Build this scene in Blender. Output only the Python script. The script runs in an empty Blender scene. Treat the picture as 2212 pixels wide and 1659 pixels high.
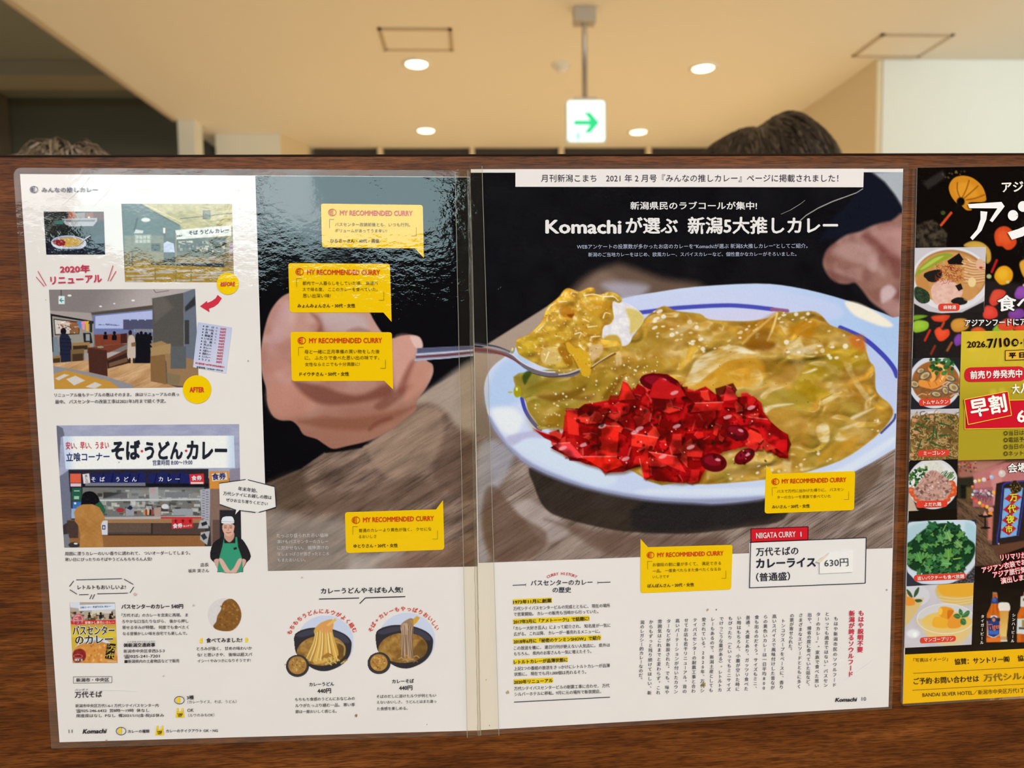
import bpy, math, random
import numpy as np
from mathutils import Vector

SC = bpy.context.scene
COL = SC.collection
rad = math.radians

# ------------------------------------------------------------------ camera, world, lights, exposure
F_PX, W_PX, H_PX = 1500.0, 2212, 1659
CAM_Z, BOARD_Y, CEIL_Z = 1.30, 0.36, 2.70           # camera height, distance of the divider's front, ceiling height
PITCH, YAW, ROLL = rad(4.0), rad(3.0), rad(0.9)

fwd = np.array([math.sin(YAW) * math.cos(PITCH), math.cos(YAW) * math.cos(PITCH), -math.sin(PITCH)])
rt0 = np.array([math.cos(YAW), -math.sin(YAW), 0.0]); up0 = np.cross(rt0, fwd)
RIGHT = rt0 * math.cos(ROLL) - up0 * math.sin(ROLL); UP = up0 * math.cos(ROLL) + rt0 * math.sin(ROLL)
cam_data = bpy.data.cameras.new('camera'); cam = bpy.data.objects.new('camera', cam_data); COL.objects.link(cam)
from mathutils import Matrix
cam.matrix_world = Matrix(((RIGHT[0], UP[0], -fwd[0], 0), (RIGHT[1], UP[1], -fwd[1], 0), (RIGHT[2], UP[2], -fwd[2], CAM_Z), (0, 0, 0, 1)))
cam_data.sensor_width = 36; cam_data.lens = 36 * F_PX / W_PX; cam_data.clip_start = .01
cam_data.dof.use_dof = True; cam_data.dof.focus_distance = .362; cam_data.dof.aperture_fstop = 9.0
SC.camera = cam
SC.cycles.max_bounces = 7; SC.cycles.transparent_max_bounces = 12

world = bpy.data.worlds.new('world'); SC.world = world; world.use_nodes = True
world.node_tree.nodes['Background'].inputs[0].default_value = (1.0, .86, .68, 1)
world.node_tree.nodes['Background'].inputs[1].default_value = .22

SC.view_settings.view_transform = 'Standard'; SC.view_settings.look = 'None'; SC.view_settings.gamma = 1
SC.view_settings.exposure = 0.0; SC.view_settings.use_curve_mapping = False

def area(name, loc, target, sx, sy, power, col):
    d = bpy.data.lights.new(name, 'AREA'); d.shape = 'RECTANGLE'; d.size = sx; d.size_y = sy; d.energy = power; d.color = col
    o = bpy.data.objects.new(name, d); COL.objects.link(o); o.location = loc
    o.rotation_euler = (Vector(target) - Vector(loc)).to_track_quat('-Z', 'Y').to_euler()
    return o

area('assumed_page_light', (.85, -1.25, 2.62), (.2, .36, 1.15), 2.6, .7, 80, (1.0, .90, .79))  # unseen lamp, assumed above and behind the camera to light the pages
area('added_cool_light', (-1.5, -2.6, 2.3), (0, .36, 1.2), 1.6, .8, 16, (.96, .97, 1.0))  # second unseen lamp, cool, added to brighten the prints
area('right_wall_fill', (3.1, 2.0, 2.5), (3.0, 3.6, 1.9), 1.2, .5, 15, (.86, 1.0, 1.0))  # unseen cool lamp added to brighten the front of the right wall

# ------------------------------------------------------------------ places
def ray(px, py):
    return RIGHT * (px - W_PX / 2) / F_PX + UP * (H_PX / 2 - py) / F_PX + fwd

def on_y(px, py, y):
    d = ray(px, py); t = y / d[1]
    return (d[0] * t, y, CAM_Z + d[2] * t)

def on_z(px, py, z):
    d = ray(px, py); t = (z - CAM_Z) / d[2]
    return (d[0] * t, d[1] * t, z)

def board(p, off):
    """points of the photo -> points on the divider's front, `off` metres before it"""
    p = np.asarray(p, float)
    d = RIGHT * ((p[..., 0:1] - W_PX / 2) / F_PX) + UP * ((H_PX / 2 - p[..., 1:2]) / F_PX) + fwd
    q = d * (BOARD_Y / d[..., 1:2])
    q[..., 1] -= off; q[..., 2] += CAM_Z
    return q

# ------------------------------------------------------------------ materials
ILL = np.array([1.0, .90, .78])                      # colour of the light falling on the prints
def lin(c):
    c = np.clip(np.asarray(c, float) / 255, 0, 1)
    return np.where(c <= .04045, c / 12.92, ((c + .055) / 1.055) ** 2.4)
def alb(c):
    return np.clip(lin(c) * .93 / ILL - .004, .002, .95)

def nt(name):
    m = bpy.data.materials.new(name); m.use_nodes = True
    n = m.node_tree.nodes; return m, n, m.node_tree.links, n['Principled BSDF']

def simple(name, col, rough=.5, metal=0, emit=None, es=0, bump=None):
    m, n, l, b = nt(name)
    b.inputs['Base Color'].default_value = (*col, 1); b.inputs['Roughness'].default_value = rough; b.inputs['Metallic'].default_value = metal
    if emit is not None:
        b.inputs['Emission Color'].default_value = (*emit, 1); b.inputs['Emission Strength'].default_value = es
    if bump:
        t = n.new('ShaderNodeTexNoise'); t.inputs['Scale'].default_value = bump[0]; t.inputs['Detail'].default_value = 4
        k = n.new('ShaderNodeBump'); k.inputs['Strength'].default_value = bump[1]; k.inputs['Distance'].default_value = .01
        l.new(t.outputs['Fac'], k.inputs['Height']); l.new(k.outputs[0], b.inputs['Normal'])
    return m

def film_bump(n, l):
    """the rippled surface of the laminating film"""
    g = n.new('ShaderNodeNewGeometry')
    mp = n.new('ShaderNodeMapping'); mp.inputs['Scale'].default_value = (1, 1, 1.5); l.new(g.outputs['Position'], mp.inputs['Vector'])
    a = n.new('ShaderNodeTexNoise'); a.inputs['Scale'].default_value = 190; a.inputs['Detail'].default_value = 3; a.inputs['Roughness'].default_value = .55; l.new(mp.outputs[0], a.inputs['Vector'])
    c = n.new('ShaderNodeTexNoise'); c.inputs['Scale'].default_value = 22; c.inputs['Detail'].default_value = 1; l.new(g.outputs['Position'], c.inputs['Vector'])
    b1 = n.new('ShaderNodeBump'); b1.inputs['Strength'].default_value = .5; b1.inputs['Distance'].default_value = .0009; l.new(c.outputs['Fac'], b1.inputs['Height'])
    b2 = n.new('ShaderNodeBump'); b2.inputs['Strength'].default_value = .5; b2.inputs['Distance'].default_value = .00030; 
    e = n.new('ShaderNodeTexNoise'); e.inputs['Scale'].default_value = 26; e.inputs['Detail'].default_value = 2; l.new(g.outputs['Position'], e.inputs['Vector'])
    k = n.new('ShaderNodeMapRange'); k.inputs['From Min'].default_value = .42; k.inputs['From Max'].default_value = .62; k.inputs['To Min'].default_value = .12; k.inputs['To Max'].default_value = 1; l.new(e.outputs['Fac'], k.inputs['Value'])
    w = n.new('ShaderNodeMath'); w.operation = 'MULTIPLY'; l.new(a.outputs['Fac'], w.inputs[0]); l.new(k.outputs[0], w.inputs[1]); l.new(w.outputs[0], b2.inputs['Height'])
    l.new(b1.outputs[0], b2.inputs['Normal'])
    return b2.outputs[0]

def film(b, n, l):
    b.inputs['Roughness'].default_value = .6; b.inputs['Specular IOR Level'].default_value = 0
    b.inputs['Coat Weight'].default_value = 1; b.inputs['Coat Roughness'].default_value = .045; b.inputs['Coat IOR'].default_value = 1.5
    l.new(film_bump(n, l), b.inputs['Coat Normal'])

_inks = {}
def ink(col):
    """flat printing ink under the glossy film"""
    k = tuple(col)
    if k not in _inks:
        m, n, l, b = nt('ink'); b.inputs['Base Color'].default_value = (*alb(col), 1); film(b, n, l); _inks[k] = m
    return _inks[k]

def print_material():
    m, n, l, b = nt('colour_print'); a = n.new('ShaderNodeAttribute'); a.attribute_name = 'print'
    l.new(a.outputs['Color'], b.inputs['Base Color']); film(b, n, l); return m
PRINT = print_material()

def paper_material(name, col):
    m, n, l, b = nt(name)
    g = n.new('ShaderNodeNewGeometry'); t = n.new('ShaderNodeTexNoise'); t.inputs['Scale'].default_value = 30; t.inputs['Detail'].default_value = 5; l.new(g.outputs['Position'], t.inputs['Vector'])
    r = n.new('ShaderNodeMix'); r.data_type = 'RGBA'; c = alb(col)
    r.inputs[6].default_value = (*(c * .955), 1); r.inputs[7].default_value = (*np.clip(c * 1.03, 0, .95), 1); l.new(t.outputs['Fac'], r.inputs[0])
    l.new(r.outputs[2], b.inputs['Base Color']); film(b, n, l); return m
PAPER = paper_material('coated_paper', (229, 220, 212))

def clear_film(name, tint, haze, hazecol):
    m = bpy.data.materials.new(name); m.use_nodes = True; n = m.node_tree.nodes; l = m.node_tree.links; n.clear()
    o = n.new('ShaderNodeOutputMaterial'); tr = n.new('ShaderNodeBsdfTransparent'); tr.inputs[0].default_value = (*tint, 1)
    df = n.new('ShaderNodeBsdfDiffuse'); df.inputs[0].default_value = (*hazecol, 1); gl = n.new('ShaderNodeBsdfGlossy'); gl.inputs['Roughness'].default_value = .06
    m1 = n.new('ShaderNodeMixShader'); m1.inputs[0].default_value = haze; l.new(tr.outputs[0], m1.inputs[1]); l.new(df.outputs[0], m1.inputs[2])
    fr = n.new('ShaderNodeFresnel'); fr.inputs[0].default_value = 1.42; bp = film_bump(n, l); l.new(bp, fr.inputs['Normal']); l.new(bp, gl.inputs['Normal'])
    m2 = n.new('ShaderNodeMixShader'); l.new(fr.outputs[0], m2.inputs[0]); l.new(m1.outputs[0], m2.inputs[1]); l.new(gl.outputs[0], m2.inputs[2]); l.new(m2.outputs[0], o.inputs[0])
    return m
FILM = clear_film('clear_laminate', (.95, .935, .91), .04, (.70, .66, .62))
TAPE = clear_film('yellowed_tape', (.99, .960, .888), .006, (.85, .80, .64))

def wood_material():
    m, n, l, b = nt('walnut_laminate')
    g = n.new('ShaderNodeNewGeometry')
    def noise(scale, sc, det, rough=.5, dist=0.0):
        mp = n.new('ShaderNodeMapping'); mp.inputs['Scale'].default_value = scale; l.new(g.outputs['Position'], mp.inputs['Vector'])
        t = n.new('ShaderNodeTexNoise'); t.inputs['Scale'].default_value = sc; t.inputs['Detail'].default_value = det; t.inputs['Roughness'].default_value = rough; t.inputs['Distortion'].default_value = dist
        l.new(mp.outputs[0], t.inputs['Vector']); return t.outputs['Fac']
    def ramp(f, stops):
        r = n.new('ShaderNodeValToRGB'); e = r.color_ramp.elements
        e[0].position, e[0].color = stops[0][0], (*stops[0][1], 1); e[1].position, e[1].color = stops[-1][0], (*stops[-1][1], 1)
        for p, c in stops[1:-1]:
            x = e.new(p); x.color = (*c, 1)
        l.new(f, r.inputs[0]); return r.outputs[0]
    A = lambda *c: tuple(alb(c))
    base = ramp(noise((1, 1, 7), 9, 4, .6, 1.2), [(.25, A(80, 41, 16)), (.5, A(112, 61, 23)), (.8, A(142, 84, 36))])
    def mul(a, f, k):
        x = n.new('ShaderNodeMix'); x.data_type = 'RGBA'; x.blend_type = 'MULTIPLY'; x.inputs[0].default_value = k; l.new(a, x.inputs[6]); l.new(f, x.inputs[7]); return x.outputs[2]
    bands = ramp(noise((1.0, 1, 26), 7, 3, .6, .8), [(.3, (.55, .5, .46)), (.6, (1.05, 1, 1))])
    pores = ramp(noise((9, 1, 170), 12, 2, .6), [(.38, (.30, .25, .22)), (.55, (1.06, 1.05, 1.04))])
    fleck = ramp(noise((26, 1, 260), 6, 2, .6), [(.33, (.45, .4, .36)), (.46, (1, 1, 1))])
    c = mul(mul(mul(base, bands, .75), pores, .8), fleck, .6)
    l.new(c, b.inputs['Base Color']); b.inputs['Roughness'].default_value = .45; b.inputs['Specular IOR Level'].default_value = .22
    return m
WOOD = wood_material()

# ------------------------------------------------------------------ object helpers
ORG = {}
def tag(o, label=None, cat=None, group=None, kind=None):
    for k, v in (('label', label), ('category', cat), ('group', group), ('kind', kind)):
        if v: o[k] = v
    return o

def empty(name, loc, label, cat, group=None):
    o = bpy.data.objects.new(name, None); COL.objects.link(o); o.location = loc; o.empty_display_size = .02
    ORG[o] = np.array(loc, float)
    return tag(o, label, cat, group)

def link(name, me, parent, mats):
    o = bpy.data.objects.new(name, me); COL.objects.link(o)
    for m in (mats if isinstance(mats, (list, tuple)) else [mats]):
        me.materials.append(m)
    if parent is not None:
        o.parent = parent
    return o

def mesh(name, V, Fs, mat, parent=None, label=None, smooth=False):
    """one mesh object from world points; its origin is its thing's origin"""
    V = np.asarray(V, float).reshape(-1, 3)
    org = ORG[parent] if parent is not None else V.mean(0)
    me = bpy.data.meshes.new(name); me.from_pydata((V - org).tolist(), [], [tuple(map(int, f)) for f in Fs]); me.update()
    if smooth: me.polygons.foreach_set('use_smooth', [True] * len(me.polygons))
    o = link(name, me, parent, mat)
    if parent is None: o.location = org
    ORG[o] = org
    return tag(o, label)

def raw_mesh(name, V, F3, mat, parent, label=None, cols=None, size=3):
    """the same for big numpy arrays of triangles or quads"""
    org = ORG[parent]; me = bpy.data.meshes.new(name); nf = len(F3)
    me.vertices.add(len(V)); me.vertices.foreach_set('co', (V - org).astype(np.float32).ravel())
    me.loops.add(nf * size); me.loops.foreach_set('vertex_index', F3.astype(np.int32).ravel())
    me.polygons.add(nf); me.polygons.foreach_set('loop_start', np.arange(0, nf * size, size, dtype=np.int32))
    if cols is not None:
        a = me.attributes.new('print', 'FLOAT_COLOR', 'POINT'); a.data.foreach_set('color', np.concatenate([cols, np.ones((len(cols), 1))], 1).astype(np.float32).ravel())
    me.update(calc_edges=True)
    o = link(name, me, parent, mat); ORG[o] = org
    return tag(o, label)

def slab(name, pts, y0, y1, mat, parent, label=None, holes=None):
    """a flat sheet cut along photo points, from y1 (back) to y0 (front) before the board; with `holes` a frame between two outlines of equal length"""
    a = board(pts, y0); n = len(a)
    if holes is None:
        b = board(pts, y1)
        return mesh(name, np.concatenate([a, b]), [list(range(n)), list(range(2 * n - 1, n - 1, -1))] + [(i, (i + 1) % n, n + (i + 1) % n, n + i) for i in range(n)], mat, parent, label)
    h = board(holes, y0); V = np.concatenate([a, h, board(pts, y1), board(holes, y1)]); Fs = []
    for i in range(n):
        j = (i + 1) % n
        Fs += [(i, j, n + j, n + i), (i, 2 * n + i, 2 * n + j, j), (n + i, n + j, 3 * n + j, 3 * n + i)]
    return mesh(name, V, Fs, mat, parent, label)

def rounded(pts, r, n=5):
    """outline with rounded corners; r is one radius or one per corner"""
    out = []; N = len(pts); P = np.asarray([p[:2] for p in pts], float)
    rr = [r] * N if np.isscalar(r) else r
    for i in range(N):
        p, a, b = P[i], P[i - 1], P[(i + 1) % N]
        if rr[i] <= 0: out.append(p); continue
        ua = (a - p) / np.linalg.norm(a - p); ub = (b - p) / np.linalg.norm(b - p)
        for k in range(n + 1):
            t = k / n; out.append(p + ua * rr[i] * (1 - t) ** 2 + ub * rr[i] * t * t)
    return np.array(out)

def print_picture(fn, parent, off, name, label=None, drop=()):
    """link a painted picture: its background as one part, the things pictured in it as that part's pieces"""
    c, names = fn(); P = board(np.stack([c.X, c.Y], -1).reshape(-1, 2), off); cols = alb(np.clip(c.rgb, 0, 255)).reshape(-1, 3)
    ny, nx = c.X.shape; I = np.arange(ny * nx).reshape(ny, nx)
    Q = np.stack([I[:-1, :-1], I[1:, :-1], I[1:, 1:], I[:-1, 1:]], -1).reshape(-1, 4); fid = c.id[:-1, :-1].ravel()
    root = None
    for k in sorted(names):
        q = Q[fid == k]
        if len(q) == 0: continue
        u, inv = np.unique(q.ravel(), return_inverse=True)
        o = raw_mesh(name if root is None else names[k], P[u], inv.reshape(-1, 4), PRINT, parent if root is None else root, label if root is None else None, cols[u], 4)
        if root is None: root = o
    return root

# lettering: outlines of Blender's own built-in font, laid between two photo points
_glyph = {}
def glyph(body, bold=0.0):
    k = (body, bold)
    if k not in _glyph:
        c = bpy.data.curves.new('t', 'FONT'); c.body = body; c.resolution_u = 2; c.fill_mode = 'FRONT'
        o = bpy.data.objects.new('t', c); COL.objects.link(o); dg = bpy.context.evaluated_depsgraph_get(); dg.update()
        me = bpy.data.meshes.new_from_object(o.evaluated_get(dg))
        V = np.zeros(len(me.vertices) * 3); me.vertices.foreach_get('co', V); V = V.reshape(-1, 3)[:, :2].copy()
        me.calc_loop_triangles(); T = np.zeros(len(me.loop_triangles) * 3, np.int32); me.loop_triangles.foreach_get('vertices', T)
        bpy.data.objects.remove(o); bpy.data.curves.remove(c); bpy.data.meshes.remove(me)
        T = T.reshape(-1, 3); nv0 = max(len(V), 1)
        if bold > 0:                                  # heavier strokes: the outline laid again a little to each side
            sh = [(-bold, 0), (bold, 0)] + ([(0, -bold * .8), (0, bold * .8)] if bold >= .02 else []) + ([(a * bold * .7, b_ * bold * .7) for a in (-1, 1) for b_ in (-1, 1)] if bold >= .04 else [])
            n = len(V); T = np.concatenate([T + n * i for i in range(len(sh))]); V = np.concatenate([V + np.array(q) for q in sh])
        _glyph[k] = (np.concatenate([V, np.repeat(np.arange(len(V) // nv0), nv0)[:, None]], 1), T)
    return _glyph[k]

ROT = set('ー（）()「」〜～-')
class Text:
    """several lines of lettering that make one printed block"""
    def __init__(s, fr=(0, 0, 1)):
        s.o = fr; s.V = []; s.T = []; s.n = 0
    def add(s, V, T, lay=None):
        s.V.append(np.concatenate([V / s.o[2] + np.array(s.o[:2]), (np.zeros(len(V)) if lay is None else lay)[:, None]], 1)); s.T.append(T + s.n); s.n += len(V)
    def L(s, body, u0, v0, u1, v1, size=None, bold=.012, shear=0.0):
        V, T = glyph(body, bold)
        if len(V) == 0: return s
        e = np.array([u1 - u0, v1 - v0], float); ln = np.linalg.norm(e); e /= ln; up = np.array([e[1], -e[0]])
        x0, x1 = V[:, 0].min(), V[:, 0].max(); sx = ln / (x1 - x0); sy = size or sx
        y = (V[:, 1] - .37) * sy; x = (V[:, 0] - x0) * sx + y * shear
        s.add(np.array([u0, v0]) + x[:, None] * e + y[:, None] * up, T, V[:, 2]); return s
    def one(s, ch, x, y, size, ang=0.0, bold=.012):
        V, T = glyph(ch, bold)
        if len(V) == 0: return
        cx = .5 if ord(ch) > 0x2000 else V[:, 0].mean()
        a = (V[:, :2] - [cx, .37]) * size * [1, -1]; c, n = math.cos(ang), math.sin(ang)
        s.add(np.array([x, y]) + np.stack([a[:, 0] * c - a[:, 1] * n, a[:, 0] * n + a[:, 1] * c], -1), T, V[:, 2])
    def Vt(s, body, x0, y0, x1, y1, size, bold=.012):
        n = len(body); up = np.array([x1 - x0, y1 - y0]) / max(n - 1, 1); ang = math.atan2(-(x1 - x0), y1 - y0)
        for i, ch in enumerate(body):
            x, y = x0 + up[0] * i, y0 + up[1] * i
            if ch in '、。': s.one(ch, x + size * .55, y - size * .55, size, ang, bold)
            else: s.one(ch, x, y, size, ang + (math.pi / 2 if ch in ROT else 0), bold)
        return s
    def arc(s, body, cx, cy, r, a0, a1, size, bold=.012, ry=None):
        n = len(body); ry = ry or r
        for i, ch in enumerate(body):
            a = math.radians(a0 + (a1 - a0) * i / (n - 1)); s.one(ch, cx + r * math.sin(a), cy - ry * math.cos(a), size, a, bold)
        return s
    def bar(s, u0, v0, u1, v1, w):
        e = np.array([u1 - u0, v1 - v0], float); e /= np.linalg.norm(e); p = np.array([-e[1], e[0]]) * w / 2; a, b = np.array([u0, v0]), np.array([u1, v1])
        s.add(np.array([a + p, b + p, b - p, a - p]), np.array([[0, 1, 2], [0, 2, 3]])); return s
    def shape(s, pts):
        p = np.asarray(pts, float); c = p.mean(0); n = len(p)
        s.add(np.concatenate([p, c[None]]), np.array([[i, (i + 1) % n, n] for i in range(n)]), np.full(n + 1, len(s.V) % 9 * 1.0)); return s
    def ring(s, cx, cy, rx, ry, w, n=28):
        t = np.linspace(0, 2 * math.pi, n + 1)[:-1]; o = np.stack([cx + rx * np.cos(t), cy + ry * np.sin(t)], -1); i_ = np.stack([cx + (rx - w) * np.cos(t), cy + (ry - w) * np.sin(t)], -1)
        s.add(np.concatenate([o, i_]), np.array([f for k in range(n) for f in ((k, (k + 1) % n, n + k), ((k + 1) % n, n + (k + 1) % n, n + k))])); return s
    def disc(s, cx, cy, rx, ry, a0=0, a1=360, n=28):
        t = np.radians(np.linspace(a0, a1, n)); return s.shape(np.stack([cx + rx * np.cos(t), cy + ry * np.sin(t)], -1))
    def put(s, name, parent, col, off=.0015, label=None):
        V = np.concatenate(s.V); T = np.concatenate(s.T)
        Q = board(V[:, :2], off); Q[:, 1] -= V[:, 2] * 8e-6
        return raw_mesh(name, Q, T, ink(col), parent, label)
# ------------------------------------------------------------------ painting of the printed pictures (vertex colours)
_TAB = np.random.RandomState(7).rand(512, 512)

def vn(x, y, seed=0):
    x = x + seed * 17.31; y = y + seed * 7.77
    xi = np.floor(x).astype(int); yi = np.floor(y).astype(int)
    a = x - xi; b = y - yi
    a = a * a * (3 - 2 * a); b = b * b * (3 - 2 * b)
    g = lambda i, j: _TAB[i & 511, j & 511]
    return (g(xi, yi) * (1 - a) + g(xi + 1, yi) * a) * (1 - b) + (g(xi, yi + 1) * (1 - a) + g(xi + 1, yi + 1) * a) * b

def fbm(x, y, o=4, seed=0):
    s = 0; t = 0; w = 1.0
    for k in range(o):
        s = s + w * vn(x * 2 ** k, y * 2 ** k, seed + k * 3); t += w; w *= .5
    return s / t

def sstep(a, b, x):
    t = np.clip((x - a) / (b - a), 0, 1)
    return t * t * (3 - 2 * t)

def catmull(p, n=6, closed=True):
    p = np.asarray(p, float); N = len(p); out = []
    rng = range(N if closed else N - 1)
    for i in rng:
        if closed:
            p0, p1, p2, p3 = p[(i - 1) % N], p[i], p[(i + 1) % N], p[(i + 2) % N]
        else:
            p0, p1, p2, p3 = p[max(i - 1, 0)], p[i], p[i + 1], p[min(i + 2, N - 1)]
        for k in range(n):
            t = k / n
            out.append(.5 * (2 * p1 + (p2 - p0) * t + (2 * p0 - 5 * p1 + 4 * p2 - p3) * t * t + (3 * p1 - p0 - 3 * p2 + p3) * t ** 3))
    if not closed:
        out.append(p[-1])
    return np.array(out)

def mix(a, b, t):
    return np.asarray(a, float) * (1 - t[..., None]) + np.asarray(b, float) * t[..., None]

class Cv:
    """A printed picture: a quad (photo pixels) sampled on a grid of vertices, each with a colour and a piece number."""
    def __init__(s, quad, cell):
        q = np.asarray(quad, float)
        w = max(np.linalg.norm(q[1] - q[0]), np.linalg.norm(q[2] - q[3])); h = max(np.linalg.norm(q[3] - q[0]), np.linalg.norm(q[2] - q[1]))
        s.nx = max(2, int(w / cell)); s.ny = max(2, int(h / cell))
        u, v = np.meshgrid(np.linspace(0, 1, s.nx + 1), np.linspace(0, 1, s.ny + 1))
        P = (q[0] * ((1 - u) * (1 - v))[..., None] + q[1] * (u * (1 - v))[..., None] + q[2] * (u * v)[..., None] + q[3] * ((1 - u) * v)[..., None])
        s.X = P[..., 0]; s.Y = P[..., 1]; s.cell = cell
        s.rgb = np.zeros(s.X.shape + (3,)); s.id = np.zeros(s.X.shape, int)
        s.x0 = s.X.min(0); s.x1 = s.X.max(0); s.y0 = s.Y.min(1); s.y1 = s.Y.max(1)
        s.fr(0, 0, 1)
        s.rs = np.random.RandomState(5)
    def fr(s, ox, oy, sc):
        s.o = (ox, oy, sc); return s
    def pt(s, p):
        p = np.asarray(p, float)
        return p / s.o[2] + np.array(s.o[:2])
    def box(s, a, b, c, d):
        i = np.where((s.y1 >= b) & (s.y0 <= d))[0]; j = np.where((s.x1 >= a) & (s.x0 <= c))[0]
        if len(i) == 0 or len(j) == 0: return None
        return slice(i[0], i[-1] + 1), slice(j[0], j[-1] + 1)
    def put(s, sl, a, col, id=None):
        if callable(col): col = col(s.X[sl], s.Y[sl])
        c = np.asarray(col, float)
        r = s.rgb[sl]; s.rgb[sl] = r + (c - r) * a[..., None]
        if id is not None: s.id[sl][a > .5] = id
    def fill(s, col):
        s.put((slice(None), slice(None)), np.ones(s.X.shape), col)
    def poly(s, pts, col, soft=.8, smooth=0, id=None, op=1.0):
        p = s.pt(pts)
        if smooth: p = catmull(p, smooth)
        m = soft + 1
        sl = s.box(p[:, 0].min() - m, p[:, 1].min() - m, p[:, 0].max() + m, p[:, 1].max() + m)
        if sl is None: return
        X = s.X[sl]; Y = s.Y[sl]
        d2 = np.full(X.shape, 1e9); ins = np.zeros(X.shape, bool)
        for i in range(len(p)):
            (ax, ay), (bx, by) = p[i - 1], p[i]
            ex, ey = bx - ax, by - ay
            L = ex * ex + ey * ey
            if L < 1e-9: continue
            t = np.clip(((X - ax) * ex + (Y - ay) * ey) / L, 0, 1)
            d2 = np.minimum(d2, (X - ax - t * ex) ** 2 + (Y - ay - t * ey) ** 2)
            if ay != by:
                ins ^= ((ay > Y) != (by > Y)) & (X < (bx - ax) * (Y - ay) / (by - ay) + ax)
        sd = np.sqrt(d2) * np.where(ins, 1, -1)
        s.put(sl, sstep(-soft, soft, sd) * op, col, id)
        return sl, sd
    def line(s, pts, w, col, soft=.7, smooth=0, op=1.0, id=None, w2=None):
        p = s.pt(pts); w = w / s.o[2] / 2; w2 = w if w2 is None else w2 / s.o[2] / 2
        if smooth: p = catmull(p, smooth, False)
        m = soft + max(w, w2) + 1
        sl = s.box(p[:, 0].min() - m, p[:, 1].min() - m, p[:, 0].max() + m, p[:, 1].max() + m)
        if sl is None: return
        X = s.X[sl]; Y = s.Y[sl]; sd = np.full(X.shape, -1e9); n = len(p) - 1
        for i in range(n):
            (ax, ay), (bx, by) = p[i], p[i + 1]
            ex, ey = bx - ax, by - ay; L = ex * ex + ey * ey + 1e-9
            t = np.clip(((X - ax) * ex + (Y - ay) * ey) / L, 0, 1)
            sd = np.maximum(sd, w + (w2 - w) * (i + t) / n - np.sqrt((X - ax - t * ex) ** 2 + (Y - ay - t * ey) ** 2))
        s.put(sl, sstep(-soft, soft, sd) * op, col, id)
    def ell(s, cx, cy, rx, ry, col, soft=.8, rot=0, id=None, op=1.0, ring=None):
        (cx, cy) = s.pt((cx, cy)); rx /= s.o[2]; ry /= s.o[2]
        m = max(rx, ry) + soft + 1
        sl = s.box(cx - m, cy - m, cx + m, cy + m)
        if sl is None: return
        c, n = math.cos(math.radians(rot)), math.sin(math.radians(rot))
        u = (s.X[sl] - cx) * c + (s.Y[sl] - cy) * n; v = -(s.X[sl] - cx) * n + (s.Y[sl] - cy) * c
        q = np.sqrt((u / rx) ** 2 + (v / ry) ** 2) + 1e-9
        sd = (1 - q) * np.sqrt(u * u + v * v) / q
        if ring is not None: sd = ring / s.o[2] / 2 - np.abs(sd)
        s.put(sl, sstep(-soft, soft, sd) * op, col, id)
    def rect(s, x0, y0, x1, y1, col, soft=.6, id=None, op=1.0, rot=0):
        c, n = math.cos(math.radians(rot)), math.sin(math.radians(rot)); mx, my = (x0 + x1) / 2, (y0 + y1) / 2
        s.poly([(mx + (x - mx) * c - (y - my) * n, my + (x - mx) * n + (y - my) * c) for x, y in ((x0, y0), (x1, y0), (x1, y1), (x0, y1))], col, soft, 0, id, op)
    def specks(s, reg, n, r, cols, soft=.6, op=1.0, asp=1.0, rot=None, ins=None):
        x0, y0, x1, y1 = reg
        for k in range(n):
            x = s.rs.uniform(x0, x1); y = s.rs.uniform(y0, y1); q = s.rs.uniform(*r)
            if ins and not ins[0](x, y): continue
            s.ell(x, y, q, q * s.rs.uniform(1 / asp, 1), cols[s.rs.randint(len(cols))], soft, s.rs.uniform(0, 180) if rot is None else rot + s.rs.uniform(-15, 15), op=op)
    def shards(s, n, inside, r, cols, soft=.6, op=1.0, asp=2.5, rot=None, hi=None, sh=None):
        """angular pieces laid over each other, back ones first"""
        pts = []
        x0, y0, x1, y1 = inside[1]
        while len(pts) < n:
            p = (s.rs.uniform(x0, x1), s.rs.uniform(y0, y1))
            if inside[0](*p): pts.append(p)
        for x, y in pts:
            q = s.rs.uniform(*r); a = s.rs.uniform(0, 6.28) if rot is None else math.radians(rot + s.rs.uniform(-35, 35)); k = s.rs.randint(4, 7)
            g = [(math.cos(t) * q * s.rs.uniform(.7, 1.1), math.sin(t) * q / s.rs.uniform(1, asp)) for t in np.linspace(0, 6.28, k + 1)[:-1] + s.rs.uniform(-.25, .25, k)]
            g = [(x + u * math.cos(a) - v * math.sin(a), y + u * math.sin(a) + v * math.cos(a)) for u, v in g]
            c = np.array(cols[s.rs.randint(len(cols))], float) * s.rs.uniform(.85, 1.1)
            if sh: s.poly([(u + q * .12, v + q * .2) for u, v in g], sh, soft + 1.2, op=.6)
            s.poly(g, c, soft, op=op)
            if hi: s.line([g[0], g[1]], q * .14, hi, 1.2, op=.35)
    def grain(s, amp, sc=1.1, seed=3):
        s.rgb += ((vn(s.X / sc, s.Y / sc, seed) - .5) * amp)[..., None]
    def relief(s, sl, h, kd, ks=0, lx=-.35, ly=-.8, p=24, spec=(255, 250, 235), mask=1.0):
        gy, gx = np.gradient(h, s.cell)
        d = -(gx * lx + gy * ly)
        s.rgb[sl] *= (1 + np.clip(d * kd, -.6, .7) * mask)[..., None]
        if ks:
            z = 1 / np.sqrt(1 + (gx * 2) ** 2 + (gy * 2) ** 2)
            hx, hy, hz = lx * .45, ly * .45, .8
            sp = np.clip((-gx * 2 * hx - gy * 2 * hy + hz) * z / math.sqrt(hx * hx + hy * hy + hz * hz), 0, 1) ** p
            s.put(sl, np.clip(sp * ks * mask, 0, 1), spec)

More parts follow.
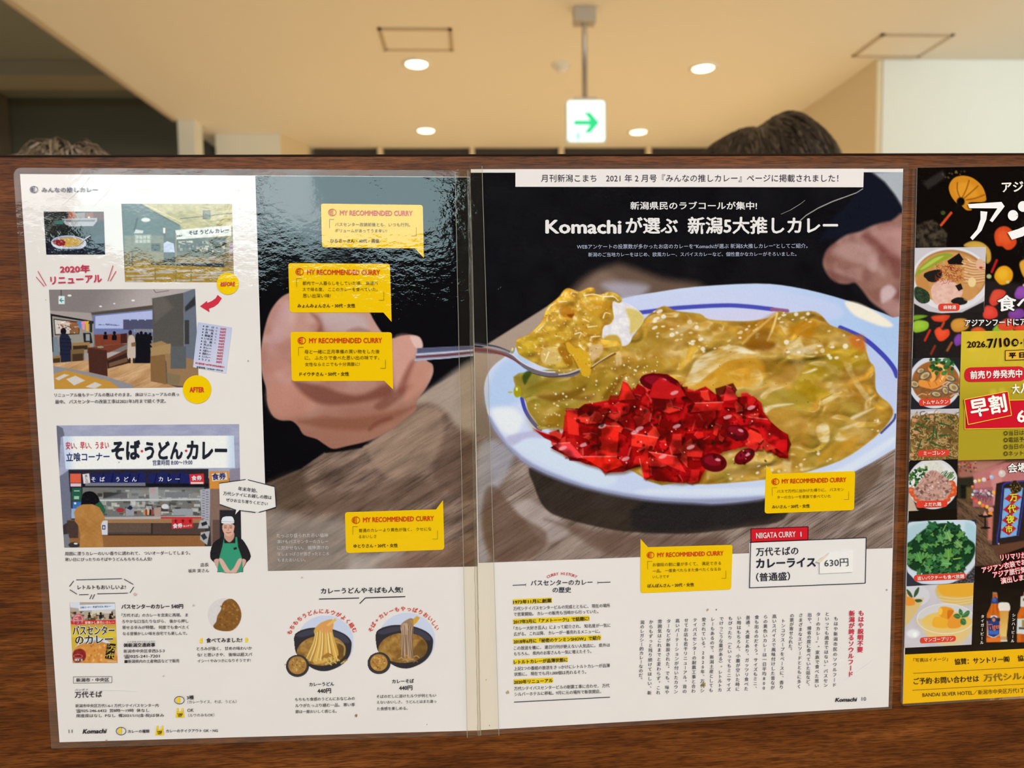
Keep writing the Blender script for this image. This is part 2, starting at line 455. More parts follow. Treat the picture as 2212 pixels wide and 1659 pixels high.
def inpoly(pts):
    pts = [tuple(p) for p in pts]
    def f(x, y):
        r = False
        for i in range(len(pts)):
            (ax, ay), (bx, by) = pts[i - 1], pts[i]
            if (ay > y) != (by > y) and x < (bx - ax) * (y - ay) / (by - ay) + ax: r = not r
        return r
    xs = [p[0] for p in pts]; ys = [p[1] for p in pts]
    return f, (min(xs), min(ys), max(xs), max(ys))

def grad(c0, c1, x0, y0, x1, y1):
    L = (x1 - x0) ** 2 + (y1 - y0) ** 2
    return lambda X, Y: mix(c0, c1, sstep(0, 1, ((X - x0) * (x1 - x0) + (Y - y0) * (y1 - y0)) / L))

def woodtone(c0, c1, ang, sc=1.0, k=1.0, seed=0):
    c, n = math.cos(math.radians(ang)), math.sin(math.radians(ang))
    def f(X, Y):
        u = X * c + Y * n; v = -X * n + Y * c
        big = fbm(u / 90 / sc, v / 22 / sc, 3, seed)
        fine = sstep(.5, .78, fbm(u / 70 / sc, v / 1.6 / sc, 2, seed + 5))
        r = mix(c0, c1, np.clip(big * 1.6 - .3, 0, 1))
        return r * (1.03 - .42 * k * fine)[..., None]
    return f

def skin(base, shade, lit, sc, seed=0):
    return lambda X, Y: mix(mix(shade, base, np.clip(fbm(X / sc, Y / sc, 3, seed) * 2.2 - .4, 0, 1)), lit, np.clip(fbm(X / sc / .8, Y / sc / .8, 2, seed + 9) * 3 - 1.6, 0, 1))
def print_hand_photo():
    # left half of the big photograph: a fist holding the spoon over a wooden table
    c = Cv([(553, 381), (1014, 384), (1034, 1222), (580, 1232)], 1.6)
    c.fill((17, 17, 20))
    wood = woodtone((88, 70, 60), (150, 124, 108), -31, .7, .7, 2)
    c.fr(540, 840, 3.95)
    c.poly([(130, 810), (440, 680), (640, 540), (760, 525), (1010, 470), (1220, 330), (1420, 95), (1560, -20), (1990, -260), (1990, 1620), (100, 1620)], wood, 3, id=1)
    c.poly([(1420, 95), (1560, -20), (1990, -260), (1990, 430), (1800, 350), (1680, 200), (1560, 130)], (176, 158, 142), 9, 5, op=.75)
    c.poly([(1150, 330), (1500, 150), (1640, 230), (1640, 500), (1480, 690), (1200, 760), (1000, 520)], (178, 148, 124), 9, 5, op=.45)
    c.poly([(1650, 430), (1800, 340), (1990, 450), (1990, 900), (1760, 900), (1560, 760)], (92, 70, 58), 12, 5, op=.55)
    c.poly([(130, 820), (430, 700), (500, 870), (560, 1000), (140, 1040)], (70, 54, 40), 12, 5, op=.6)
    c.poly([(520, 900), (1000, 860), (1330, 760), (1590, 820), (1600, 940), (900, 1050), (560, 1020)], (96, 74, 60), 10, 5, op=.45)
    c.poly([(130, 1060), (500, 1090), (900, 1160), (820, 1600), (140, 1600)], (160, 150, 140), 14, 5, op=.55)
    c.poly([(900, 1420), (1300, 1380), (1200, 1560), (880, 1600)], (186, 178, 170), 14, 5, op=.6)
    c.poly([(1200, 1420), (1950, 1280), (1950, 1500), (1150, 1560)], (120, 84, 66), 14, 5, op=.4)
    # dark sleeve in front of the table
    c.poly([(560, 430), (700, 520), (1000, 450), (960, 500), (800, 530), (650, 545)], (20, 18, 18), 2, op=.9)
    # fist
    c.fr(540, 360, 3.318)
    fist = [(290, 905), (215, 950), (150, 1040), (110, 1160), (85, 1300), (80, 1400), (95, 1500), (120, 1590), (130, 1700), (165, 1780), (220, 1815), (300, 1820), (350, 1860), (390, 1920), (480, 1950),
            (540, 1990), (600, 2020), (700, 2000), (860, 1960), (1000, 1890), (1120, 1800), (1190, 1740), (1195, 1680), (1260, 1590), (1310, 1490), (1310, 1420), (1270, 1390),
            (1235, 1330), (1240, 1270), (1215, 1220), (1150, 1205), (1080, 1215), (1015, 1230), (950, 1190), (890, 1100), (860, 1045), (780, 930), (600, 880), (420, 880)]
    b0 = skin((188, 142, 128), (166, 114, 100), (206, 168, 158), 60, 4)
    b = lambda X, Y: mix(b0(X, Y), (148, 98, 78), sstep(800, 950, Y + .15 * (X - 600)) * .75)
    c.poly(fist, b, 2.2, 4, id=2)
    dk = (118, 62, 52)
    c.poly([(440, 1050), (520, 1100), (525, 1180), (480, 1190), (500, 1130)], dk, 7, 4, op=.65)
    c.poly([(520, 1060), (790, 1060), (850, 1170), (700, 1180), (560, 1180)], (190, 172, 172), 10, 4, op=.7)
    c.poly([(700, 1180), (780, 1150), (860, 1185)], dk, 6, 4, op=.4)
    c.poly([(160, 1090), (225, 990), (310, 990), (270, 1180), (170, 1330), (130, 1380)], (190, 146, 146), 13, 4, op=.6)
    c.poly([(130, 1420), (300, 1420), (310, 1680), (180, 1680)], (190, 134, 120), 12, 4, op=.5)
    c.poly([(130, 1600), (300, 1560), (480, 1680), (420, 1760), (250, 1800), (160, 1760)], (190, 132, 114), 10, 4, op=.7)
    c.poly([(310, 1540), (480, 1560), (760, 1640), (980, 1560), (1010, 1640), (700, 1700), (480, 1690)], (112, 62, 50), 8, 4, op=.75)
    c.poly([(350, 1830), (520, 1790), (760, 1800), (1080, 1740), (1180, 1720), (900, 1870), (600, 1880)], (128, 78, 58), 8, 4, op=.65)
    c.poly([(900, 1700), (1130, 1560), (1150, 1600), (960, 1740)], (112, 64, 52), 7, 4, op=.6)
    c.line([(860, 1880), (920, 1830), (1010, 1800)], 26, (120, 62, 50), 4, 4, op=.6)
    c.poly([(1030, 1240), (1150, 1210), (1200, 1290), (1150, 1400), (1060, 1560), (1030, 1500)], (208, 152, 136), 7, 4, op=.75)
    c.poly([(1150, 1215), (1215, 1225), (1238, 1290), (1195, 1300), (1170, 1270)], (226, 190, 180), 3, 4, op=.8)
    c.poly([(1060, 1600), (1140, 1420), (1180, 1390), (1170, 1440), (1110, 1600)], (130, 68, 56), 7, 4, op=.6)
    c.poly([(1190, 1420), (1300, 1430), (1260, 1570), (1120, 1680), (1130, 1560)], (196, 136, 116), 8, 4, op=.6)
    # spoon handle
    c.poly([(1200, 1302), (1450, 1290), (1600, 1284), (1660, 1290), (1660, 1345), (1600, 1352), (1400, 1374), (1180, 1392)], (142, 144, 164), 1, id=3)
    c.poly([(1200, 1302), (1450, 1290), (1660, 1284), (1660, 1306), (1400, 1322), (1200, 1336)], (84, 86, 112), 1.6)
    c.poly([(1190, 1358), (1400, 1342), (1660, 1318), (1660, 1330), (1420, 1358), (1190, 1372)], (112, 60, 70), 1)
    c.line([(1195, 1346), (1400, 1332), (1640, 1310)], 8, (196, 198, 210), .9)
    c.line([(1185, 1386), (1400, 1372), (1640, 1348)], 8, (178, 180, 196), .9)
    c.grain(9)
    return c, {0: 'dark_background', 1: 'wood_table', 2: 'fist', 3: 'spoon_handle'}

def print_curry_photo():
    # right half: spoonful of yellow curry over a plate with red pickles
    c = Cv([(1017, 374.5), (1947, 373.5), (1924.5, 1182), (1034, 1214)], 1.5)
    c.fill(lambda X, Y: np.array([20, 19, 21.]) + (fbm(X / 40, Y / 40, 3, 2) * 8)[..., None])
    c.fr(1460, 350, 4.254)
    c.poly([(1780, 100), (1900, 190), (1990, 300), (2040, 380), (2070, 430), (2100, 430), (2100, 80)], (168, 172, 176), 5, id=0)
    c.poly([(1690, 90), (1780, 95), (1900, 200), (2000, 330), (2060, 430), (2080, 545), (1800, 590), (1500, 690), (1300, 740), (1400, 560), (1690, 260)], (25, 27, 38), 6, 0, op=.85)
    # table behind the plate
    c.fr(0, 0, 1)
    back = woodtone((104, 84, 72), (128, 106, 92), -30, 2, .2, 4)
    c.poly([(1215, 655), (1262, 600), (1325, 572), (1362, 578), (1430, 602), (1520, 622), (1520, 700), (1200, 720)], (106, 84, 70), 14, 4, id=1, op=.95)
    c.poly([(1250, 640), (1290, 590), (1330, 600), (1350, 640), (1280, 690)], (140, 116, 102), 12, 4, op=.6)
    c.poly([(1020, 764), (1056, 741), (1172, 668), (1215, 640), (1260, 640), (1260, 800), (1100, 960), (1020, 980)], lambda X, Y: mix((168, 146, 130), (128, 112, 100), sstep(760, 930, Y) + 0 * X), 2.5, id=1)
    c.poly([(1340, 645), (1300, 615), (1350, 610), (1400, 620), (1370, 650)], (170, 164, 178), 12, 4, op=.8)
    # table in front
    c.poly([(1000, 930), (1093, 950), (1160, 1000), (1300, 1060), (1550, 1090), (1850, 1010), (1960, 940), (1960, 1250), (1000, 1250)], woodtone((112, 92, 80), (158, 138, 126), -33, .7, .8, 6), 2, id=1)
    for p, k, o, sf in (([(1035, 965), (1110, 980), (1070, 1060), (1040, 1120), (1055, 1215), (1030, 1215)], (168, 170, 186), .6, 10),
                        ([(1110, 1090), (1150, 1080), (1230, 1140), (1180, 1170), (1130, 1120)], (190, 176, 172), .55, 8),
                        ([(1045, 1070), (1070, 1050), (1120, 1110), (1180, 1150), (1160, 1195), (1080, 1214), (1045, 1160)], (96, 70, 56), .65, 7),
                        ([(1200, 1180), (1240, 1150), (1300, 1185), (1270, 1210), (1160, 1210)], (174, 156, 144), .45, 8),
                        ([(1180, 1120), (1320, 1150), (1460, 1158), (1560, 1160), (1540, 1195), (1330, 1200), (1220, 1140)], (98, 74, 62), .6, 8)):
        c.poly(p, k, sf, 5, op=o)
    c.poly([(1152, 1005), (1155, 1052), (1176, 1095), (1215, 1117), (1324, 1143), (1420, 1150), (1500, 1150), (1600, 1138), (1690, 1120), (1690, 1060), (1500, 1070), (1300, 1050)], (40, 33, 28), 3, 4, op=.84)
    c.poly([(1390, 1080), (1640, 1078), (1660, 1120), (1390, 1150)], (26, 27, 32), 8, 3, op=.6)
    c.poly([(1846, 1030), (1900, 1000), (1890, 1040), (1850, 1075)], (92, 70, 52), 6, 4, op=.6)
    # right hand
    c.fr(1460, 350, 4.254)
    hand = [(2110, 535), (1960, 545), (1800, 585), (1680, 640), (1560, 672), (1460, 735), (1380, 800), (1340, 890), (1345, 970), (1400, 1060), (1480, 1110), (1560, 1120), (1630, 1110), (1700, 1180), (1780, 1285), (1900, 1370), (2110, 1480)]
    c.poly(hand, skin((150, 108, 96), (124, 80, 72), (176, 138, 130), 40, 8), 4.5, 4, id=2)
    c.poly([(1420, 820), (1560, 730), (1700, 760), (1850, 900), (1900, 1050), (1740, 960), (1560, 900)], (186, 150, 142), 10, 4, op=.6)
    c.poly([(1690, 690), (1800, 780), (1930, 900), (1990, 1060), (2060, 1060), (2060, 900), (1900, 760), (1760, 660)], (110, 58, 52), 8, 4, op=.6)
    c.poly([(1800, 640), (2090, 590), (2090, 860), (1980, 860), (1850, 720)], (182, 134, 128), 10, 4, op=.6)
    c.poly([(1380, 1000), (1540, 1050), (1640, 1090), (1540, 1120), (1430, 1090)], (104, 62, 54), 7, 4, op=.6)
    c.poly([(1660, 1100), (1760, 1160), (1880, 1180), (1840, 1280), (1760, 1240)], (122, 78, 66), 8, 4, op=.5)
    c.poly([(1870, 1180), (1950, 1130), (2010, 1190), (1960, 1260), (1880, 1300)], (204, 178, 178), 5, 4, op=.8)
    c.poly([(1880, 1320), (1990, 1260), (2080, 1330), (2080, 1440), (1950, 1390)], (176, 134, 130), 7, 4, op=.6)
    # plate
    c.fr(0, 0, 1)
    plate = [(1046, 850), (1050, 815), (1066, 790), (1096, 766), (1160, 715), (1250, 676), (1345, 645), (1420, 631), (1500, 620), (1630, 613), (1709, 620), (1799, 641), (1889, 671), (1925, 686), (1965, 706),
             (1960, 950), (1930, 968), (1848, 1015), (1750, 1052), (1648, 1075), (1554, 1086), (1500, 1084), (1389, 1076), (1259, 1050), (1150, 1008), (1094, 961), (1059, 910)]
    c.poly(plate, lambda X, Y: mix(mix((196, 206, 232), (168, 192, 226), sstep(1500, 1950, X) * sstep(950, 700, Y)), (206, 210, 232), sstep(1250, 1050, X)), 1.6, 3, id=3)
    c.poly([(1060, 900), (1092, 950), (1150, 1000), (1259, 1044), (1389, 1070), (1500, 1076), (1600, 1073), (1648, 1070), (1640, 1080), (1554, 1089), (1500, 1088), (1389, 1080), (1259, 1054), (1150, 1012), (1094, 965), (1056, 912)], (132, 134, 164), 5, 3, op=.8)
    c.poly([(1050, 850), (1075, 790), (1140, 760), (1130, 860), (1060, 880)], (160, 190, 226), 10, 4, op=.6)
    c.poly([(1062, 885), (1105, 880), (1130, 905), (1110, 940), (1080, 925)], (232, 234, 236), 8, 4, op=.8)
    c.poly([(1100, 950), (1150, 930), (1190, 950), (1230, 985), (1330, 1030), (1290, 1050), (1190, 1010), (1120, 970)], (206, 218, 240), 7, 4, op=.9)
    c.poly([(1093, 945), (1120, 935), (1165, 928), (1190, 945), (1140, 945), (1105, 962)], (178, 172, 202), 5, 4, op=.8)
    c.poly([(1300, 650), (1500, 632), (1640, 626), (1800, 655), (1800, 690), (1640, 670), (1480, 670), (1360, 690)], (198, 202, 232), 6, 4, op=.6)
    c.poly([(1500, 675), (1660, 670), (1660, 695), (1500, 690)], (206, 200, 224), 7, 4, op=.8)
    c.poly([(1822, 653), (1850, 655), (1890, 675), (1925, 702), (1905, 706), (1860, 690), (1835, 675)], (240, 228, 206), 4, 4, op=.95)
    c.poly([(1855, 725), (1925, 790), (1932, 900), (1925, 900), (1900, 840), (1870, 780)], (188, 194, 224), 5, 4, op=.7)
    c.poly([(1400, 1055), (1650, 1050), (1800, 1015), (1930, 940), (1928, 955), (1800, 1035), (1650, 1066), (1400, 1066)], (216, 222, 236), 5, 4, op=.8)
    blue = (66, 70, 168)
    c.line([(1376, 676), (1410, 672), (1460, 665.5), (1557, 660), (1610, 662), (1665, 668)], 9, blue, 1.8, 4, op=.95)
    c.line([(1665, 668), (1698, 672)], 8, (140, 88, 132), 2)
    c.line([(1812, 708), (1862, 731), (1900, 763), (1925, 792), (1934, 812)], 10, blue, 1.6, 4)
    c.line([(1931, 895), (1926, 908), (1900, 934)], 5, (72, 74, 130), 1.4, 3)
    c.line([(1127, 860), (1134, 885), (1148, 908), (1166, 928)], 8, blue, 1.2, 4)
    # curry
    cur = [(1120, 806), (1112, 830), (1118, 852), (1133, 862), (1140, 885), (1150, 900), (1160, 915), (1166, 928), (1230, 930), (1400, 1038), (1460, 1042), (1530, 1045), (1648, 1035), (1719, 1024), (1812, 994), (1871, 956),
           (1907, 923), (1926, 893), (1918, 872), (1898, 855), (1888, 838), (1886, 795), (1874, 778), (1864, 745), (1850, 728), (1818, 712), (1790, 702), (1772, 682), (1750, 672), (1700, 676), (1681, 672), (1668, 684),
           (1630, 692), (1590, 694), (1530, 690), (1510, 678), (1460, 672), (1434, 661), (1412, 672), (1390, 690), (1350, 740), (1240, 790)]
    def curry(X, Y):
        w = fbm(X / 60, Y / 45, 3, 11); n = fbm(X / 28 + w * 2, Y / 18 + w * 2, 4, 21)
        r = mix((186, 144, 54), (152, 108, 36), np.clip(n * 2 - .6, 0, 1))
        r = mix(r, (152, 132, 50), sstep(1300, 1150, X) * .75 + sstep(.5, .7, fbm(X / 70, Y / 60, 2, 31)) * .5)
        return mix(r, (196, 156, 82), sstep(.52, .75, fbm(X / 45, Y / 30, 3, 41)) * .8)
    sl, sd = c.poly(cur, curry, 2, 3, id=4)
    X = c.X[sl]; Y = c.Y[sl]
    w = fbm(X / 50, Y / 40, 2, 3)
    h = fbm(X / 66 + w * 1.6, Y / 38 + w * 1.2, 2, 13) * 26
    c.relief(sl, h, .42, .5, p=28, spec=(236, 222, 190), mask=sstep(0, 6, sd))
    c.poly([(1140, 905), (1142, 870), (1180, 815), (1260, 800), (1330, 815), (1300, 860), (1230, 885), (1160, 925)], (150, 120, 28), 9, 4, op=.4)
    for p, k, o in (([(1160, 855), (1230, 845), (1265, 830), (1250, 855), (1200, 868)], (112, 72, 18), .7), ([(1140, 840), (1190, 812), (1230, 808), (1180, 830)], (120, 84, 20), .5),
                    ([(1240, 860), (1285, 850), (1270, 866)], (130, 84, 36), .6), ([(1300, 855), (1335, 815), (1345, 812), (1330, 840), (1312, 864)], (110, 72, 18), .75),
                    ([(1180, 905), (1225, 880), (1225, 925), (1190, 930)], (140, 92, 14), .6), ([(1612, 745), (1640, 735), (1672, 742), (1660, 756), (1625, 755)], (120, 66, 16), .75),
                    ([(1590, 712), (1640, 692), (1678, 676), (1676, 720), (1650, 745), (1600, 740)], (168, 108, 20), .55), ([(1700, 715), (1740, 690), (1762, 700), (1745, 730)], (176, 112, 18), .7),
                    ([(1640, 790), (1700, 780), (1720, 810), (1680, 830)], (150, 98, 26), .5), ([(1700, 860), (1740, 790), (1780, 800), (1760, 830), (1790, 850), (1740, 870)], (166, 134, 18), .6),
                    ([(1830, 730), (1860, 725), (1866, 752), (1850, 760)], (196, 104, 40), .8), ([(1415, 700), (1500, 690), (1520, 700), (1440, 724)], (168, 116, 26), .5),
                    ([(1340, 745), (1430, 715), (1480, 725), (1400, 770), (1390, 775)], (164, 124, 40), .5), ([(1780, 755), (1850, 750), (1870, 790), (1800, 792)], (172, 142, 24), .5),
                    ([(1820, 820), (1860, 800), (1872, 850), (1838, 860)], (164, 112, 30), .55), ([(1360, 790), (1420, 772), (1470, 780), (1430, 800), (1380, 810)], (190, 146, 48), .5),
                    ([(1640, 860), (1690, 840), (1740, 860), (1750, 880), (1700, 890), (1640, 880)], (166, 142, 54), .7), ([(1655, 890), (1710, 880), (1740, 930), (1690, 935)], (190, 138, 56), .6),
                    ([(1560, 770), (1620, 765), (1650, 800), (1610, 835), (1500, 835)], (216, 150, 40), .6), ([(1790, 960), (1850, 940), (1830, 975), (1760, 1000)], (206, 146, 40), .5)):
        c.poly(p, k, 6, 4, op=o)
    wh = (238, 226, 196)
    for p, o in (([(1490, 800), (1500, 780), (1520, 765), (1550, 755), (1600, 755), (1632, 768), (1600, 775), (1570, 780), (1540, 800), (1500, 830), (1478, 828)], .72),
                 ([(1550, 752), (1585, 746), (1620, 757), (1630, 766), (1590, 760)], .8), ([(1640, 855), (1660, 838), (1690, 835), (1665, 846), (1648, 862)], .8), ([(1648, 880), (1680, 872), (1712, 872), (1670, 880), (1650, 892)], .8),
                 ([(1765, 870), (1790, 856), (1815, 846), (1800, 858), (1775, 875)], .8), ([(1730, 805), (1755, 795), (1762, 798), (1740, 806)], .9), ([(1762, 920), (1785, 915), (1788, 950), (1772, 955), (1762, 940)], .8),
                 ([(1800, 945), (1850, 930), (1860, 932), (1820, 952)], .6), ([(1810, 925), (1850, 912), (1845, 918), (1815, 930)], .6), ([(1838, 898), (1885, 880), (1870, 890), (1840, 905)], .7), ([(1820, 790), (1835, 785), (1842, 806), (1870, 850), (1890, 868), (1868, 866)], .38),
                 ([(1620, 802), (1640, 800), (1645, 830), (1622, 840)], .45), ([(1430, 720), (1500, 695), (1480, 715), (1440, 730)], .35), ([(1695, 745), (1725, 735), (1735, 765), (1705, 765)], .5), ([(1735, 750), (1770, 742), (1775, 760), (1740, 765)], .5)):
        c.poly(p, lambda X, Y: mix((206, 164, 80), wh, sstep(.25, .62, fbm(X / 30 + Y / 20, Y / 14, 3, 4))), 3, 4, op=o)
    c.rs.seed(3)
    for reg, n, r in (((1410, 670, 1520, 745), 26, (2, 7)), ((1590, 690, 1640, 730), 12, (2, 5)), ((1680, 675, 1760, 700), 12, (2, 6)), ((1690, 710, 1860, 780), 16, (2, 6)), ((1480, 735, 1580, 760), 12, (2, 5)),
                      ((1640, 1000, 1780, 1020), 6, (2, 5)), ((1700, 960, 1900, 1000), 8, (1, 4)), ((1880, 900, 1925, 940), 10, (1, 3)), ((1460, 985, 1640, 1040), 12, (1.5, 4))):
        c.specks(reg, n, r, [(240, 232, 214), (224, 206, 160)], 1.6, .8, 3, -15, ins=inpoly(cur))
    c.specks((1150, 790, 1400, 900), 70, (.8, 2.6), [(232, 226, 190), (220, 210, 150)], .9, .8)
    c.specks((1320, 770, 1420, 850), 40, (.8, 2.8), [(236, 230, 200)], .9, .85)
    c.specks((1160, 890, 1230, 935), 20, (.6, 1.8), [(226, 216, 160)], .8, .7)
    c.specks((1500, 720, 1890, 1000), 40, (.6, 1.1), [(70, 50, 20)], .5, .8, ins=inpoly(cur))
    c.poly([(1133, 830), (1128, 812), (1140, 800), (1150, 802), (1140, 820)], (40, 60, 20), 3, 4, op=.8)
    c.ell(1117, 845, 8, 13, (164, 152, 24), 1.5, id=4); c.ell(1116, 840, 2, 4, (225, 224, 170), 1); c.ell(1102, 847, 5, 2, (176, 174, 70), 1)
    c.line([(1340, 905), (1313, 866), (1335, 818), (1352, 806)], 2.5, (150, 96, 20), 1, 4, op=.8)
    # red pickles
    pk = [(1150, 924), (1180, 936), (1208, 944), (1222, 920), (1221, 882), (1248, 882), (1262, 872), (1290, 868), (1322, 862), (1333, 862), (1345, 822), (1352, 826), (1366, 846), (1376, 828), (1388, 836), (1400, 815), (1420, 806), (1440, 808),
          (1462, 822), (1480, 845), (1492, 846), (1522, 834), (1542, 850), (1556, 856), (1567, 832), (1576, 834), (1590, 857), (1625, 855), (1642, 870), (1646, 888), (1662, 910), (1682, 928), (1700, 938), (1700, 990), (1682, 988), (1655, 970),
          (1622, 960), (1590, 968), (1560, 975), (1538, 990), (1518, 1020), (1510, 1036), (1470, 1042), (1420, 1038), (1388, 1030), (1382, 1005), (1345, 1018), (1310, 1020), (1290, 1008), (1262, 1000), (1225, 985), (1188, 966), (1205, 955)]
    c.poly([(x + 3, y + 5) for x, y in pk], (90, 50, 10), 5, op=.6)
    c.poly(pk, lambda X, Y: mix((172, 24, 24), (120, 12, 14), np.clip(fbm(X / 14, Y / 12, 3, 6) * 2.4 - .7, 0, 1)), 1.2, id=5)
    c.rs.seed(12)
    ins = inpoly([(1425 + (x - 1425) * .95, 935 + (y - 935) * .93) for x, y in pk])
    c.shards(70, ins, (12, 30), [(150, 14, 16), (110, 8, 12), (80, 6, 10), (176, 22, 22)], 1.4, .8, 2)
    c.shards(110, ins, (9, 28), [(206, 34, 30), (222, 46, 38), (190, 22, 26), (166, 18, 22), (228, 58, 42)], 1.8, .8, 2.6, hi=(240, 120, 104), sh=(60, 4, 6))
    for p, k in (([(1345, 822), (1353, 826), (1372, 862), (1335, 864)], (224, 44, 34)), ([(1567, 832), (1577, 836), (1592, 862), (1560, 866)], (216, 50, 46)), ([(1298, 918), (1336, 920), (1332, 985), (1298, 980)], (222, 38, 28)),
                 ([(1364, 935), (1420, 945), (1410, 970), (1362, 962)], (226, 50, 36)), ([(1222, 884), (1246, 884), (1250, 940), (1226, 936)], (214, 44, 34)), ([(1190, 958), (1230, 955), (1262, 990), (1230, 985)], (224, 60, 66)),
                 ([(1255, 985), (1330, 985), (1345, 1004), (1310, 1018)], (220, 36, 24)), ([(1400, 975), (1460, 985), (1480, 1020), (1430, 1000)], (214, 44, 38)), ([(1500, 870), (1560, 868), (1555, 885), (1490, 890)], (206, 36, 30)),
                 ([(1150, 924), (1180, 936), (1212, 948), (1204, 958), (1175, 945)], (150, 14, 18)), ([(1615, 900), (1655, 905), (1698, 940), (1698, 985), (1650, 950)], (190, 24, 26)), ([(1380, 990), (1388, 1030), (1400, 1030), (1398, 960)], (216, 34, 26))):
        c.poly(p, k, 1.3, op=.9); c.line([p[0], p[1]], 2.4, (240, 140, 120), 1, op=.6)
    q = c.box(1140, 800, 1710, 1050); m = (c.id[q] == 5); n = fbm(c.X[q] / 34, c.Y[q] / 24, 3, 61)
    c.rgb[q] *= np.where(m, .66 + .46 * sstep(.30, .58, n), 1)[..., None]
    c.line([(1602, 742), (1640, 706), (1676, 676)], 5, (214, 170, 90), 2, 4, op=.8); c.line([(1676, 678), (1668, 706), (1655, 735)], 5, (232, 206, 130), 1.5, 4, op=.8); c.poly([(1606, 742), (1640, 712), (1662, 712), (1650, 748), (1620, 752)], (128, 82, 24), 5, 4, op=.6)
    for x, y, rx, ry, a in ((1420, 826, 40, 19, 10), (1606, 985, 24, 15, -30), (1540, 998, 28, 20, 10), (1590, 934, 26, 16, 20)):
        c.ell(x, y, rx, ry, (92, 10, 20), 1.6, a); c.ell(x - 2, y - 4, rx * .7, ry * .55, (150, 28, 40), 3, a, op=.7); c.ell(x + rx * .3, y - ry * .3, 6, 3, (230, 160, 170), 1.5, a, op=.8)
    c.poly([(1408, 830), (1425, 815), (1470, 838), (1480, 855), (1440, 862), (1400, 858)], (196, 30, 30), 2, op=.9)
    for x, y in ((1455, 848), (1380, 925), (1460, 920), (1215, 967), (1350, 990), (1300, 920), (1490, 965), (1370, 933), (1620, 880), (1430, 985), (1570, 900), (1260, 960)):
        c.ell(x, y, 9, 4, (240, 176, 180), 1.8, -20, op=.7)
    c.specks((1240, 880, 1660, 1000), 40, (2, 5), [(50, 8, 10), (40, 20, 14), (36, 34, 24)], 1.6, .7, 2)
    c.specks((1240, 870, 1660, 1000), 40, (.8, 1.8), [(250, 190, 130), (255, 214, 200)], .8, .8)
    # rice and curry on the spoon
    c.fr(1020, 600, 4.608)
    rice = [(1390, 250), (1500, 245), (1600, 290), (1690, 370), (1690, 450), (1600, 560), (1560, 650), (1480, 680), (1300, 640), (1290, 520)]
    c.poly(rice, lambda X, Y: mix((214, 208, 214), (236, 230, 226), np.clip(fbm(X / 8, Y / 8, 3, 2) * 2 - .5, 0, 1)), 1.4, 4, id=6)
    c.poly([(1520, 310), (1620, 320), (1700, 390), (1680, 470), (1570, 560), (1560, 430)], (206, 176, 72), 4, 4, op=.75)
    c.poly([(1300, 600), (1430, 570), (1480, 660), (1420, 740), (1300, 760)], (190, 150, 50), 3, 4, op=.9)
    mass = [(430, 650), (440, 615), (560, 560), (640, 490), (690, 430), (725, 330), (750, 285), (795, 245), (860, 190), (905, 130), (950, 104), (1010, 122), (1060, 138), (1110, 118), (1160, 98), (1210, 104), (1222, 145), (1215, 160),
            (1290, 165), (1340, 142), (1410, 150), (1470, 190), (1485, 235), (1450, 252), (1395, 240), (1395, 340), (1405, 400), (1370, 460), (1310, 480), (1290, 540), (1300, 610), (1420, 620), (1480, 660), (1470, 720), (1400, 750), (1320, 790),
            (1190, 880), (1170, 960), (1130, 982), (1080, 960), (1060, 905), (900, 915), (760, 905), (640, 860), (520, 800), (455, 750)]
    def blob(X, Y):
        n = fbm(X / 16, Y / 13, 4, 8)
        r = mix((208, 168, 66), (174, 120, 34), np.clip(n * 2.4 - .8, 0, 1))
        return mix(r, (184, 152, 54), sstep(770, 800, Y) * .5 + sstep(1180, 1120, X) * .4)
    sl, sd = c.poly(mass, blob, 1.2, 3, id=6)
    X = c.X[sl]; Y = c.Y[sl]; m = sstep(0, 3, sd)
    h = 12 * np.sqrt(np.clip(np.minimum(sd, 24) / 24, 0, 1)) + fbm(X / 27, Y / 22, 2, 15) * 20
    c.relief(sl, h, .26, .75, p=34, spec=(248, 236, 190), mask=m)
    for p, k, o in (([(860, 300), (960, 290), (1010, 370), (960, 395), (890, 380)], (176, 104, 20), .7), ([(940, 370), (1010, 360), (985, 400)], (120, 52, 14), .8), ([(1110, 250), (1300, 230), (1370, 330), (1290, 420), (1140, 340)], (196, 136, 30), .5),
                    ([(850, 700), (920, 690), (1000, 830), (960, 890), (880, 780)], (150, 92, 18), .75), ([(700, 560), (900, 500), (1000, 560), (920, 640), (760, 660)], (192, 146, 34), .5), ([(1050, 420), (1260, 400), (1270, 560), (1090, 540)], (206, 160, 52), .5),
                    ([(690, 720), (800, 690), (880, 790), (860, 850), (700, 850)], (220, 190, 120), .7), ([(1160, 690), (1280, 660), (1290, 740), (1190, 830)], (212, 176, 130), .8), ([(440, 660), (560, 590), (680, 560), (640, 700), (520, 780)], (188, 156, 30), .4)):
        c.poly(p, k, 2.6, 4, op=o)
    ye = (226, 186, 60)
    c.poly([(920, 660), (960, 640), (1010, 690), (1120, 720), (1180, 850), (1170, 960), (1125, 980), (1080, 950), (1000, 800), (940, 730)], (212, 162, 40), 1.6, 4, op=.95)
    c.line([(920, 660), (945, 735), (1000, 800), (1075, 950)], 14, (140, 92, 20), 1.4, 4, op=.7)
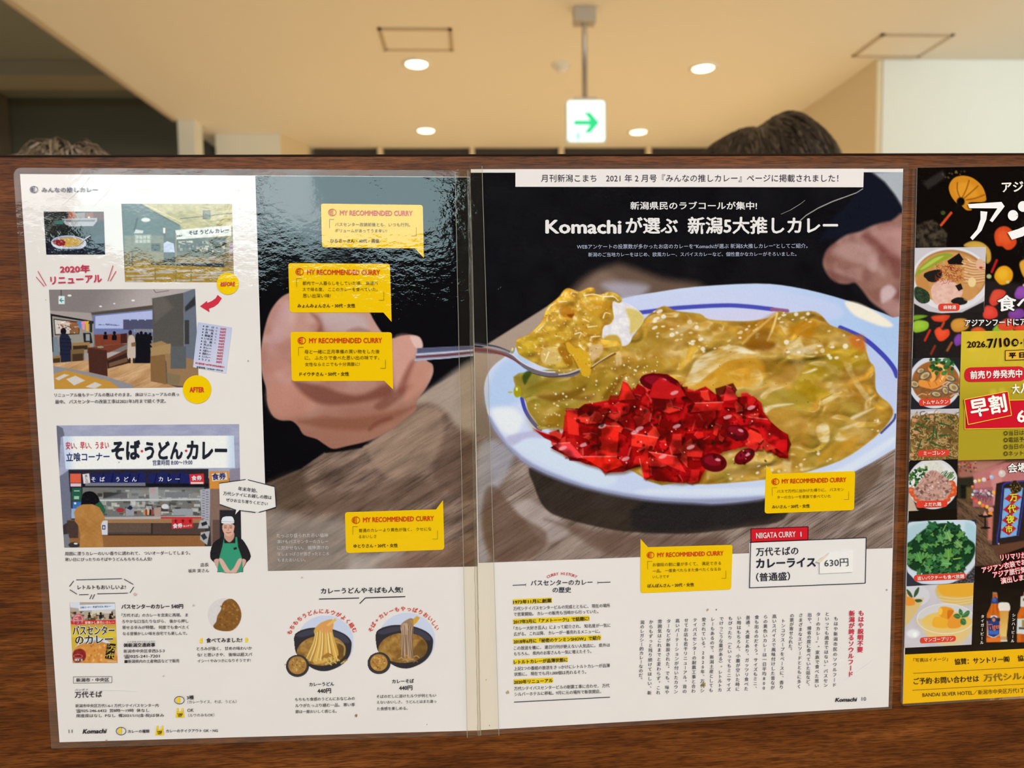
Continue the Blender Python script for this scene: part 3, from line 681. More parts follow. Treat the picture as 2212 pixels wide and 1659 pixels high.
    for p in ([(1110, 180), (1200, 165), (1290, 190)], [(1300, 190), (1400, 190), (1450, 230)], [(750, 320), (780, 280), (830, 250)], [(860, 240), (940, 235)], [(1020, 560), (1080, 545), (1060, 600)], [(1300, 400), (1320, 350), (1370, 360)],
              [(1100, 410), (1160, 440)], [(660, 520), (720, 460)], [(1060, 670), (1110, 720)], [(1150, 490), (1240, 480)], [(460, 690), (490, 700)], [(920, 180), (930, 150)], [(1180, 590), (1270, 580)], [(760, 740), (720, 840)]):
        c.line(p, 14, (248, 238, 196), 1.1, 4, op=.85, w2=6)
    c.specks((480, 140, 1440, 900), 70, (5, 14), [(246, 234, 190), (236, 214, 130)], 1, .6, 2.5, ins=inpoly(mass))
    c.specks((480, 240, 1400, 900), 40, (2.5, 4.5), [(70, 44, 14)], .5, .9, ins=inpoly(mass))
    # spoon
    c.poly([(0, 690), (120, 696), (260, 722), (380, 760), (470, 820), (560, 880), (690, 930), (830, 948), (960, 940), (1060, 915), (1060, 950), (980, 985), (830, 990), (680, 968), (540, 915), (450, 850), (370, 795), (250, 760), (0, 740)], (110, 100, 112), 1, 3, id=7)
    c.line([(0, 655), (120, 668), (250, 690), (385, 742)], 26, (66, 64, 82), 1.2, 4, w2=16, id=7)
    c.line([(0, 664), (110, 676), (240, 696), (360, 735)], 7, (150, 150, 166), .9, 4, id=7)
    c.line([(0, 715), (150, 725), (300, 760), (400, 806), (470, 850)], 30, (124, 66, 58), 1.4, 4, id=7, w2=12)
    c.line([(380, 740), (480, 830), (600, 895), (720, 932), (820, 938)], 13, (206, 206, 214), .9, 4, id=7)
    c.line([(860, 960), (960, 948), (1070, 905)], 12, (200, 192, 180), .9, 4, id=7)
    c.line([(600, 950), (760, 985), (920, 972), (1060, 935)], 8, (64, 46, 40), 1, 4, id=7)
    c.line([(1180, 900), (1260, 840), (1340, 795), (1420, 755)], 16, (120, 76, 34), 1.2, 4, id=7)
    c.line([(1190, 880), (1270, 825), (1400, 745)], 6, (230, 222, 196), .9, 4, id=7)
    c.ell(400, 720, 22, 36, (150, 140, 110), 1.2, 20, id=7); c.ell(398, 712, 10, 18, (214, 204, 150), 1, 20)
    c.fr(0, 0, 1)
    c.grain(10)
    return c, {0: 'dark_background', 1: 'wood_table', 2: 'background_hand', 3: 'plate', 4: 'curry', 5: 'red_pickles', 6: 'curry_spoonful', 7: 'spoon'}
def people_dark(c, spots):
    for x, y, r in spots:
        c.ell(x, y, r, r * 1.15, (24, 22, 24), .7)
        c.poly([(x - r * 1.6, y + r * 4.6), (x - r * 1.5, y + r * 1.6), (x, y + r * .9), (x + r * 1.5, y + r * 1.6), (x + r * 1.6, y + r * 4.6)], (22, 22, 28), .8)

def print_dark_plate_photo():
    c = Cv([(97, 458), (226.5, 458), (229.5, 550.5), (103, 550.5)], 1.1)
    c.fr(30, 360, 4.147)
    c.fill(lambda X, Y: mix((44, 44, 42), (34, 36, 48), sstep(500, 545, Y)) + (fbm(X / 9, Y / 9, 3, 5) * 22 - 11)[..., None])
    c.rect(280, 405, 440, 520, (52, 54, 48), 4, op=.6)
    c.rect(700, 405, 830, 490, (120, 60, 56), 5, op=.8)
    c.poly([(500, 408), (560, 400), (580, 480), (490, 490)], (170, 104, 80), 1.5); c.poly([(560, 420), (650, 412), (650, 470), (575, 480)], (150, 140, 134), 1.5); c.poly([(650, 415), (720, 412), (725, 490), (660, 490)], (150, 90, 66), 1.5)
    c.poly([(600, 470), (640, 465), (635, 495), (605, 495)], (30, 26, 26), 1); c.ell(683, 458, 10, 9, (226, 210, 190), .8)
    c.poly([(440, 470), (756, 462), (756, 492), (720, 535), (520, 540), (470, 520)], (176, 172, 174), .8)
    c.poly([(470, 482), (740, 478), (735, 496), (480, 498)], (124, 116, 116), .8)
    c.poly([(365, 490), (470, 478), (450, 520), (380, 520)], (70, 116, 104), 1)
    c.poly([(300, 560), (420, 440), (440, 440), (330, 570)], (100, 100, 94), 1.5, op=.6)
    c.poly([(690, 640), (830, 610), (830, 720), (640, 760)], (60, 74, 92), 4, op=.5)
    c.rect(440, 545, 700, 620, (36, 38, 36), 3, op=.8)
    c.ell(504, 686, 158, 66, (196, 200, 214), .7, 2); c.ell(500, 676, 140, 48, (150, 152, 176), .7, 2)
    c.poly([(360, 685), (400, 655), (470, 640), (560, 640), (620, 665), (630, 695), (560, 715), (460, 720), (390, 705)], lambda X, Y: mix((186, 142, 62), (212, 180, 96), fbm(X / 4, Y / 4, 2, 3)), .8, 3)
    c.poly([(355, 672), (420, 655), (465, 665), (470, 700), (440, 716), (390, 705)], lambda X, Y: mix((160, 40, 44), (122, 28, 34), fbm(X / 3, Y / 3, 2, 4)), .8, 3)
    c.line([(600, 690), (650, 650), (692, 622)], 9, (196, 200, 210), .6); c.line([(602, 695), (655, 655)], 4, (60, 60, 70), .5)
    c.poly([(420, 740), (620, 740), (570, 755), (470, 755)], (28, 30, 40), 2)
    c.grain(14)
    return c, {0: 'photo'}

def print_before_photo():
    c = Cv([(264.5, 441), (502.5, 441.5), (507, 610), (272.5, 609.5)], 1.15)
    c.fr(30, 360, 4.147)
    c.fill(lambda X, Y: mix((92, 92, 66), (150, 140, 84), sstep(300, 380, X + .3 * Y - 120)) + (fbm(X / 14, Y / 10, 3, 5) * 26 - 13)[..., None])
    c.poly([(975, 335), (1140, 340), (1500, 520), (1500, 780), (990, 780)], (74, 88, 84), 3)
    c.poly([(1140, 338), (1980, 338), (1980, 540), (1560, 580), (1480, 520)], lambda X, Y: mix((160, 146, 84), (198, 180, 110), fbm(X / 22, Y / 10, 3, 8)), 2)
    c.line([(1140, 340), (1490, 530)], 14, (60, 60, 46), 1); c.line([(1180, 340), (1510, 500)], 7, (210, 200, 150), 1)
    c.line([(1500, 470), (1970, 420)], 7, (70, 66, 44), .8)
    c.ell(1190, 480, 40, 18, (232, 232, 220), 2.5)
    c.line([(1115, 470), (1090, 570)], 16, (24, 28, 28), 1.2); c.poly([(1085, 600), (1100, 565), (1170, 575), (1165, 600)], (206, 210, 200), 1.2)
    c.rect(1340, 545, 1370, 660, (60, 62, 48), 1); c.rect(1345, 550, 1366, 600, (216, 214, 196), 1)
    c.rect(1700, 395, 1768, 475, (74, 72, 50), .7); c.rect(1708, 405, 1762, 465, (112, 108, 76), .7)
    c.rect(1000, 620, 1350, 870, (116, 116, 92), 2); c.rect(1360, 640, 1910, 800, (66, 66, 52), 2)
    c.rs.seed(4)
    for k in range(70): c.rect(*(lambda x, y: (x, y, x + c.rs.uniform(10, 40), y + c.rs.uniform(10, 30)))(c.rs.uniform(1480, 1890), c.rs.uniform(660, 770)), [(150, 146, 124), (40, 38, 30), (190, 184, 160), (96, 84, 60)][k % 4], .8)
    c.rect(1090, 610, 1240, 690, (136, 140, 120), .8)
    for k in range(8): c.rect(1100 + k % 4 * 34, 620 + k // 4 * 36, 1126 + k % 4 * 34, 648 + k // 4 * 36, (180, 182, 166), .7)
    c.rect(1240, 690, 1320, 760, (58, 62, 54), 1)
    c.poly([(1455, 572), (1952, 528), (1955, 622), (1462, 655)], (222, 220, 206), .7)
    c.poly([(1350, 690), (1380, 670), (1440, 690), (1450, 770), (1350, 770)], (188, 192, 214), 1)
    c.rect(1930, 660, 1980, 960, (150, 126, 90), 1); c.rect(1932, 690, 1978, 780, (170, 150, 160), 1)
    c.rect(1000, 770, 1350, 890, (130, 116, 78), 1.2); c.rect(1040, 770, 1080, 890, (100, 86, 56), 1); c.rect(1080, 840, 1240, 890, (156, 132, 84), 1)
    c.rect(1350, 770, 1460, 860, (70, 72, 66), 1); c.rect(1460, 770, 1900, 812, (96, 90, 66), 1); c.rect(1460, 812, 1890, 880, (140, 118, 80), 1.2); c.rect(1880, 770, 1930, 940, (124, 104, 64), 1)
    c.rect(1240, 870, 1890, 905, (52, 54, 60), 1.2)
    c.poly([(1000, 895), (1260, 880), (1980, 905), (1980, 1045), (1000, 1040)], (164, 132, 56), 1)
    for y, x0, x1 in ((915, 1080, 1250), (935, 1010, 1180), (950, 1130, 1420), (975, 1010, 1240), (1000, 1060, 1400), (1025, 1010, 1160), (930, 1300, 1700), (965, 1520, 1980), (990, 1640, 1850), (1015, 1440, 1700), (945, 1760, 1980)):
        c.poly([(x0, y), (x1, y - 8), (x1 + 20, y + 6), (x0 + 10, y + 14)], (186, 180, 180), .9, op=.85)
    for x, y in ((1270, 830), (1455, 600), (1590, 790), (1050, 770)): c.rect(x, y, x + 10, 1030 if x > 1100 else 890, (140, 120, 70), .6)
    X, Y = c.X, c.Y
    c.rgb *= (1 + (fbm(X / 7, Y / 3.4, 3, 77) - .5) * .3)[..., None]
    return c, {0: 'photo'}

def print_after_photo():
    c = Cv([(108.5, 626), (423.5, 624.5), (431.5, 836), (120.5, 840)], 1.15)
    c.fr(30, 360, 4.147)
    c.fill(grad((132, 122, 120), (176, 164, 160), 200, 626, 300, 690))
    c.poly([(330, 1330), (700, 1300), (1260, 1250), (1260, 1659), (340, 1659)], (120, 114, 112), 1.5)
    c.poly([(330, 1290), (700, 1310), (720, 1390), (340, 1330)], (164, 152, 146), 1.5)
    c.poly([(700, 1310), (1260, 1240), (1260, 1275), (720, 1335)], (84, 74, 66), 1)
    c.poly([(715, 1330), (1255, 1280), (1255, 1500), (715, 1500)], (110, 118, 160), 1)
    c.poly([(740, 1340), (1250, 1290), (1250, 1370), (990, 1380), (990, 1450), (740, 1450)], (176, 182, 220), 1.2)
    c.rect(990, 1370, 1255, 1460, (78, 80, 104), 1)
    for x in (1050, 1120, 1185): c.ell(x, 1374, 6, 4, (226, 226, 236), 1)
    c.rect(1085, 1455, 1255, 1480, (164, 160, 170), .8)
    for k in range(20): c.rect(1090 + k * 8, 1457, 1093 + k * 8, 1478, (60, 58, 64), .4)
    for x, y, r in ((510, 1156, 18), (1078, 1200, 16), (787, 1253, 13), (910, 1228, 10)): c.ell(x, y, r, r * .5, (240, 232, 222), .8)
    c.line([(1260, 1100), (1280, 1130), (1395, 1112)], 4, (70, 64, 62), .6)
    c.rect(432, 1105, 438, 1160, (60, 56, 54), .5); c.rect(412, 1160, 466, 1232, (220, 228, 222), .7)
    c.line([(456, 1200), (424, 1198)], 9, (30, 130, 130), .6); c.line([(438, 1182), (424, 1198), (440, 1214)], 8, (30, 130, 130), .6)
    # notice board wall at left
    c.poly([(340, 1318), (725, 1385), (725, 1659), (345, 1659)], (150, 142, 132), 1); c.poly([(340, 1318), (725, 1385), (725, 1400), (350, 1338)], (34, 32, 34), .8); c.poly([(340, 1318), (354, 1322), (372, 1659), (352, 1659)], (40, 38, 42), .8)
    c.poly([(368, 1362), (600, 1390), (598, 1500), (380, 1510)], (50, 42, 36), .7); c.poly([(376, 1372), (512, 1388), (512, 1496), (386, 1500)], (206, 194, 186), .6); c.poly([(514, 1390), (592, 1398), (592, 1494), (514, 1496)], (140, 96, 60), .6)
    c.rs.seed(2)
    for k in range(40):
        x = c.rs.uniform(386, 580); y = c.rs.uniform(1385, 1485); c.rect(x, y, x + c.rs.uniform(8, 24), y + c.rs.uniform(4, 12), [(190, 90, 70), (90, 80, 70), (214, 160, 60), (120, 60, 50), (240, 230, 220)][k % 5], .6)
    for k, col in enumerate(((86, 130, 190), (226, 140, 170), (222, 170, 60), (50, 46, 50))):
        x = 585 + k * 33; c.poly([(x, 1385), (x + 34, 1382), (x + 42, 1405), (x + 30, 1410), (x + 28, 1450 + k * 12), (x + 6, 1446 + k * 12), (x + 4, 1408), (x - 8, 1408)], col, .7)
    c.poly([(630, 1490), (700, 1490), (716, 1580), (640, 1590)], (36, 36, 40), .8); c.rect(655, 1500, 690, 1560, (150, 150, 150), .8)
    # standing person at the left counter
    c.poly([(362, 1530), (400, 1520), (415, 1600), (400, 2000), (375, 2000)], (120, 130, 140), 1)
    c.ell(455, 1476, 26, 32, (26, 24, 28), .7); c.poly([(420, 1540), (440, 1500), (490, 1500), (520, 1550), (532, 1640), (525, 1760), (430, 1760), (425, 1650)], (38, 40, 58), .9, 3)
    for k in range(5): c.line([(430, 1540 + k * 34), (525, 1545 + k * 34)], 5, (26, 27, 42), .6)
    c.poly([(438, 1750), (520, 1750), (520, 1900), (512, 1975), (455, 1985), (450, 1900)], (22, 22, 26), .8)
    # shelf at the left
    c.poly([(530, 1580), (690, 1570), (690, 1640), (530, 1650)], (152, 118, 76), .8); c.poly([(540, 1605), (670, 1600), (670, 1636), (540, 1640)], (60, 46, 34), .8)
    c.poly([(345, 1700), (430, 1690), (440, 1960), (360, 1970)], (150, 116, 76), .8); c.poly([(360, 1720), (425, 1712), (430, 1930), (370, 1940)], (70, 54, 40), .8); c.poly([(520, 1640), (640, 1630), (640, 1900), (525, 1930)], (120, 92, 62), 1); c.poly([(535, 1680), (630, 1672), (630, 1880), (540, 1890)], (70, 52, 38), 1)
    # floor
    c.fr(30, 760, 3.3175)
    c.poly([(285, 80), (540, 60), (760, 30), (900, -30), (1330, 40), (1345, 262), (300, 266)], woodtone((176, 132, 88), (206, 166, 122), -24, .45, .35, 5), 1)
    c.poly([(290, 100), (350, 110), (620, 160), (860, 236), (860, 262), (300, 266), (290, 130)], (140, 136, 142), 1.4)
    c.poly([(295, 160), (380, 130), (700, 210), (770, 264), (300, 266)], (190, 140, 60), 1)
    for p in ([(305, 190), (370, 158), (406, 165), (330, 204)], [(385, 195), (450, 170), (520, 205), (440, 240)], [(520, 250), (590, 215), (640, 235), (590, 262)]): c.poly(p, (206, 196, 188), .8)
    # divider table in the middle
    c.fr(30, 360, 4.147)
    c.poly([(732, 1506), (965, 1498), (965, 1585), (740, 1610)], (126, 62, 44), .8); c.poly([(965, 1498), (1024, 1492), (1024, 1580), (965, 1585)], (70, 36, 30), .8)
    c.poly([(670, 1622), (960, 1586), (1026, 1590), (920, 1640), (860, 1665), (668, 1670)], (116, 60, 44), .8); c.ell(785, 1616, 30, 8, (150, 150, 120), 1)
    c.fr(30, 760, 3.3175)
    c.poly([(540, -30), (675, -10), (680, 175), (548, 145)], (74, 44, 36), .8); c.poly([(675, 50), (830, 0), (834, 80), (680, 120)], (56, 38, 32), .9); c.poly([(680, 45), (830, -25), (832, 0), (684, 62)], (98, 58, 44), .8); c.poly([(690, 80), (820, 40), (822, 70), (690, 110)], (150, 112, 80), 1.2, op=.6)
    # customers
    c.fr(30, 360, 4.147)
    people_dark(c, [(1150, 1490, 14), (1120, 1500, 12), (1190, 1496, 13), (1230, 1500, 12), (830, 1492, 12), (910, 1490, 14)])
    c.poly([(1100, 1500), (1230, 1500), (1250, 1640), (1230, 1760), (1090, 1760), (1090, 1600)], (26, 25, 30), 1)
    c.ell(1052, 1488, 16, 24, (42, 32, 30), .7); c.poly([(1038, 1520), (1070, 1510), (1095, 1550), (1100, 1660), (1092, 1720), (1030, 1720), (1028, 1600)], (196, 176, 160), .8, 3); c.poly([(1060, 1580), (1098, 1570), (1098, 1610), (1064, 1612)], (130, 96, 66), .8)
    c.rect(1040, 1715, 1056, 1760, (40, 34, 34), .7); c.rect(1075, 1715, 1090, 1760, (40, 34, 34), .7)
    # grey pillar and wooden desk at the right
    c.poly([(1248, 1182), (1528, 1130), (1535, 2000), (1265, 1900)], (86, 82, 78), .8); c.poly([(1248, 1182), (1350, 1165), (1440, 1260), (1270, 1400)], (110, 102, 94), 4, op=.6); c.poly([(1528, 1130), (1636, 1090), (1690, 2000), (1540, 2040)], (104, 110, 122), 1)
    c.poly([(1540, 1260), (1630, 1160), (1634, 1240), (1545, 1300)], (52, 52, 54), 2); c.rect(1538, 1375, 1578, 1590, (62, 60, 60), .8)
    c.poly([(1225, 1588), (1330, 1560), (1410, 1600), (1405, 1740), (1390, 1760)], (156, 124, 84), .8)
    c.fr(30, 760, 3.3175)
    c.poly([(985, 10), (1090, -10), (1100, 232), (988, 210)], (132, 98, 62), .8); c.poly([(985, -30), (1130, -60), (1140, 10), (990, 30)], (166, 134, 92), .8); c.poly([(1095, 10), (1320, 60), (1345, 262), (1110, 232)], (150, 116, 82), 1)
    c.poly([(1130, -40), (1240, -40), (1240, 120), (1130, 120)], (92, 94, 94), 1); c.poly([(1100, 150), (1200, 170), (1190, 230), (1105, 228)], (120, 110, 82), 2, op=.7)
    c.grain(10)
    return c, {0: 'photo'}

def print_shop_photo():
    c = Cv([(124.5, 918.5), (518, 915.5), (523, 1178), (141.5, 1181.5)], 1.1)
    c.fr(30, 760, 3.3175)
    c.fill((58, 52, 54))
    c.poly([(300, 510), (1640, 500), (1640, 900), (330, 920)], lambda X, Y: mix((150, 152, 178), (172, 172, 192), fbm(X / 30, Y / 8, 2, 3)), 1)
    c.poly([(316, 525), (360, 545), (372, 600), (345, 610), (330, 900), (318, 900)], (106, 106, 120), 1)
    c.poly([(320, 900), (410, 840), (420, 1200), (330, 1260)], (112, 114, 132), 1.5)
    c.poly([(360, 603), (1582, 598), (1590, 828), (380, 838)], lambda X, Y: mix((238, 236, 230), (190, 208, 232), np.maximum(sstep(168, 145, X), sstep(485, 506, X)) * .8), .7)
    c.poly([(400, 842), (1400, 836), (1400, 1000), (410, 1000)], (46, 42, 50), .8)
    c.poly([(560, 872), (950, 866), (952, 950), (560, 938)], (36, 40, 92), .7); c.poly([(970, 868), (1270, 868), (1270, 940), (970, 935)], (36, 40, 92), .7)
    for x in (650, 720, 840, 905, 1030, 1120, 1200): c.line([(x, 872), (x - 14, 935)], 8, (24, 26, 64), 1)
    for x in (690, 800, 890, 1050, 1180): c.poly([(x, 866), (x + 24, 850), (x + 48, 866)], (36, 40, 92), .7)
    c.rect(500, 940, 1400, 968, (30, 28, 34), .8); c.rect(520, 935, 950, 958, (176, 176, 184), .8, op=.6)
    # kitchen
    c.rect(500, 968, 1370, 1180, (112, 112, 108), 1.5)
    c.rs.seed(8)
    for k in range(150):
        x = c.rs.uniform(560, 1350); y = c.rs.uniform(985, 1160); c.rect(x, y, x + c.rs.uniform(10, 60), y + c.rs.uniform(6, 34), [(150, 150, 146), (70, 68, 66), (186, 184, 176), (50, 46, 44), (120, 104, 90), (200, 198, 192)][k % 6], .9, op=.75)
    c.rect(650, 1005, 820, 1045, (60, 58, 60), 1); c.rect(1090, 1000, 1260, 1040, (90, 90, 96), 1); c.poly([(975, 970), (1040, 966), (1045, 1070), (980, 1075)], (160, 158, 156), .8); c.rect(985, 975, 1020, 1010, (180, 140, 140), .8)
    c.line([(560, 1062), (1360, 1052)], 12, (196, 198, 200), .9); c.poly([(800, 1000), (860, 985), (1180, 985), (1340, 1010), (1350, 1060), (620, 1060)], (176, 178, 178), 3, op=.35)
    c.ell(770, 1130, 28, 16, (160, 50, 60), .8); c.poly([(808, 1120), (840, 1090), (870, 1120), (868, 1170), (812, 1172)], (150, 150, 156), .8); c.poly([(815, 1118), (840, 1095), (862, 1115), (845, 1130)], (44, 44, 70), .7)
    for k in range(5): c.poly([(935 + k * 14, 1165), (937 + k * 14, 1130), (942 + k * 14, 1120), (948 + k * 14, 1130), (949 + k * 14, 1165)], [(190, 140, 100), (150, 60, 40), (210, 170, 120), (40, 34, 36), (160, 60, 50)][k], .6)
    c.poly([(1010, 1115), (1062, 1108), (1060, 1172), (1015, 1175)], (168, 140, 130), .8); c.rect(1150, 1122, 1290, 1166, (150, 152, 156), .9); c.ell(1090, 1105, 26, 18, (206, 206, 210), 1)
    c.poly([(520, 1180), (1360, 1172), (1370, 1200), (520, 1202)], (176, 168, 166), 1)
    c.poly([(1060, 1180), (1350, 1180), (1350, 1190), (1060, 1192)], (190, 40, 44), .8)
    # counter front
    c.poly([(400, 1200), (1370, 1192), (1375, 1400), (390, 1400)], (142, 96, 58), 1); c.rect(640, 1222, 1370, 1300, (78, 62, 56), 1); c.rect(990, 1222, 1002, 1300, (50, 40, 38), .7); c.rect(640, 1222, 990, 1290, (96, 78, 68), 1.5); c.rect(640, 1196, 1370, 1222, (156, 116, 80), .9); c.rect(640, 1300, 1370, 1312, (60, 46, 42), .8)
    c.rect(390, 1205, 470, 1330, (72, 56, 50), 1.2)
    c.poly([(330, 1310), (400, 1300), (420, 1400), (360, 1400)], (120, 120, 124), 1.5)
    c.ell(440, 1380, 40, 20, (52, 50, 54), 1.4); c.ell(452, 1370, 14, 6, (230, 230, 228), 1)
    # stickers on the left frame
    c.rect(412, 870, 490, 936, (216, 96, 70), .7); c.rect(415, 940, 490, 962, (220, 190, 200), .7); c.rect(425, 972, 492, 1062, (40, 92, 72), .7); c.rect(430, 1070, 495, 1130, (60, 110, 180), .7); c.rect(420, 1120, 470, 1190, (150, 170, 200), 1)
    c.rect(440, 990, 480, 996, (190, 210, 190), .5); c.rect(440, 1030, 476, 1052, (150, 190, 160), .5); c.ell(448, 1082, 8, 8, (226, 230, 236), .5)
    c.poly([(500, 874), (548, 868), (556, 935), (508, 942)], (216, 208, 208), .7)
    # signs
    c.poly([(1264, 874), (1366, 870), (1370, 944), (1270, 946)], (206, 50, 54), .6); c.rect(1274, 930, 1364, 943, (226, 206, 200), .6)
    c.poly([(1404, 854), (1546, 852), (1550, 980), (1408, 980)], (206, 138, 62), .7); c.poly([(1424, 872), (1530, 862), (1534, 912), (1428, 924)], (226, 210, 190), .6)
    c.poly([(1136, 1195), (1286, 1188), (1290, 1258), (1140, 1266)], (196, 50, 52), .6)
    for k in range(3): c.poly([(1152 + k * 52, 1208), (1166 + k * 52, 1194), (1180 + k * 52, 1208), (1172 + k * 52, 1208), (1172 + k * 52, 1222), (1160 + k * 52, 1222), (1160 + k * 52, 1208)], (130, 24, 30), .6)
    # right side posters and pillar
    c.poly([(1404, 980), (1630, 975), (1640, 1400), (1420, 1400)], (130, 104, 92), 1); c.poly([(1550, 840), (1632, 828), (1640, 1180), (1556, 1180)], (140, 130, 146), 1); c.poly([(1340, 985), (1412, 975), (1410, 1250), (1350, 1180)], (166, 164, 174), .8)
    for k in range(24): c.rect(1356 + (k % 2) * 26, 990 + k * 9, 1374 + (k % 2) * 26, 994 + k * 9, (84, 82, 96), .5)
    for p in ([(1340, 1205), (1400, 1200), (1400, 1260), (1325, 1262)], [(1345, 1290), (1410, 1280), (1390, 1380), (1340, 1340)]): c.poly(p, (170, 170, 172), .8)
    c.rect(1350, 1215, 1390, 1240, (40, 40, 44), .8, rot=-20); c.rect(1352, 1300, 1384, 1340, (50, 50, 56), .8, rot=-30); c.rect(1430, 1200, 1480, 1400, (96, 74, 66), 1.2); c.rect(1480, 1130, 1640, 1400, (40, 38, 44), 1.5)
    # customer from behind
    c.rect(630, 1205, 680, 1308, (206, 206, 212), .7); c.rect(640, 1238, 664, 1270, (60, 58, 100), .6); c.rect(646, 1246, 658, 1262, (206, 206, 212), .5)
    c.poly([(560, 1060), (600, 1040), (650, 1100), (660, 1150), (580, 1170)], (44, 92, 66), 1, 3)
    c.poly([(490, 1090), (500, 1020), (530, 998), (575, 1000), (610, 1030), (620, 1070), (590, 1090), (580, 1110), (500, 1110)], (26, 24, 28), .8, 3)
    coat = [(446, 1180), (440, 1150), (460, 1110), (500, 1090), (570, 1088), (620, 1110), (650, 1160), (662, 1195), (640, 1215), (632, 1240), (650, 1380), (652, 1396), (480, 1396), (484, 1300), (470, 1240), (445, 1210)]
    c.poly(coat, lambda X, Y: mix((166, 112, 56), (190, 138, 78), fbm(X / 12, Y / 16, 3, 6)), .8)
    for k in range(4):
        c.line([(474, 1140 + k * 34), (636, 1250 + k * 34)], 2.6, (140, 92, 44), .5, op=.35); c.line([(630, 1140 + k * 34), (480, 1250 + k * 34)], 2.6, (140, 92, 44), .5, op=.35)
    c.rect(652, 1100, 1640, 1700, (0, 0, 0), .5, op=0)
    c.grain(12)
    return c, {0: 'photo'}

def print_manager_portrait():
    c = Cv([(452, 1110), (546, 1110), (546, 1236), (452, 1236)], 1.0)
    c.fr(30, 760, 3.3175)
    c.fill((0, 0, 0)); 
    def P(pts, col, soft=.7, sm=3, **k): c.poly(pts, col, soft, sm, id=1, **k)
    P([(1410, 1460), (1430, 1370), (1480, 1330), (1520, 1315), (1590, 1315), (1630, 1330), (1665, 1370), (1702, 1460), (1660, 1510), (1640, 1500), (1470, 1500), (1440, 1500)], (34, 32, 36))
    P([(1440, 1490), (1475, 1480), (1520, 1540), (1560, 1572), (1500, 1574), (1462, 1540)], (206, 160, 142)); P([(1670, 1490), (1640, 1480), (1600, 1540), (1550, 1572), (1620, 1574), (1655, 1530)], (206, 160, 142))
    P([(1515, 1290), (1580, 1285), (1582, 1330), (1550, 1360), (1516, 1330)], (196, 146, 126))
    c.poly([(1512, 1325), (1500, 1390), (1478, 1470), (1462, 1572), (1648, 1572), (1640, 1470), (1612, 1390), (1606, 1322), (1594, 1322), (1592, 1366), (1514, 1366)], (54, 146, 112), .7, id=1)
    P([(1475, 1485), (1500, 1480), (1545, 1550), (1565, 1573), (1520, 1573)], (214, 168, 150)); P([(1640, 1485), (1615, 1480), (1580, 1545), (1550, 1573), (1600, 1573)], (214, 168, 150))
    c.rect(1580, 1396, 1604, 1412, (40, 40, 44), .5, rot=-20)
    P([(1496, 1225), (1500, 1270), (1515, 1300), (1545, 1318), (1570, 1304), (1584, 1270), (1584, 1222), (1540, 1210)], (214, 166, 146))
    P([(1494, 1228), (1500, 1200), (1584, 1200), (1588, 1240), (1578, 1232), (1540, 1222), (1504, 1232), (1500, 1258)], (40, 34, 34))
    P([(1493, 1222), (1496, 1190), (1510, 1176), (1545, 1172), (1575, 1180), (1584, 1222), (1540, 1226)], (222, 224, 226)); c.line([(1495, 1212), (1582, 1214)], 5, (180, 184, 190), .6)
    for x in (1522, 1560): c.line([(x - 9, 1244), (x + 9, 1244)], 5, (90, 60, 50), .5); c.line([(x - 8, 1256), (x + 8, 1256)], 4, (60, 40, 36), .5)
    c.line([(1541, 1254), (1546, 1272), (1536, 1274)], 4, (170, 114, 96), .6); c.line([(1528, 1290), (1545, 1293), (1562, 1288)], 5, (150, 76, 70), .5)
    return c, {1: 'portrait_print'}

def print_price_list():
    c = Cv([(429.5, 696), (503, 707.5), (490, 806.5), (419, 793)], 1.4)
    c.fill(grad((186, 190, 214), (204, 204, 220), 430, 700, 490, 800))
    return c, {0: 'price_sheet'}

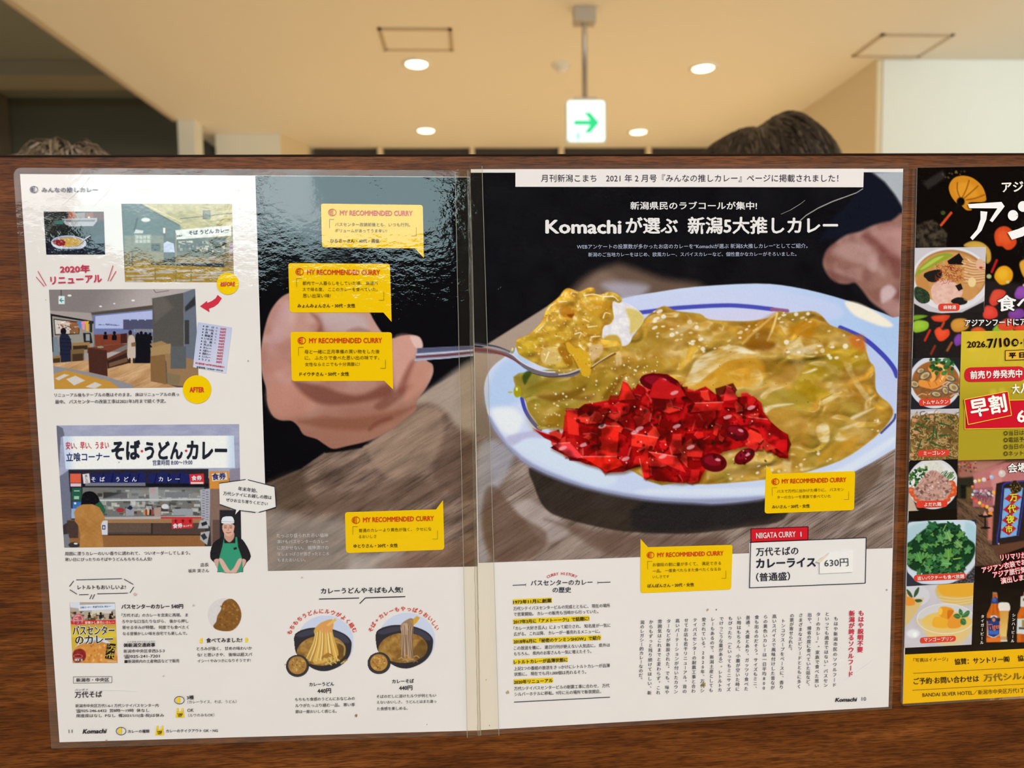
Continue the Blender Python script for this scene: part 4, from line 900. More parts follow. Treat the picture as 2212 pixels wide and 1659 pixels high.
def print_curry_pack():
    c = Cv([(153, 1299), (251, 1299.5), (256.5, 1430), (159.5, 1430)], 1.1)
    c.fr(90, 1220, 3.881)
    c.fill((206, 170, 60))
    c.rect(240, 300, 640, 470, (176, 160, 146), 1); c.poly([(245, 305), (330, 305), (330, 360), (250, 350)], (214, 212, 220), 1); c.poly([(320, 330), (625, 318), (625, 368), (322, 378)], (214, 220, 232), .7)
    c.rect(430, 372, 600, 400, (210, 200, 190), .8); c.rs.seed(4)
    for k in range(60):
        x = c.rs.uniform(250, 610); y = c.rs.uniform(380, 455); c.rect(x, y, x + c.rs.uniform(6, 30), y + c.rs.uniform(8, 26), [(96, 70, 50), (196, 160, 110), (60, 50, 50), (214, 196, 160), (150, 110, 60)][k % 5], .8)
    people_dark(c, [(410, 400, 8), (505, 400, 9), (585, 410, 8), (600, 390, 6)])
    c.poly([(255, 462), (628, 455), (628, 488), (258, 492)], (206, 40, 50), .7)
    c.rect(250, 492, 640, 600, grad((190, 150, 70), (220, 190, 60), 200, 1340, 200, 1372), 1)
    c.ell(455, 800, 200, 200, (206, 214, 226), 1); c.ell(450, 815, 186, 192, (160, 172, 196), 1)
    c.poly([(270, 812), (275, 720), (310, 670), (400, 640), (520, 640), (610, 680), (645, 760), (645, 815)], lambda X, Y: mix((196, 116, 44), (222, 160, 80), fbm(X / 7, Y / 7, 3, 3)), 1, 3)
    c.poly([(272, 780), (280, 715), (340, 695), (380, 730), (370, 790), (300, 812)], lambda X, Y: mix((160, 40, 36), (110, 24, 26), fbm(X / 4, Y / 4, 2, 3)), 1, 3)
    c.specks((400, 660, 620, 800), 24, (4, 12), [(236, 190, 130), (170, 96, 30)], 1, .7, 2.5)
    c.ell(316, 452, 48, 48, (214, 150, 150), .8); c.ell(316, 452, 44, 44, (196, 70, 80), .6, ring=5)
    c.poly([(560, 650), (632, 655), (612, 785), (540, 778)], (24, 22, 24), .6)
    c.ell(316, 758, 36, 15, (214, 120, 120), .6, ring=5); c.rect(288, 780, 352, 800, (226, 214, 206), .6); c.rect(560, 796, 640, 810, (206, 170, 120), .7)
    return c, {0: 'packet_print'}

def print_half_plate():
    c = Cv([(446, 1284), (528, 1284), (528, 1366), (446, 1366)], 1.0)
    c.fr(90, 1220, 3.881)
    c.fill((224, 212, 202))
    c.ell(1540, 410, 142, 140, (214, 212, 220), 1, id=1); c.ell(1536, 412, 138, 137, lambda X, Y: mix((222, 212, 204), (206, 200, 200), fbm(X / 3, Y / 3, 2, 2)), 1, id=1)
    c.poly([(1550, 290), (1600, 278), (1650, 320), (1680, 400), (1665, 480), (1610, 540), (1540, 550), (1470, 535), (1445, 505), (1470, 470), (1480, 420), (1510, 370), (1520, 320)], lambda X, Y: mix((112, 72, 30), (146, 98, 44), fbm(X / 5, Y / 5, 3, 5)), .8, 3, id=1)
    c.specks((1480, 320, 1650, 520), 30, (5, 12), [(190, 130, 70), (96, 60, 26), (170, 112, 50)], .9, .6, 2)
    return c, {1: 'plate_print'}

def noodle(c, seed, col, kind):
    U = lambda x, y: (x, y)
    c.ell(470, 690, 255, 245, (198, 204, 222), .9, id=1)
    bowl = [(200, 610), (300, 565), (400, 555), (520, 565), (640, 610), (700, 670), (705, 730), (690, 800), (640, 870), (560, 920), (470, 945), (380, 930), (300, 880), (220, 800), (195, 720)]
    c.poly(bowl, (40, 38, 46), .8, 3, id=1)
    c.poly([(205, 620), (300, 580), (400, 568), (520, 578), (630, 618), (690, 680), (640, 690), (520, 620), (400, 610), (260, 640)], (58, 58, 72), 2, 3)
    c.poly([(215, 770), (260, 690), (350, 640), (470, 625), (580, 650), (650, 720), (640, 810), (560, 870), (450, 895), (340, 880), (250, 840)], lambda X, Y: mix((126, 88, 36), (176, 132, 68), np.clip(fbm(X / 9, Y / 9, 3, seed) * 2 - .5, 0, 1)), 1, 3)
    c.poly([(600, 690), (650, 740), (640, 820), (560, 870), (520, 800)], (84, 58, 26), 3, 3, op=.6)

def print_udon_bowl():
    c = Cv([(616, 1322), (764, 1322), (764, 1464), (616, 1464)], 1.0)
    c.fr(590, 1220, 4.147); c.fill((224, 212, 202))
    noodle(c, 4, 0, 0)
    c.poly([(370, 600), (380, 560), (420, 520), (470, 495), (530, 480), (545, 520), (535, 580), (560, 680), (590, 800), (520, 840), (420, 880), (360, 860), (370, 740), (400, 660)], (206, 158, 76), 1, 3)
    c.rs.seed(3)
    for k in range(16):
        x = 385 + k * 9; d = (k - 8) * 9
        c.line([(x, 560 + abs(k - 8) * 6), (x + d * .3, 700), (x + d * 1.1 - 10, 850)], c.rs.uniform(8, 15), [(226, 190, 110), (196, 146, 62), (236, 212, 150), (180, 128, 52), (216, 170, 84)][k % 5], .8, 4)
    for k in range(14):
        x = c.rs.uniform(370, 640); y = c.rs.uniform(790, 890); c.line([(x, y), (x + 25, y - 14), (x + 50, y + 4)], 11, [(206, 176, 96), (160, 112, 44)][k % 2], .8, 4)
    c.line([(570, 680), (640, 720), (640, 800)], 14, (176, 150, 90), 1, 4, op=.8)
    c.poly([(410, 530), (500, 490), (540, 500), (530, 590), (440, 600)], (216, 150, 90), 2, 3, op=.8)
    c.poly([(480, 530), (560, 472), (575, 490), (500, 545)], (226, 178, 90), .8)
    c.ell(222, 896, 104, 100, (36, 34, 40), .8, id=1); c.ell(222, 892, 82, 80, lambda X, Y: mix((140, 98, 44), (190, 142, 78), fbm(X / 4, Y / 4, 3, 4)), 1)
    c.ell(222, 896, 92, 90, (70, 66, 74), .6, ring=5); c.specks((165, 835, 280, 950), 40, (4, 9), [(212, 170, 100), (110, 72, 30), (180, 130, 60)], .8, .7)
    return c, {1: 'bowl_print'}

def print_soba_bowl():
    c = Cv([(792, 1320), (940, 1320), (940, 1460), (792, 1460)], 1.0)
    c.fr(590 + 728 / 4.147, 1220 - 24 / 4.147, 4.147); c.fill((224, 212, 202))
    noodle(c, 14, 0, 0)
    c.poly([(415, 560), (470, 510), (525, 500), (530, 600), (515, 740), (500, 840), (450, 800), (410, 720), (425, 640)], (150, 118, 92), 1, 3)
    c.rs.seed(5)
    for k in range(12):
        x = 420 + k * 9.5; c.line([(x, 560 + abs(k - 5) * 4), (x + (5 - k) * 2 + 4, 680), (x + 12 + c.rs.uniform(-14, 14), 850)], c.rs.uniform(6, 10), [(176, 146, 116), (120, 90, 70), (196, 166, 136), (104, 76, 60)][k % 4], .7, 4)
    for k in range(4): c.line([(430 + k * 14, 640), (432 + k * 12, 560), (456 + k * 6, 545), (470 + k * 4, 600)], 6, (190, 160, 132), .7, 4)
    for k in range(10):
        x = c.rs.uniform(400, 540); y = c.rs.uniform(830, 885); c.line([(x, y), (x + 24, y - 10), (x + 46, y + 6)], 8, [(176, 140, 96), (126, 92, 64)][k % 2], .8, 4)
    c.poly([(520, 510), (560, 475), (590, 490), (560, 535), (530, 560)], (206, 156, 60), .8); c.poly([(500, 520), (530, 500), (530, 560)], (170, 130, 70), .8)
    c.ell(222, 896, 104, 98, (36, 34, 40), .8, id=1); c.ell(222, 892, 78, 76, lambda X, Y: mix((150, 104, 44), (200, 150, 80), fbm(X / 4, Y / 4, 3, 9)), 1)
    c.ell(222, 896, 90, 86, (70, 66, 74), .6, ring=5); c.specks((170, 840, 275, 945), 40, (4, 9), [(222, 180, 100), (120, 80, 30), (190, 140, 60)], .8, .7)
    return c, {1: 'bowl_print'}
def print_poster_backdrop():
    c = Cv([(1979, 363.5), (2430, 357), (2421.5, 1391), (1952, 1412)], 1.6)
    c.fill((22, 18, 16))
    c.fr(1930, 340, 4.149)
    c.poly([(190, 600), (350, 560), (470, 680), (460, 800), (190, 810)], lambda X, Y: mix((30, 26, 22), (76, 64, 50), np.clip(fbm(X / 9, Y / 9, 3, 3) * 2.2 - .6, 0, 1)), 3)
    c.poly([(250, 230), (430, 120), (460, 180), (300, 290)], (52, 46, 42), 4, op=.8); c.specks((430, 130, 640, 190), 12, (4, 14), [(150, 110, 60), (80, 64, 50)], 1, .7, 2)
    c.poly([(170, 1130), (900, 1100), (1200, 1150), (1200, 1700), (165, 2040)], (50, 44, 42), 8, op=.6)
    def fruit(p, col, hi, sf=2):
        sl, sd = c.poly(p, col, sf, 4)
        c.poly([(x * .6 + np.mean([q[0] for q in p]) * .4 - 8, y * .6 + np.mean([q[1] for q in p]) * .4 - 10) for x, y in p], hi, 6, 4, op=.5)
    fruit([(485, 260), (530, 190), (610, 168), (700, 190), (780, 260), (815, 350), (800, 400), (660, 410), (690, 470), (640, 475), (590, 430), (550, 410), (500, 340)], (204, 130, 34), (226, 160, 50), 1.2)
    for p in ([(590, 380), (560, 300), (560, 230)], [(600, 370), (640, 290), (665, 210)], [(620, 370), (690, 310), (745, 260)], [(640, 385), (720, 370), (800, 340)]): c.line(p, 12, (130, 76, 24), 1.2, 4, op=.8)
    c.ell(590, 400, 36, 38, (20, 16, 14), 2); c.line([(570, 430), (540, 470)], 26, (24, 22, 20), 1.5)
    c.line([(505, 500), (415, 610)], 22, (206, 74, 40), 1.2); c.ell(432, 500, 20, 18, (60, 80, 40), 2)
    fruit([(890, 700), (920, 640), (990, 620), (1050, 660), (1090, 760), (1050, 820), (1000, 830), (960, 800), (910, 790)], (206, 70, 34), (226, 104, 50))
    fruit([(620, 800), (680, 755), (780, 765), (850, 830), (860, 920), (820, 950), (800, 840)], (190, 146, 60), (216, 180, 80))
    fruit([(890, 1060), (930, 990), (1000, 975), (1055, 1030), (1040, 1110), (960, 1145), (910, 1110)], (222, 150, 30), (230, 190, 60)); fruit([(1115, 960), (1150, 920), (1200, 920), (1200, 1080), (1150, 1070)], (210, 146, 44), (226, 170, 70))
    c.line([(912, 925), (868, 1028)], 22, (176, 34, 34), 1.4); c.ell(843, 1068, 22, 20, (170, 176, 120), 1.6); c.ell(1010, 1118, 16, 14, (190, 190, 130), 1.4); c.ell(1160, 1150, 16, 16, (190, 190, 130), 1.4)
    for p, col, hi in (([(850, 1260), (890, 1190), (970, 1190), (990, 1230), (900, 1330), (850, 1310)], (206, 66, 50), (220, 90, 60)), ([(1070, 1230), (1110, 1160), (1180, 1170), (1200, 1260), (1100, 1270)], (130, 66, 150), (160, 90, 180)),
                       ([(790, 1400), (820, 1330), (900, 1350), (920, 1420), (860, 1450), (800, 1440)], (214, 60, 50), (226, 90, 70)), ([(1015, 1400), (1050, 1370), (1140, 1360), (1160, 1420), (1100, 1450), (1030, 1440)], (120, 60, 140), (140, 80, 160)),
                       ([(165, 1480), (230, 1460), (300, 1480), (290, 1540), (200, 1570), (165, 1550)], (140, 176, 50), (170, 200, 70)), ([(335, 1425), (490, 1415), (450, 1470), (380, 1472), (345, 1460)], (206, 66, 40), (220, 90, 50)),
                       ([(165, 1420), (290, 1418), (250, 1440), (165, 1460)], (110, 150, 40), (130, 170, 50)), ([(500, 1500), (540, 1450), (640, 1450), (660, 1520), (600, 1560), (530, 1560)], (196, 130, 50), (216, 160, 70)),
                       ([(355, 1560), (400, 1520), (430, 1550), (480, 1540), (490, 1590), (440, 1640), (390, 1640)], (222, 70, 40), (234, 100, 60)), ([(690, 1540), (760, 1520), (820, 1560), (800, 1600), (690, 1580)], (206, 80, 40), (220, 100, 60)),
                       ([(880, 1560), (920, 1500), (1000, 1500), (1060, 1560)], (130, 170, 50), (150, 190, 60)), ([(920, 1510), (990, 1450), (1060, 1450), (1060, 1540), (960, 1550)], (214, 70, 44), (220, 90, 60)), ([(1060, 1540), (1120, 1500), (1200, 1510), (1200, 1580)], (214, 60, 40), (226, 90, 60)),
                       ([(530, 1640), (560, 1590), (600, 1590), (600, 1660), (550, 1690)], (120, 60, 150), (140, 80, 170))):
        fruit(p, col, hi)
    for a, b, col in (((315, 1550), (270, 1640), (190, 50, 34)), ((360, 1690), (325, 1760), (130, 50, 34)), ((510, 1660), (470, 1730), (150, 84, 40)), ((440, 1480), (420, 1520), (190, 70, 40))): c.line([a, b], 20, col, 1.5)
    # evening market picture
    c.fr(1930, 690, 4.149)
    c.poly([(565, 1262), (2100, 1240), (2100, 1900), (560, 1900)], (84, 60, 46), 1)
    c.poly([(570, 1268), (980, 1262), (800, 1390), (600, 1420), (570, 1400)], (164, 106, 92), 4, op=.9); c.poly([(600, 1290), (900, 1290), (760, 1370)], (186, 130, 112), 5, op=.6)
    c.poly([(700, 1380), (980, 1280), (2100, 1240), (2100, 1659), (720, 1659)], (184, 112, 108), 3); c.poly([(860, 1360), (960, 1320), (960, 1659), (870, 1659)], (206, 140, 132), 3, op=.7)
    c.poly([(565, 1420), (700, 1410), (720, 1659), (560, 1659)], (48, 44, 32), 3); c.rect(590, 1480, 640, 1659, (28, 28, 24), 2); c.poly([(640, 1500), (700, 1500), (700, 1659), (640, 1659)], (120, 96, 50), 3, op=.7)
    c.specks((560, 1270, 760, 1360), 30, (5, 14), [(150, 60, 50), (60, 70, 40), (200, 130, 90)], 1, .8)
    c.fr(1930, 1040, 5.528)
    c.poly([(740, 200), (900, 200), (1180, 400), (1160, 720), (1270, 820), (1270, 1000), (960, 1000), (960, 460), (740, 460)], woodtone((84, 60, 44), (120, 92, 70), 40, .4, .8, 3), 3)
    c.poly([(160, 340), (740, 330), (740, 470), (150, 460)], (26, 22, 18), 2); c.poly([(930, 80), (1170, 60), (1170, 290), (930, 300)], (160, 96, 100), 2); c.poly([(1110, 400), (1170, 390), (1160, 700), (1110, 690)], (190, 110, 96), 3)
    c.specks((940, 100, 1180, 170), 60, (6, 16), [(214, 180, 190), (150, 150, 170), (190, 110, 130), (226, 210, 200), (90, 70, 80)], .8, .8)
    for k in range(14): c.line([(950 + k * 17, 160), (950 + k * 17, 160 + 20 + (k * 37) % 60)], 4, (60, 40, 44), .5)
    for x, y, r, col in ((930, 60, 18, (222, 90, 60)), (952, 112, 16, (150, 176, 196)), (928, 152, 16, (190, 210, 220)), (936, 200, 14, (200, 60, 50)), (970, 230, 22, (214, 80, 60)), (1012, 250, 20, (226, 200, 90)), (1050, 282, 24, (226, 110, 60)), (1100, 296, 22, (232, 170, 60)), (1145, 330, 34, (200, 140, 120)), (1182, 128, 24, (230, 160, 60)), (1140, 378, 26, (230, 130, 50))):
        c.ell(x, y, r, r, col, .8); c.ell(x - r * .2, y - r * .2, r * .5, r * .5, np.minimum(np.array(col) * 1.15, 245), 2, op=.6)
    c.fr(1930, 690, 4.149)
    for x, y, r, col in ((720, 1447, 16, (214, 200, 170)), (756, 1440, 14, (222, 200, 50)), (798, 1432, 20, (206, 196, 186)), (836, 1424, 14, (196, 50, 40)), (866, 1410, 20, (150, 180, 206)), (960, 1378, 32, (206, 190, 180)), (696, 1496, 13, (206, 90, 60)), (690, 1592, 10, (214, 90, 60))):
        c.ell(x, y, r, r, col, .8); c.ell(x - r * .2, y - r * .3, r * .4, r * .4, (236, 226, 210), 2, op=.6)
    c.fr(1930, 1040, 5.528)
    c.ell(1080, 405, 84, 20, (30, 24, 24), .9); c.poly([(1050, 400), (1075, 345), (1110, 400)], (206, 140, 130), 1.2); c.rect(1070, 410, 1086, 540, (30, 24, 24), .8); c.ell(1082, 548, 60, 14, (28, 22, 22), 1)
    # standing lantern sign
    c.poly([(1210, 20), (1290, 0), (1600, -20), (1600, 690), (1160, 760), (1180, 400)], (44, 34, 32), 1.2); c.poly([(1160, 760), (1600, 690), (1600, 760), (1240, 880)], (96, 62, 46), 1.6)
    c.line([(1225, 735), (1222, 660), (1250, 480), (1280, 120), (1300, 30), (1400, 0), (1560, -10)], 16, (50, 60, 150), .9, 4); c.line([(1555, 60), (1510, 400), (1470, 640)], 14, (50, 60, 150), .9)
    c.poly([(1308, 78), (1530, 70), (1450, 640), (1258, 670)], (120, 166, 214), .8)
    for k, (x, y) in enumerate(((1411, 188), (1390, 320), (1373, 446), (1358, 562))):
        c.poly([(x - 105 + k * 4, y + 12), (x - 4, y - 72), (x + 105 - k * 4, y - 8), (x + 2, y + 76)], (176, 38, 44), .8)
    c.poly([(1370, 40), (1430, -20), (1510, 40), (1500, 110), (1430, 138), (1380, 110)], lambda X, Y: mix((40, 32, 20), (130, 104, 50), sstep(.5, .7, fbm(X / 2, Y / 2, 2, 4))), .8, 3)
    c.ell(1240, 738, 9, 9, (190, 180, 160), .7)
    # bottles
    c.fr(1930, 1280, 4.376)
    c.rect(740, -40, 1240, 545, (28, 22, 18), 4, op=.9)
    def bottle(ox, lab):
        B = lambda *p: [(x + ox, y) for x, y in p]
        c.poly(B((925, 0), (968, 0), (972, 60), (976, 130), (992, 180), (996, 460), (864, 462), (868, 200), (890, 150), (908, 110), (918, 60)), lambda X, Y: mix((206, 104, 30), (170, 74, 20), sstep(0, 1, np.abs(vn(X / 9, Y / 40, 3) * 2 - 1))), .8)
        c.rect(926 + ox, -10, 966 + ox, 8, (150, 120, 96), .6)
    def glass():
        c.poly([(980, 95), (1040, 85), (1082, 100), (1080, 170), (978, 172)], (226, 214, 200), 1, 3); c.poly([(980, 165), (1078, 165), (1056, 400), (1060, 455), (985, 458), (990, 400)], grad((206, 150, 70), (226, 190, 110), 2154, 1318, 2166, 1380), .9); c.rect(985, 408, 1058, 440, (190, 150, 100), 1.2); c.rect(984, 440, 1062, 456, (206, 196, 184), .8)
    glass(); bottle(0, 0)
    c.poly([(905, 96), (976, 96), (972, 50), (950, 30), (912, 56)], (44, 60, 110), .8); c.ell(940, 60, 20, 22, (70, 90, 150), .7)
    c.poly([(872, 234), (900, 234), (905, 215), (935, 205), (965, 215), (972, 232), (992, 232), (990, 390), (935, 425), (876, 400)], (206, 200, 196), .6); c.poly([(878, 240), (905, 240), (935, 215), (968, 238), (988, 240), (985, 388), (935, 415), (880, 395)], (40, 56, 120), .7); c.rect(866, 232, 994, 262, (36, 36, 50), .8); c.ell(934, 250, 26, 28, (46, 62, 110), .7); c.ell(934, 250, 14, 18, (200, 130, 70), 1)
    c.rect(884, 350, 980, 388, (60, 100, 170), 1); c.rect(864, 420, 996, 460, (222, 112, 40), .9)
    bottle(290, 1)
    c.poly([(1190, 30), (1240, 20), (1240, 130), (1184, 126)], (206, 200, 190), .8); c.poly([(1155, 240), (1240, 236), (1240, 386), (1150, 380)], (206, 206, 198), .8); c.rect(1200, 250, 1240, 316, (150, 130, 70), 1.2); c.rect(1170, 320, 1240, 340, (70, 66, 60), .8)
    c.ell(1218, 60, 10, 14, (150, 70, 60), .8)
    c.fr(0, 0, 1); c.grain(8)
    return c, {0: 'dark_print'}

def print_spicy_soup():
    c = Cv([(1973, 536), (2126.5, 534), (2122.5, 674), (1971, 679)], 1.1)
    c.fr(1930, 340, 4.149)
    c.fill((196, 188, 190))
    c.poly([(170, 1310), (300, 1380), (420, 1400), (600, 1390), (800, 1290), (800, 1400), (170, 1420)], (40, 36, 34), 1.5)
    c.ell(500, 1090, 350, 282, (216, 210, 212), 1); c.ell(500, 1070, 318, 240, (170, 120, 70), 1.5); c.ell(490, 1080, 310, 230, lambda X, Y: mix((186, 126, 66), (206, 156, 96), fbm(X / 10, Y / 10, 3, 3)), 1.5)
    c.poly([(180, 1060), (230, 980), (350, 890), (450, 860), (520, 880), (430, 930), (300, 1000), (200, 1060)], (140, 154, 50), 1.2, 3); c.poly([(230, 1000), (350, 910), (440, 885), (360, 940), (260, 1000)], (176, 186, 80), 1.5, 3)
    c.poly([(470, 930), (575, 860), (615, 920), (610, 965), (480, 960)], (30, 26, 24), 1)
    c.rs.seed(3)
    for k in range(26): c.line([(620 + c.rs.uniform(-20, 40), 900 + k * 9), (700, 930 + k * 8), (800, 940 + k * 7)], c.rs.uniform(7, 14), [(206, 160, 110), (180, 120, 76), (222, 184, 140)][k % 3], .8, 4)
    c.ell(760, 960, 36, 50, (214, 170, 140), 1.2); c.ell(770, 990, 16, 10, (180, 60, 40), 1.2)
    c.poly([(265, 1040), (400, 1005), (420, 1060), (360, 1120), (280, 1100)], (38, 34, 30), 1, 3)
    c.poly([(190, 1110), (240, 1070), (290, 1100), (310, 1180), (270, 1200), (220, 1160)], (190, 130, 70), 1.2, 3)
    c.poly([(175, 1180), (210, 1160), (300, 1210), (310, 1290), (240, 1310), (180, 1260)], lambda X, Y: mix((30, 40, 30), (70, 84, 60), fbm(X / 3, Y / 3, 2, 1)), 1, 3)
    c.poly([(330, 1160), (420, 1100), (530, 1120), (610, 1190), (580, 1260), (480, 1310), (370, 1320), (330, 1250)], lambda X, Y: mix((206, 156, 136), (230, 192, 176), fbm(X / 6, Y / 6, 3, 6)), 1.2, 3)
    c.poly([(540, 1150), (590, 1130), (610, 1180), (570, 1200)], (40, 30, 28), 1); c.poly([(500, 1290), (560, 1255), (640, 1270), (640, 1310), (560, 1325)], (36, 34, 34), 1, 3)
    c.poly([(610, 1170), (700, 1150), (740, 1200), (700, 1270), (620, 1280)], (196, 140, 80), 2, 3, op=.8); c.ell(690, 1120, 36, 44, (226, 196, 140), 1.5)
    for k in range(70):
        x = c.rs.uniform(380, 600); y = c.rs.uniform(970, 1110); a = c.rs.uniform(0, 6.28); c.line([(x, y), (x + 25 * math.cos(a), y + 20 * math.sin(a)), (x + 50 * math.cos(a + .5), y + 40 * math.sin(a + .5))], 3.2, [(150, 40, 36), (110, 24, 30), (170, 70, 40)][k % 3], .5, 3)
    return c, {0: 'dish_photo'}

def print_shrimp_soup():
    c = Cv([(1968, 774), (2071, 772), (2068, 880), (1964.5, 884)], 1.1)
    c.fr(1930, 690, 4.149)
    c.fill((40, 40, 44))
    c.ell(360, 560, 236, 236, (206, 206, 212), 1); c.ell(366, 560, 214, 190, (160, 96, 50), 1.5); c.ell(366, 570, 206, 180, lambda X, Y: mix((176, 104, 44), (126, 84, 50), fbm(X / 8, Y / 8, 3, 3)), 1.5)
    c.rs.seed(6)
    for k in range(36):
        x = c.rs.uniform(190, 540); y = c.rs.uniform(560, 690); c.line([(x, y), (x + 40, y - 20), (x + 80, y - 10)], c.rs.uniform(6, 12), [(196, 160, 130), (150, 110, 86), (120, 80, 50), (210, 180, 150)][k % 4], .8, 4)
    for x, y, rx, ry, a in ((270, 505, 60, 36, -30), (175, 580, 50, 36, 20), (230, 460, 40, 26, -20), (490, 525, 60, 30, 20), (525, 610, 56, 44, 30), (450, 640, 40, 30, 60), (370, 670, 50, 28, 10)):
        c.ell(x, y, rx, ry, (96, 84, 70), 1, a); c.ell(x, y - 3, rx * .75, ry * .7, (196, 170, 120), 1.2, a); c.ell(x + 5, y, rx * .4, ry * .4, (150, 120, 80), 1.4, a)
    c.line([(330, 440), (400, 420), (440, 480), (400, 560), (330, 590), (240, 570)], 62, (222, 140, 60), 1.2, 5); c.line([(335, 430), (405, 410), (445, 470), (410, 550)], 18, (240, 190, 120), 1.2, 5)
    for p in ((360, 425), (400, 440), (425, 480), (410, 530), (370, 565), (310, 580)): c.line([(p[0] - 14, p[1] - 20), (p[0] + 8, p[1] + 22)], 6, (190, 96, 36), .8)
    c.line([(340, 470), (350, 520), (330, 545)], 34, (230, 160, 80), 1.2, 4)
    c.specks((320, 355, 530, 500), 40, (10, 26), [(44, 96, 46), (30, 70, 36), (66, 120, 60)], .9, .9, 1.8)
    return c, {0: 'dish_photo'}

def print_fried_noodles():
    c = Cv([(1964, 884), (2068.5, 882), (2066, 991), (1961.5, 994)], 1.1)
    c.fr(1930, 690, 4.149)
    c.fill((190, 184, 186)); c.ell(350, 1060, 250, 240, (214, 208, 210), 1)
    c.poly([(140, 900), (220, 860), (350, 840), (500, 845), (580, 900), (580, 1260), (130, 1260)], (112, 86, 46), 1.5, 3)
    c.rs.seed(9)
    for k in range(330):
        x = c.rs.uniform(130, 575); y = c.rs.uniform(850, 1250); a = c.rs.uniform(0, 6.28); L = c.rs.uniform(14, 30)
        c.line([(x, y), (x + L * math.cos(a), y + L * math.sin(a)), (x + L * 1.8 * math.cos(a + .9), y + L * 1.8 * math.sin(a + .9))], 6.5, [(176, 142, 90), (140, 108, 60), (196, 164, 110), (84, 62, 34), (160, 124, 74)][k % 5], .6, 3)
    for a, b in (((270, 890), (390, 870)), ((200, 930), (300, 975)), ((350, 960), (340, 1060)), ((370, 1000), (375, 1070)), ((400, 1040), (500, 1030)), ((290, 1080), (340, 1040)), ((320, 1100), (430, 1140)), ((480, 870), (540, 920)), ((210, 1150), (240, 1070)), ((400, 930), (500, 950)), ((180, 980), (240, 1010)), ((430, 1200), (510, 1230))): c.line([a, b], 18, (50, 84, 46), .9, w2=9)
    for x, y in ((175, 900), (190, 1010), (330, 870), (150, 1210)): c.ell(x, y, 22, 16, (206, 140, 100), 1.2)
    return c, {0: 'dish_photo'}

def print_chicken_plate():
    c = Cv([(1961, 996), (2065.5, 991.5), (2062.5, 1098.5), (1958.5, 1103)], 1.1)
    c.fr(1930, 690, 4.149)
    c.fill((30, 28, 26)); c.poly([(115, 1660), (125, 1500), (200, 1700), (300, 1760), (110, 1760)], (190, 170, 150), 2)
    c.ell(340, 1470, 228, 226, (210, 208, 208), 1, 0); c.ell(340, 1460, 200, 190, (222, 218, 214), 1.5)
    c.ell(345, 1330, 95, 60, lambda X, Y: mix((196, 190, 176), (226, 222, 210), fbm(X / 2, Y / 2, 2, 3)), 1)
    c.rs.seed(4)
    c.shards(70, inpoly([(130, 1400), (190, 1310), (290, 1320), (260, 1430), (170, 1500), (125, 1480)]), (8, 20), [(56, 96, 46), (36, 70, 34), (84, 126, 62)], .8)
    for k in range(26):
        x = c.rs.uniform(430, 540); y = c.rs.uniform(1350, 1420); c.line([(x, y), (x - 40 + k, y + 60 - k * 2)], 7, [(70, 104, 54), (120, 146, 90), (50, 80, 44)][k % 3], .6)
    for x, y in ((170, 1560), (200, 1600), (150, 1530), (235, 1620), (510, 1470), (530, 1510), (490, 1560), (465, 1600), (520, 1550)): c.ell(x, y, 36, 30, (206, 84, 46), 1, 30); c.ell(x - 6, y - 6, 16, 12, (226, 120, 76), 1.5)
    ck = [(170, 1530), (230, 1440), (290, 1370), (350, 1350), (430, 1390), (500, 1470), (490, 1560), (420, 1620), (300, 1630), (210, 1600)]
    c.poly(ck, (196, 150, 134), 1.5, 3); c.shards(130, inpoly(ck), (10, 24), [(216, 176, 160), (190, 142, 126), (226, 192, 178), (120, 84, 76), (206, 160, 146)], .8, .85, 3, sh=(100, 66, 60))
    return c, {0: 'dish_photo'}

def leaf(c, x, y, r, a, col):
    pts = []
    for k in range(22):
        t = k / 22 * 6.283; q = r * (.72 + .22 * math.cos(5 * t) + .1 * math.cos(11 * t + 1)) * (1 if k % 2 else .82)
        u, v = q * math.cos(t), q * .8 * math.sin(t); pts.append((x + u * math.cos(a) - v * math.sin(a), y + u * math.sin(a) + v * math.cos(a)))
    c.poly([(p + r * .1, q + r * .18) for p, q in pts], (16, 36, 20), 1.6, op=.75)
    c.poly(pts, col, .8)
    c.line([(x - r * .7 * math.cos(a), y - r * .7 * math.sin(a)), (x + r * .6 * math.cos(a), y + r * .6 * math.sin(a))], r * .07, np.minimum(np.array(col) * 1.35, 230), .6, op=.8)

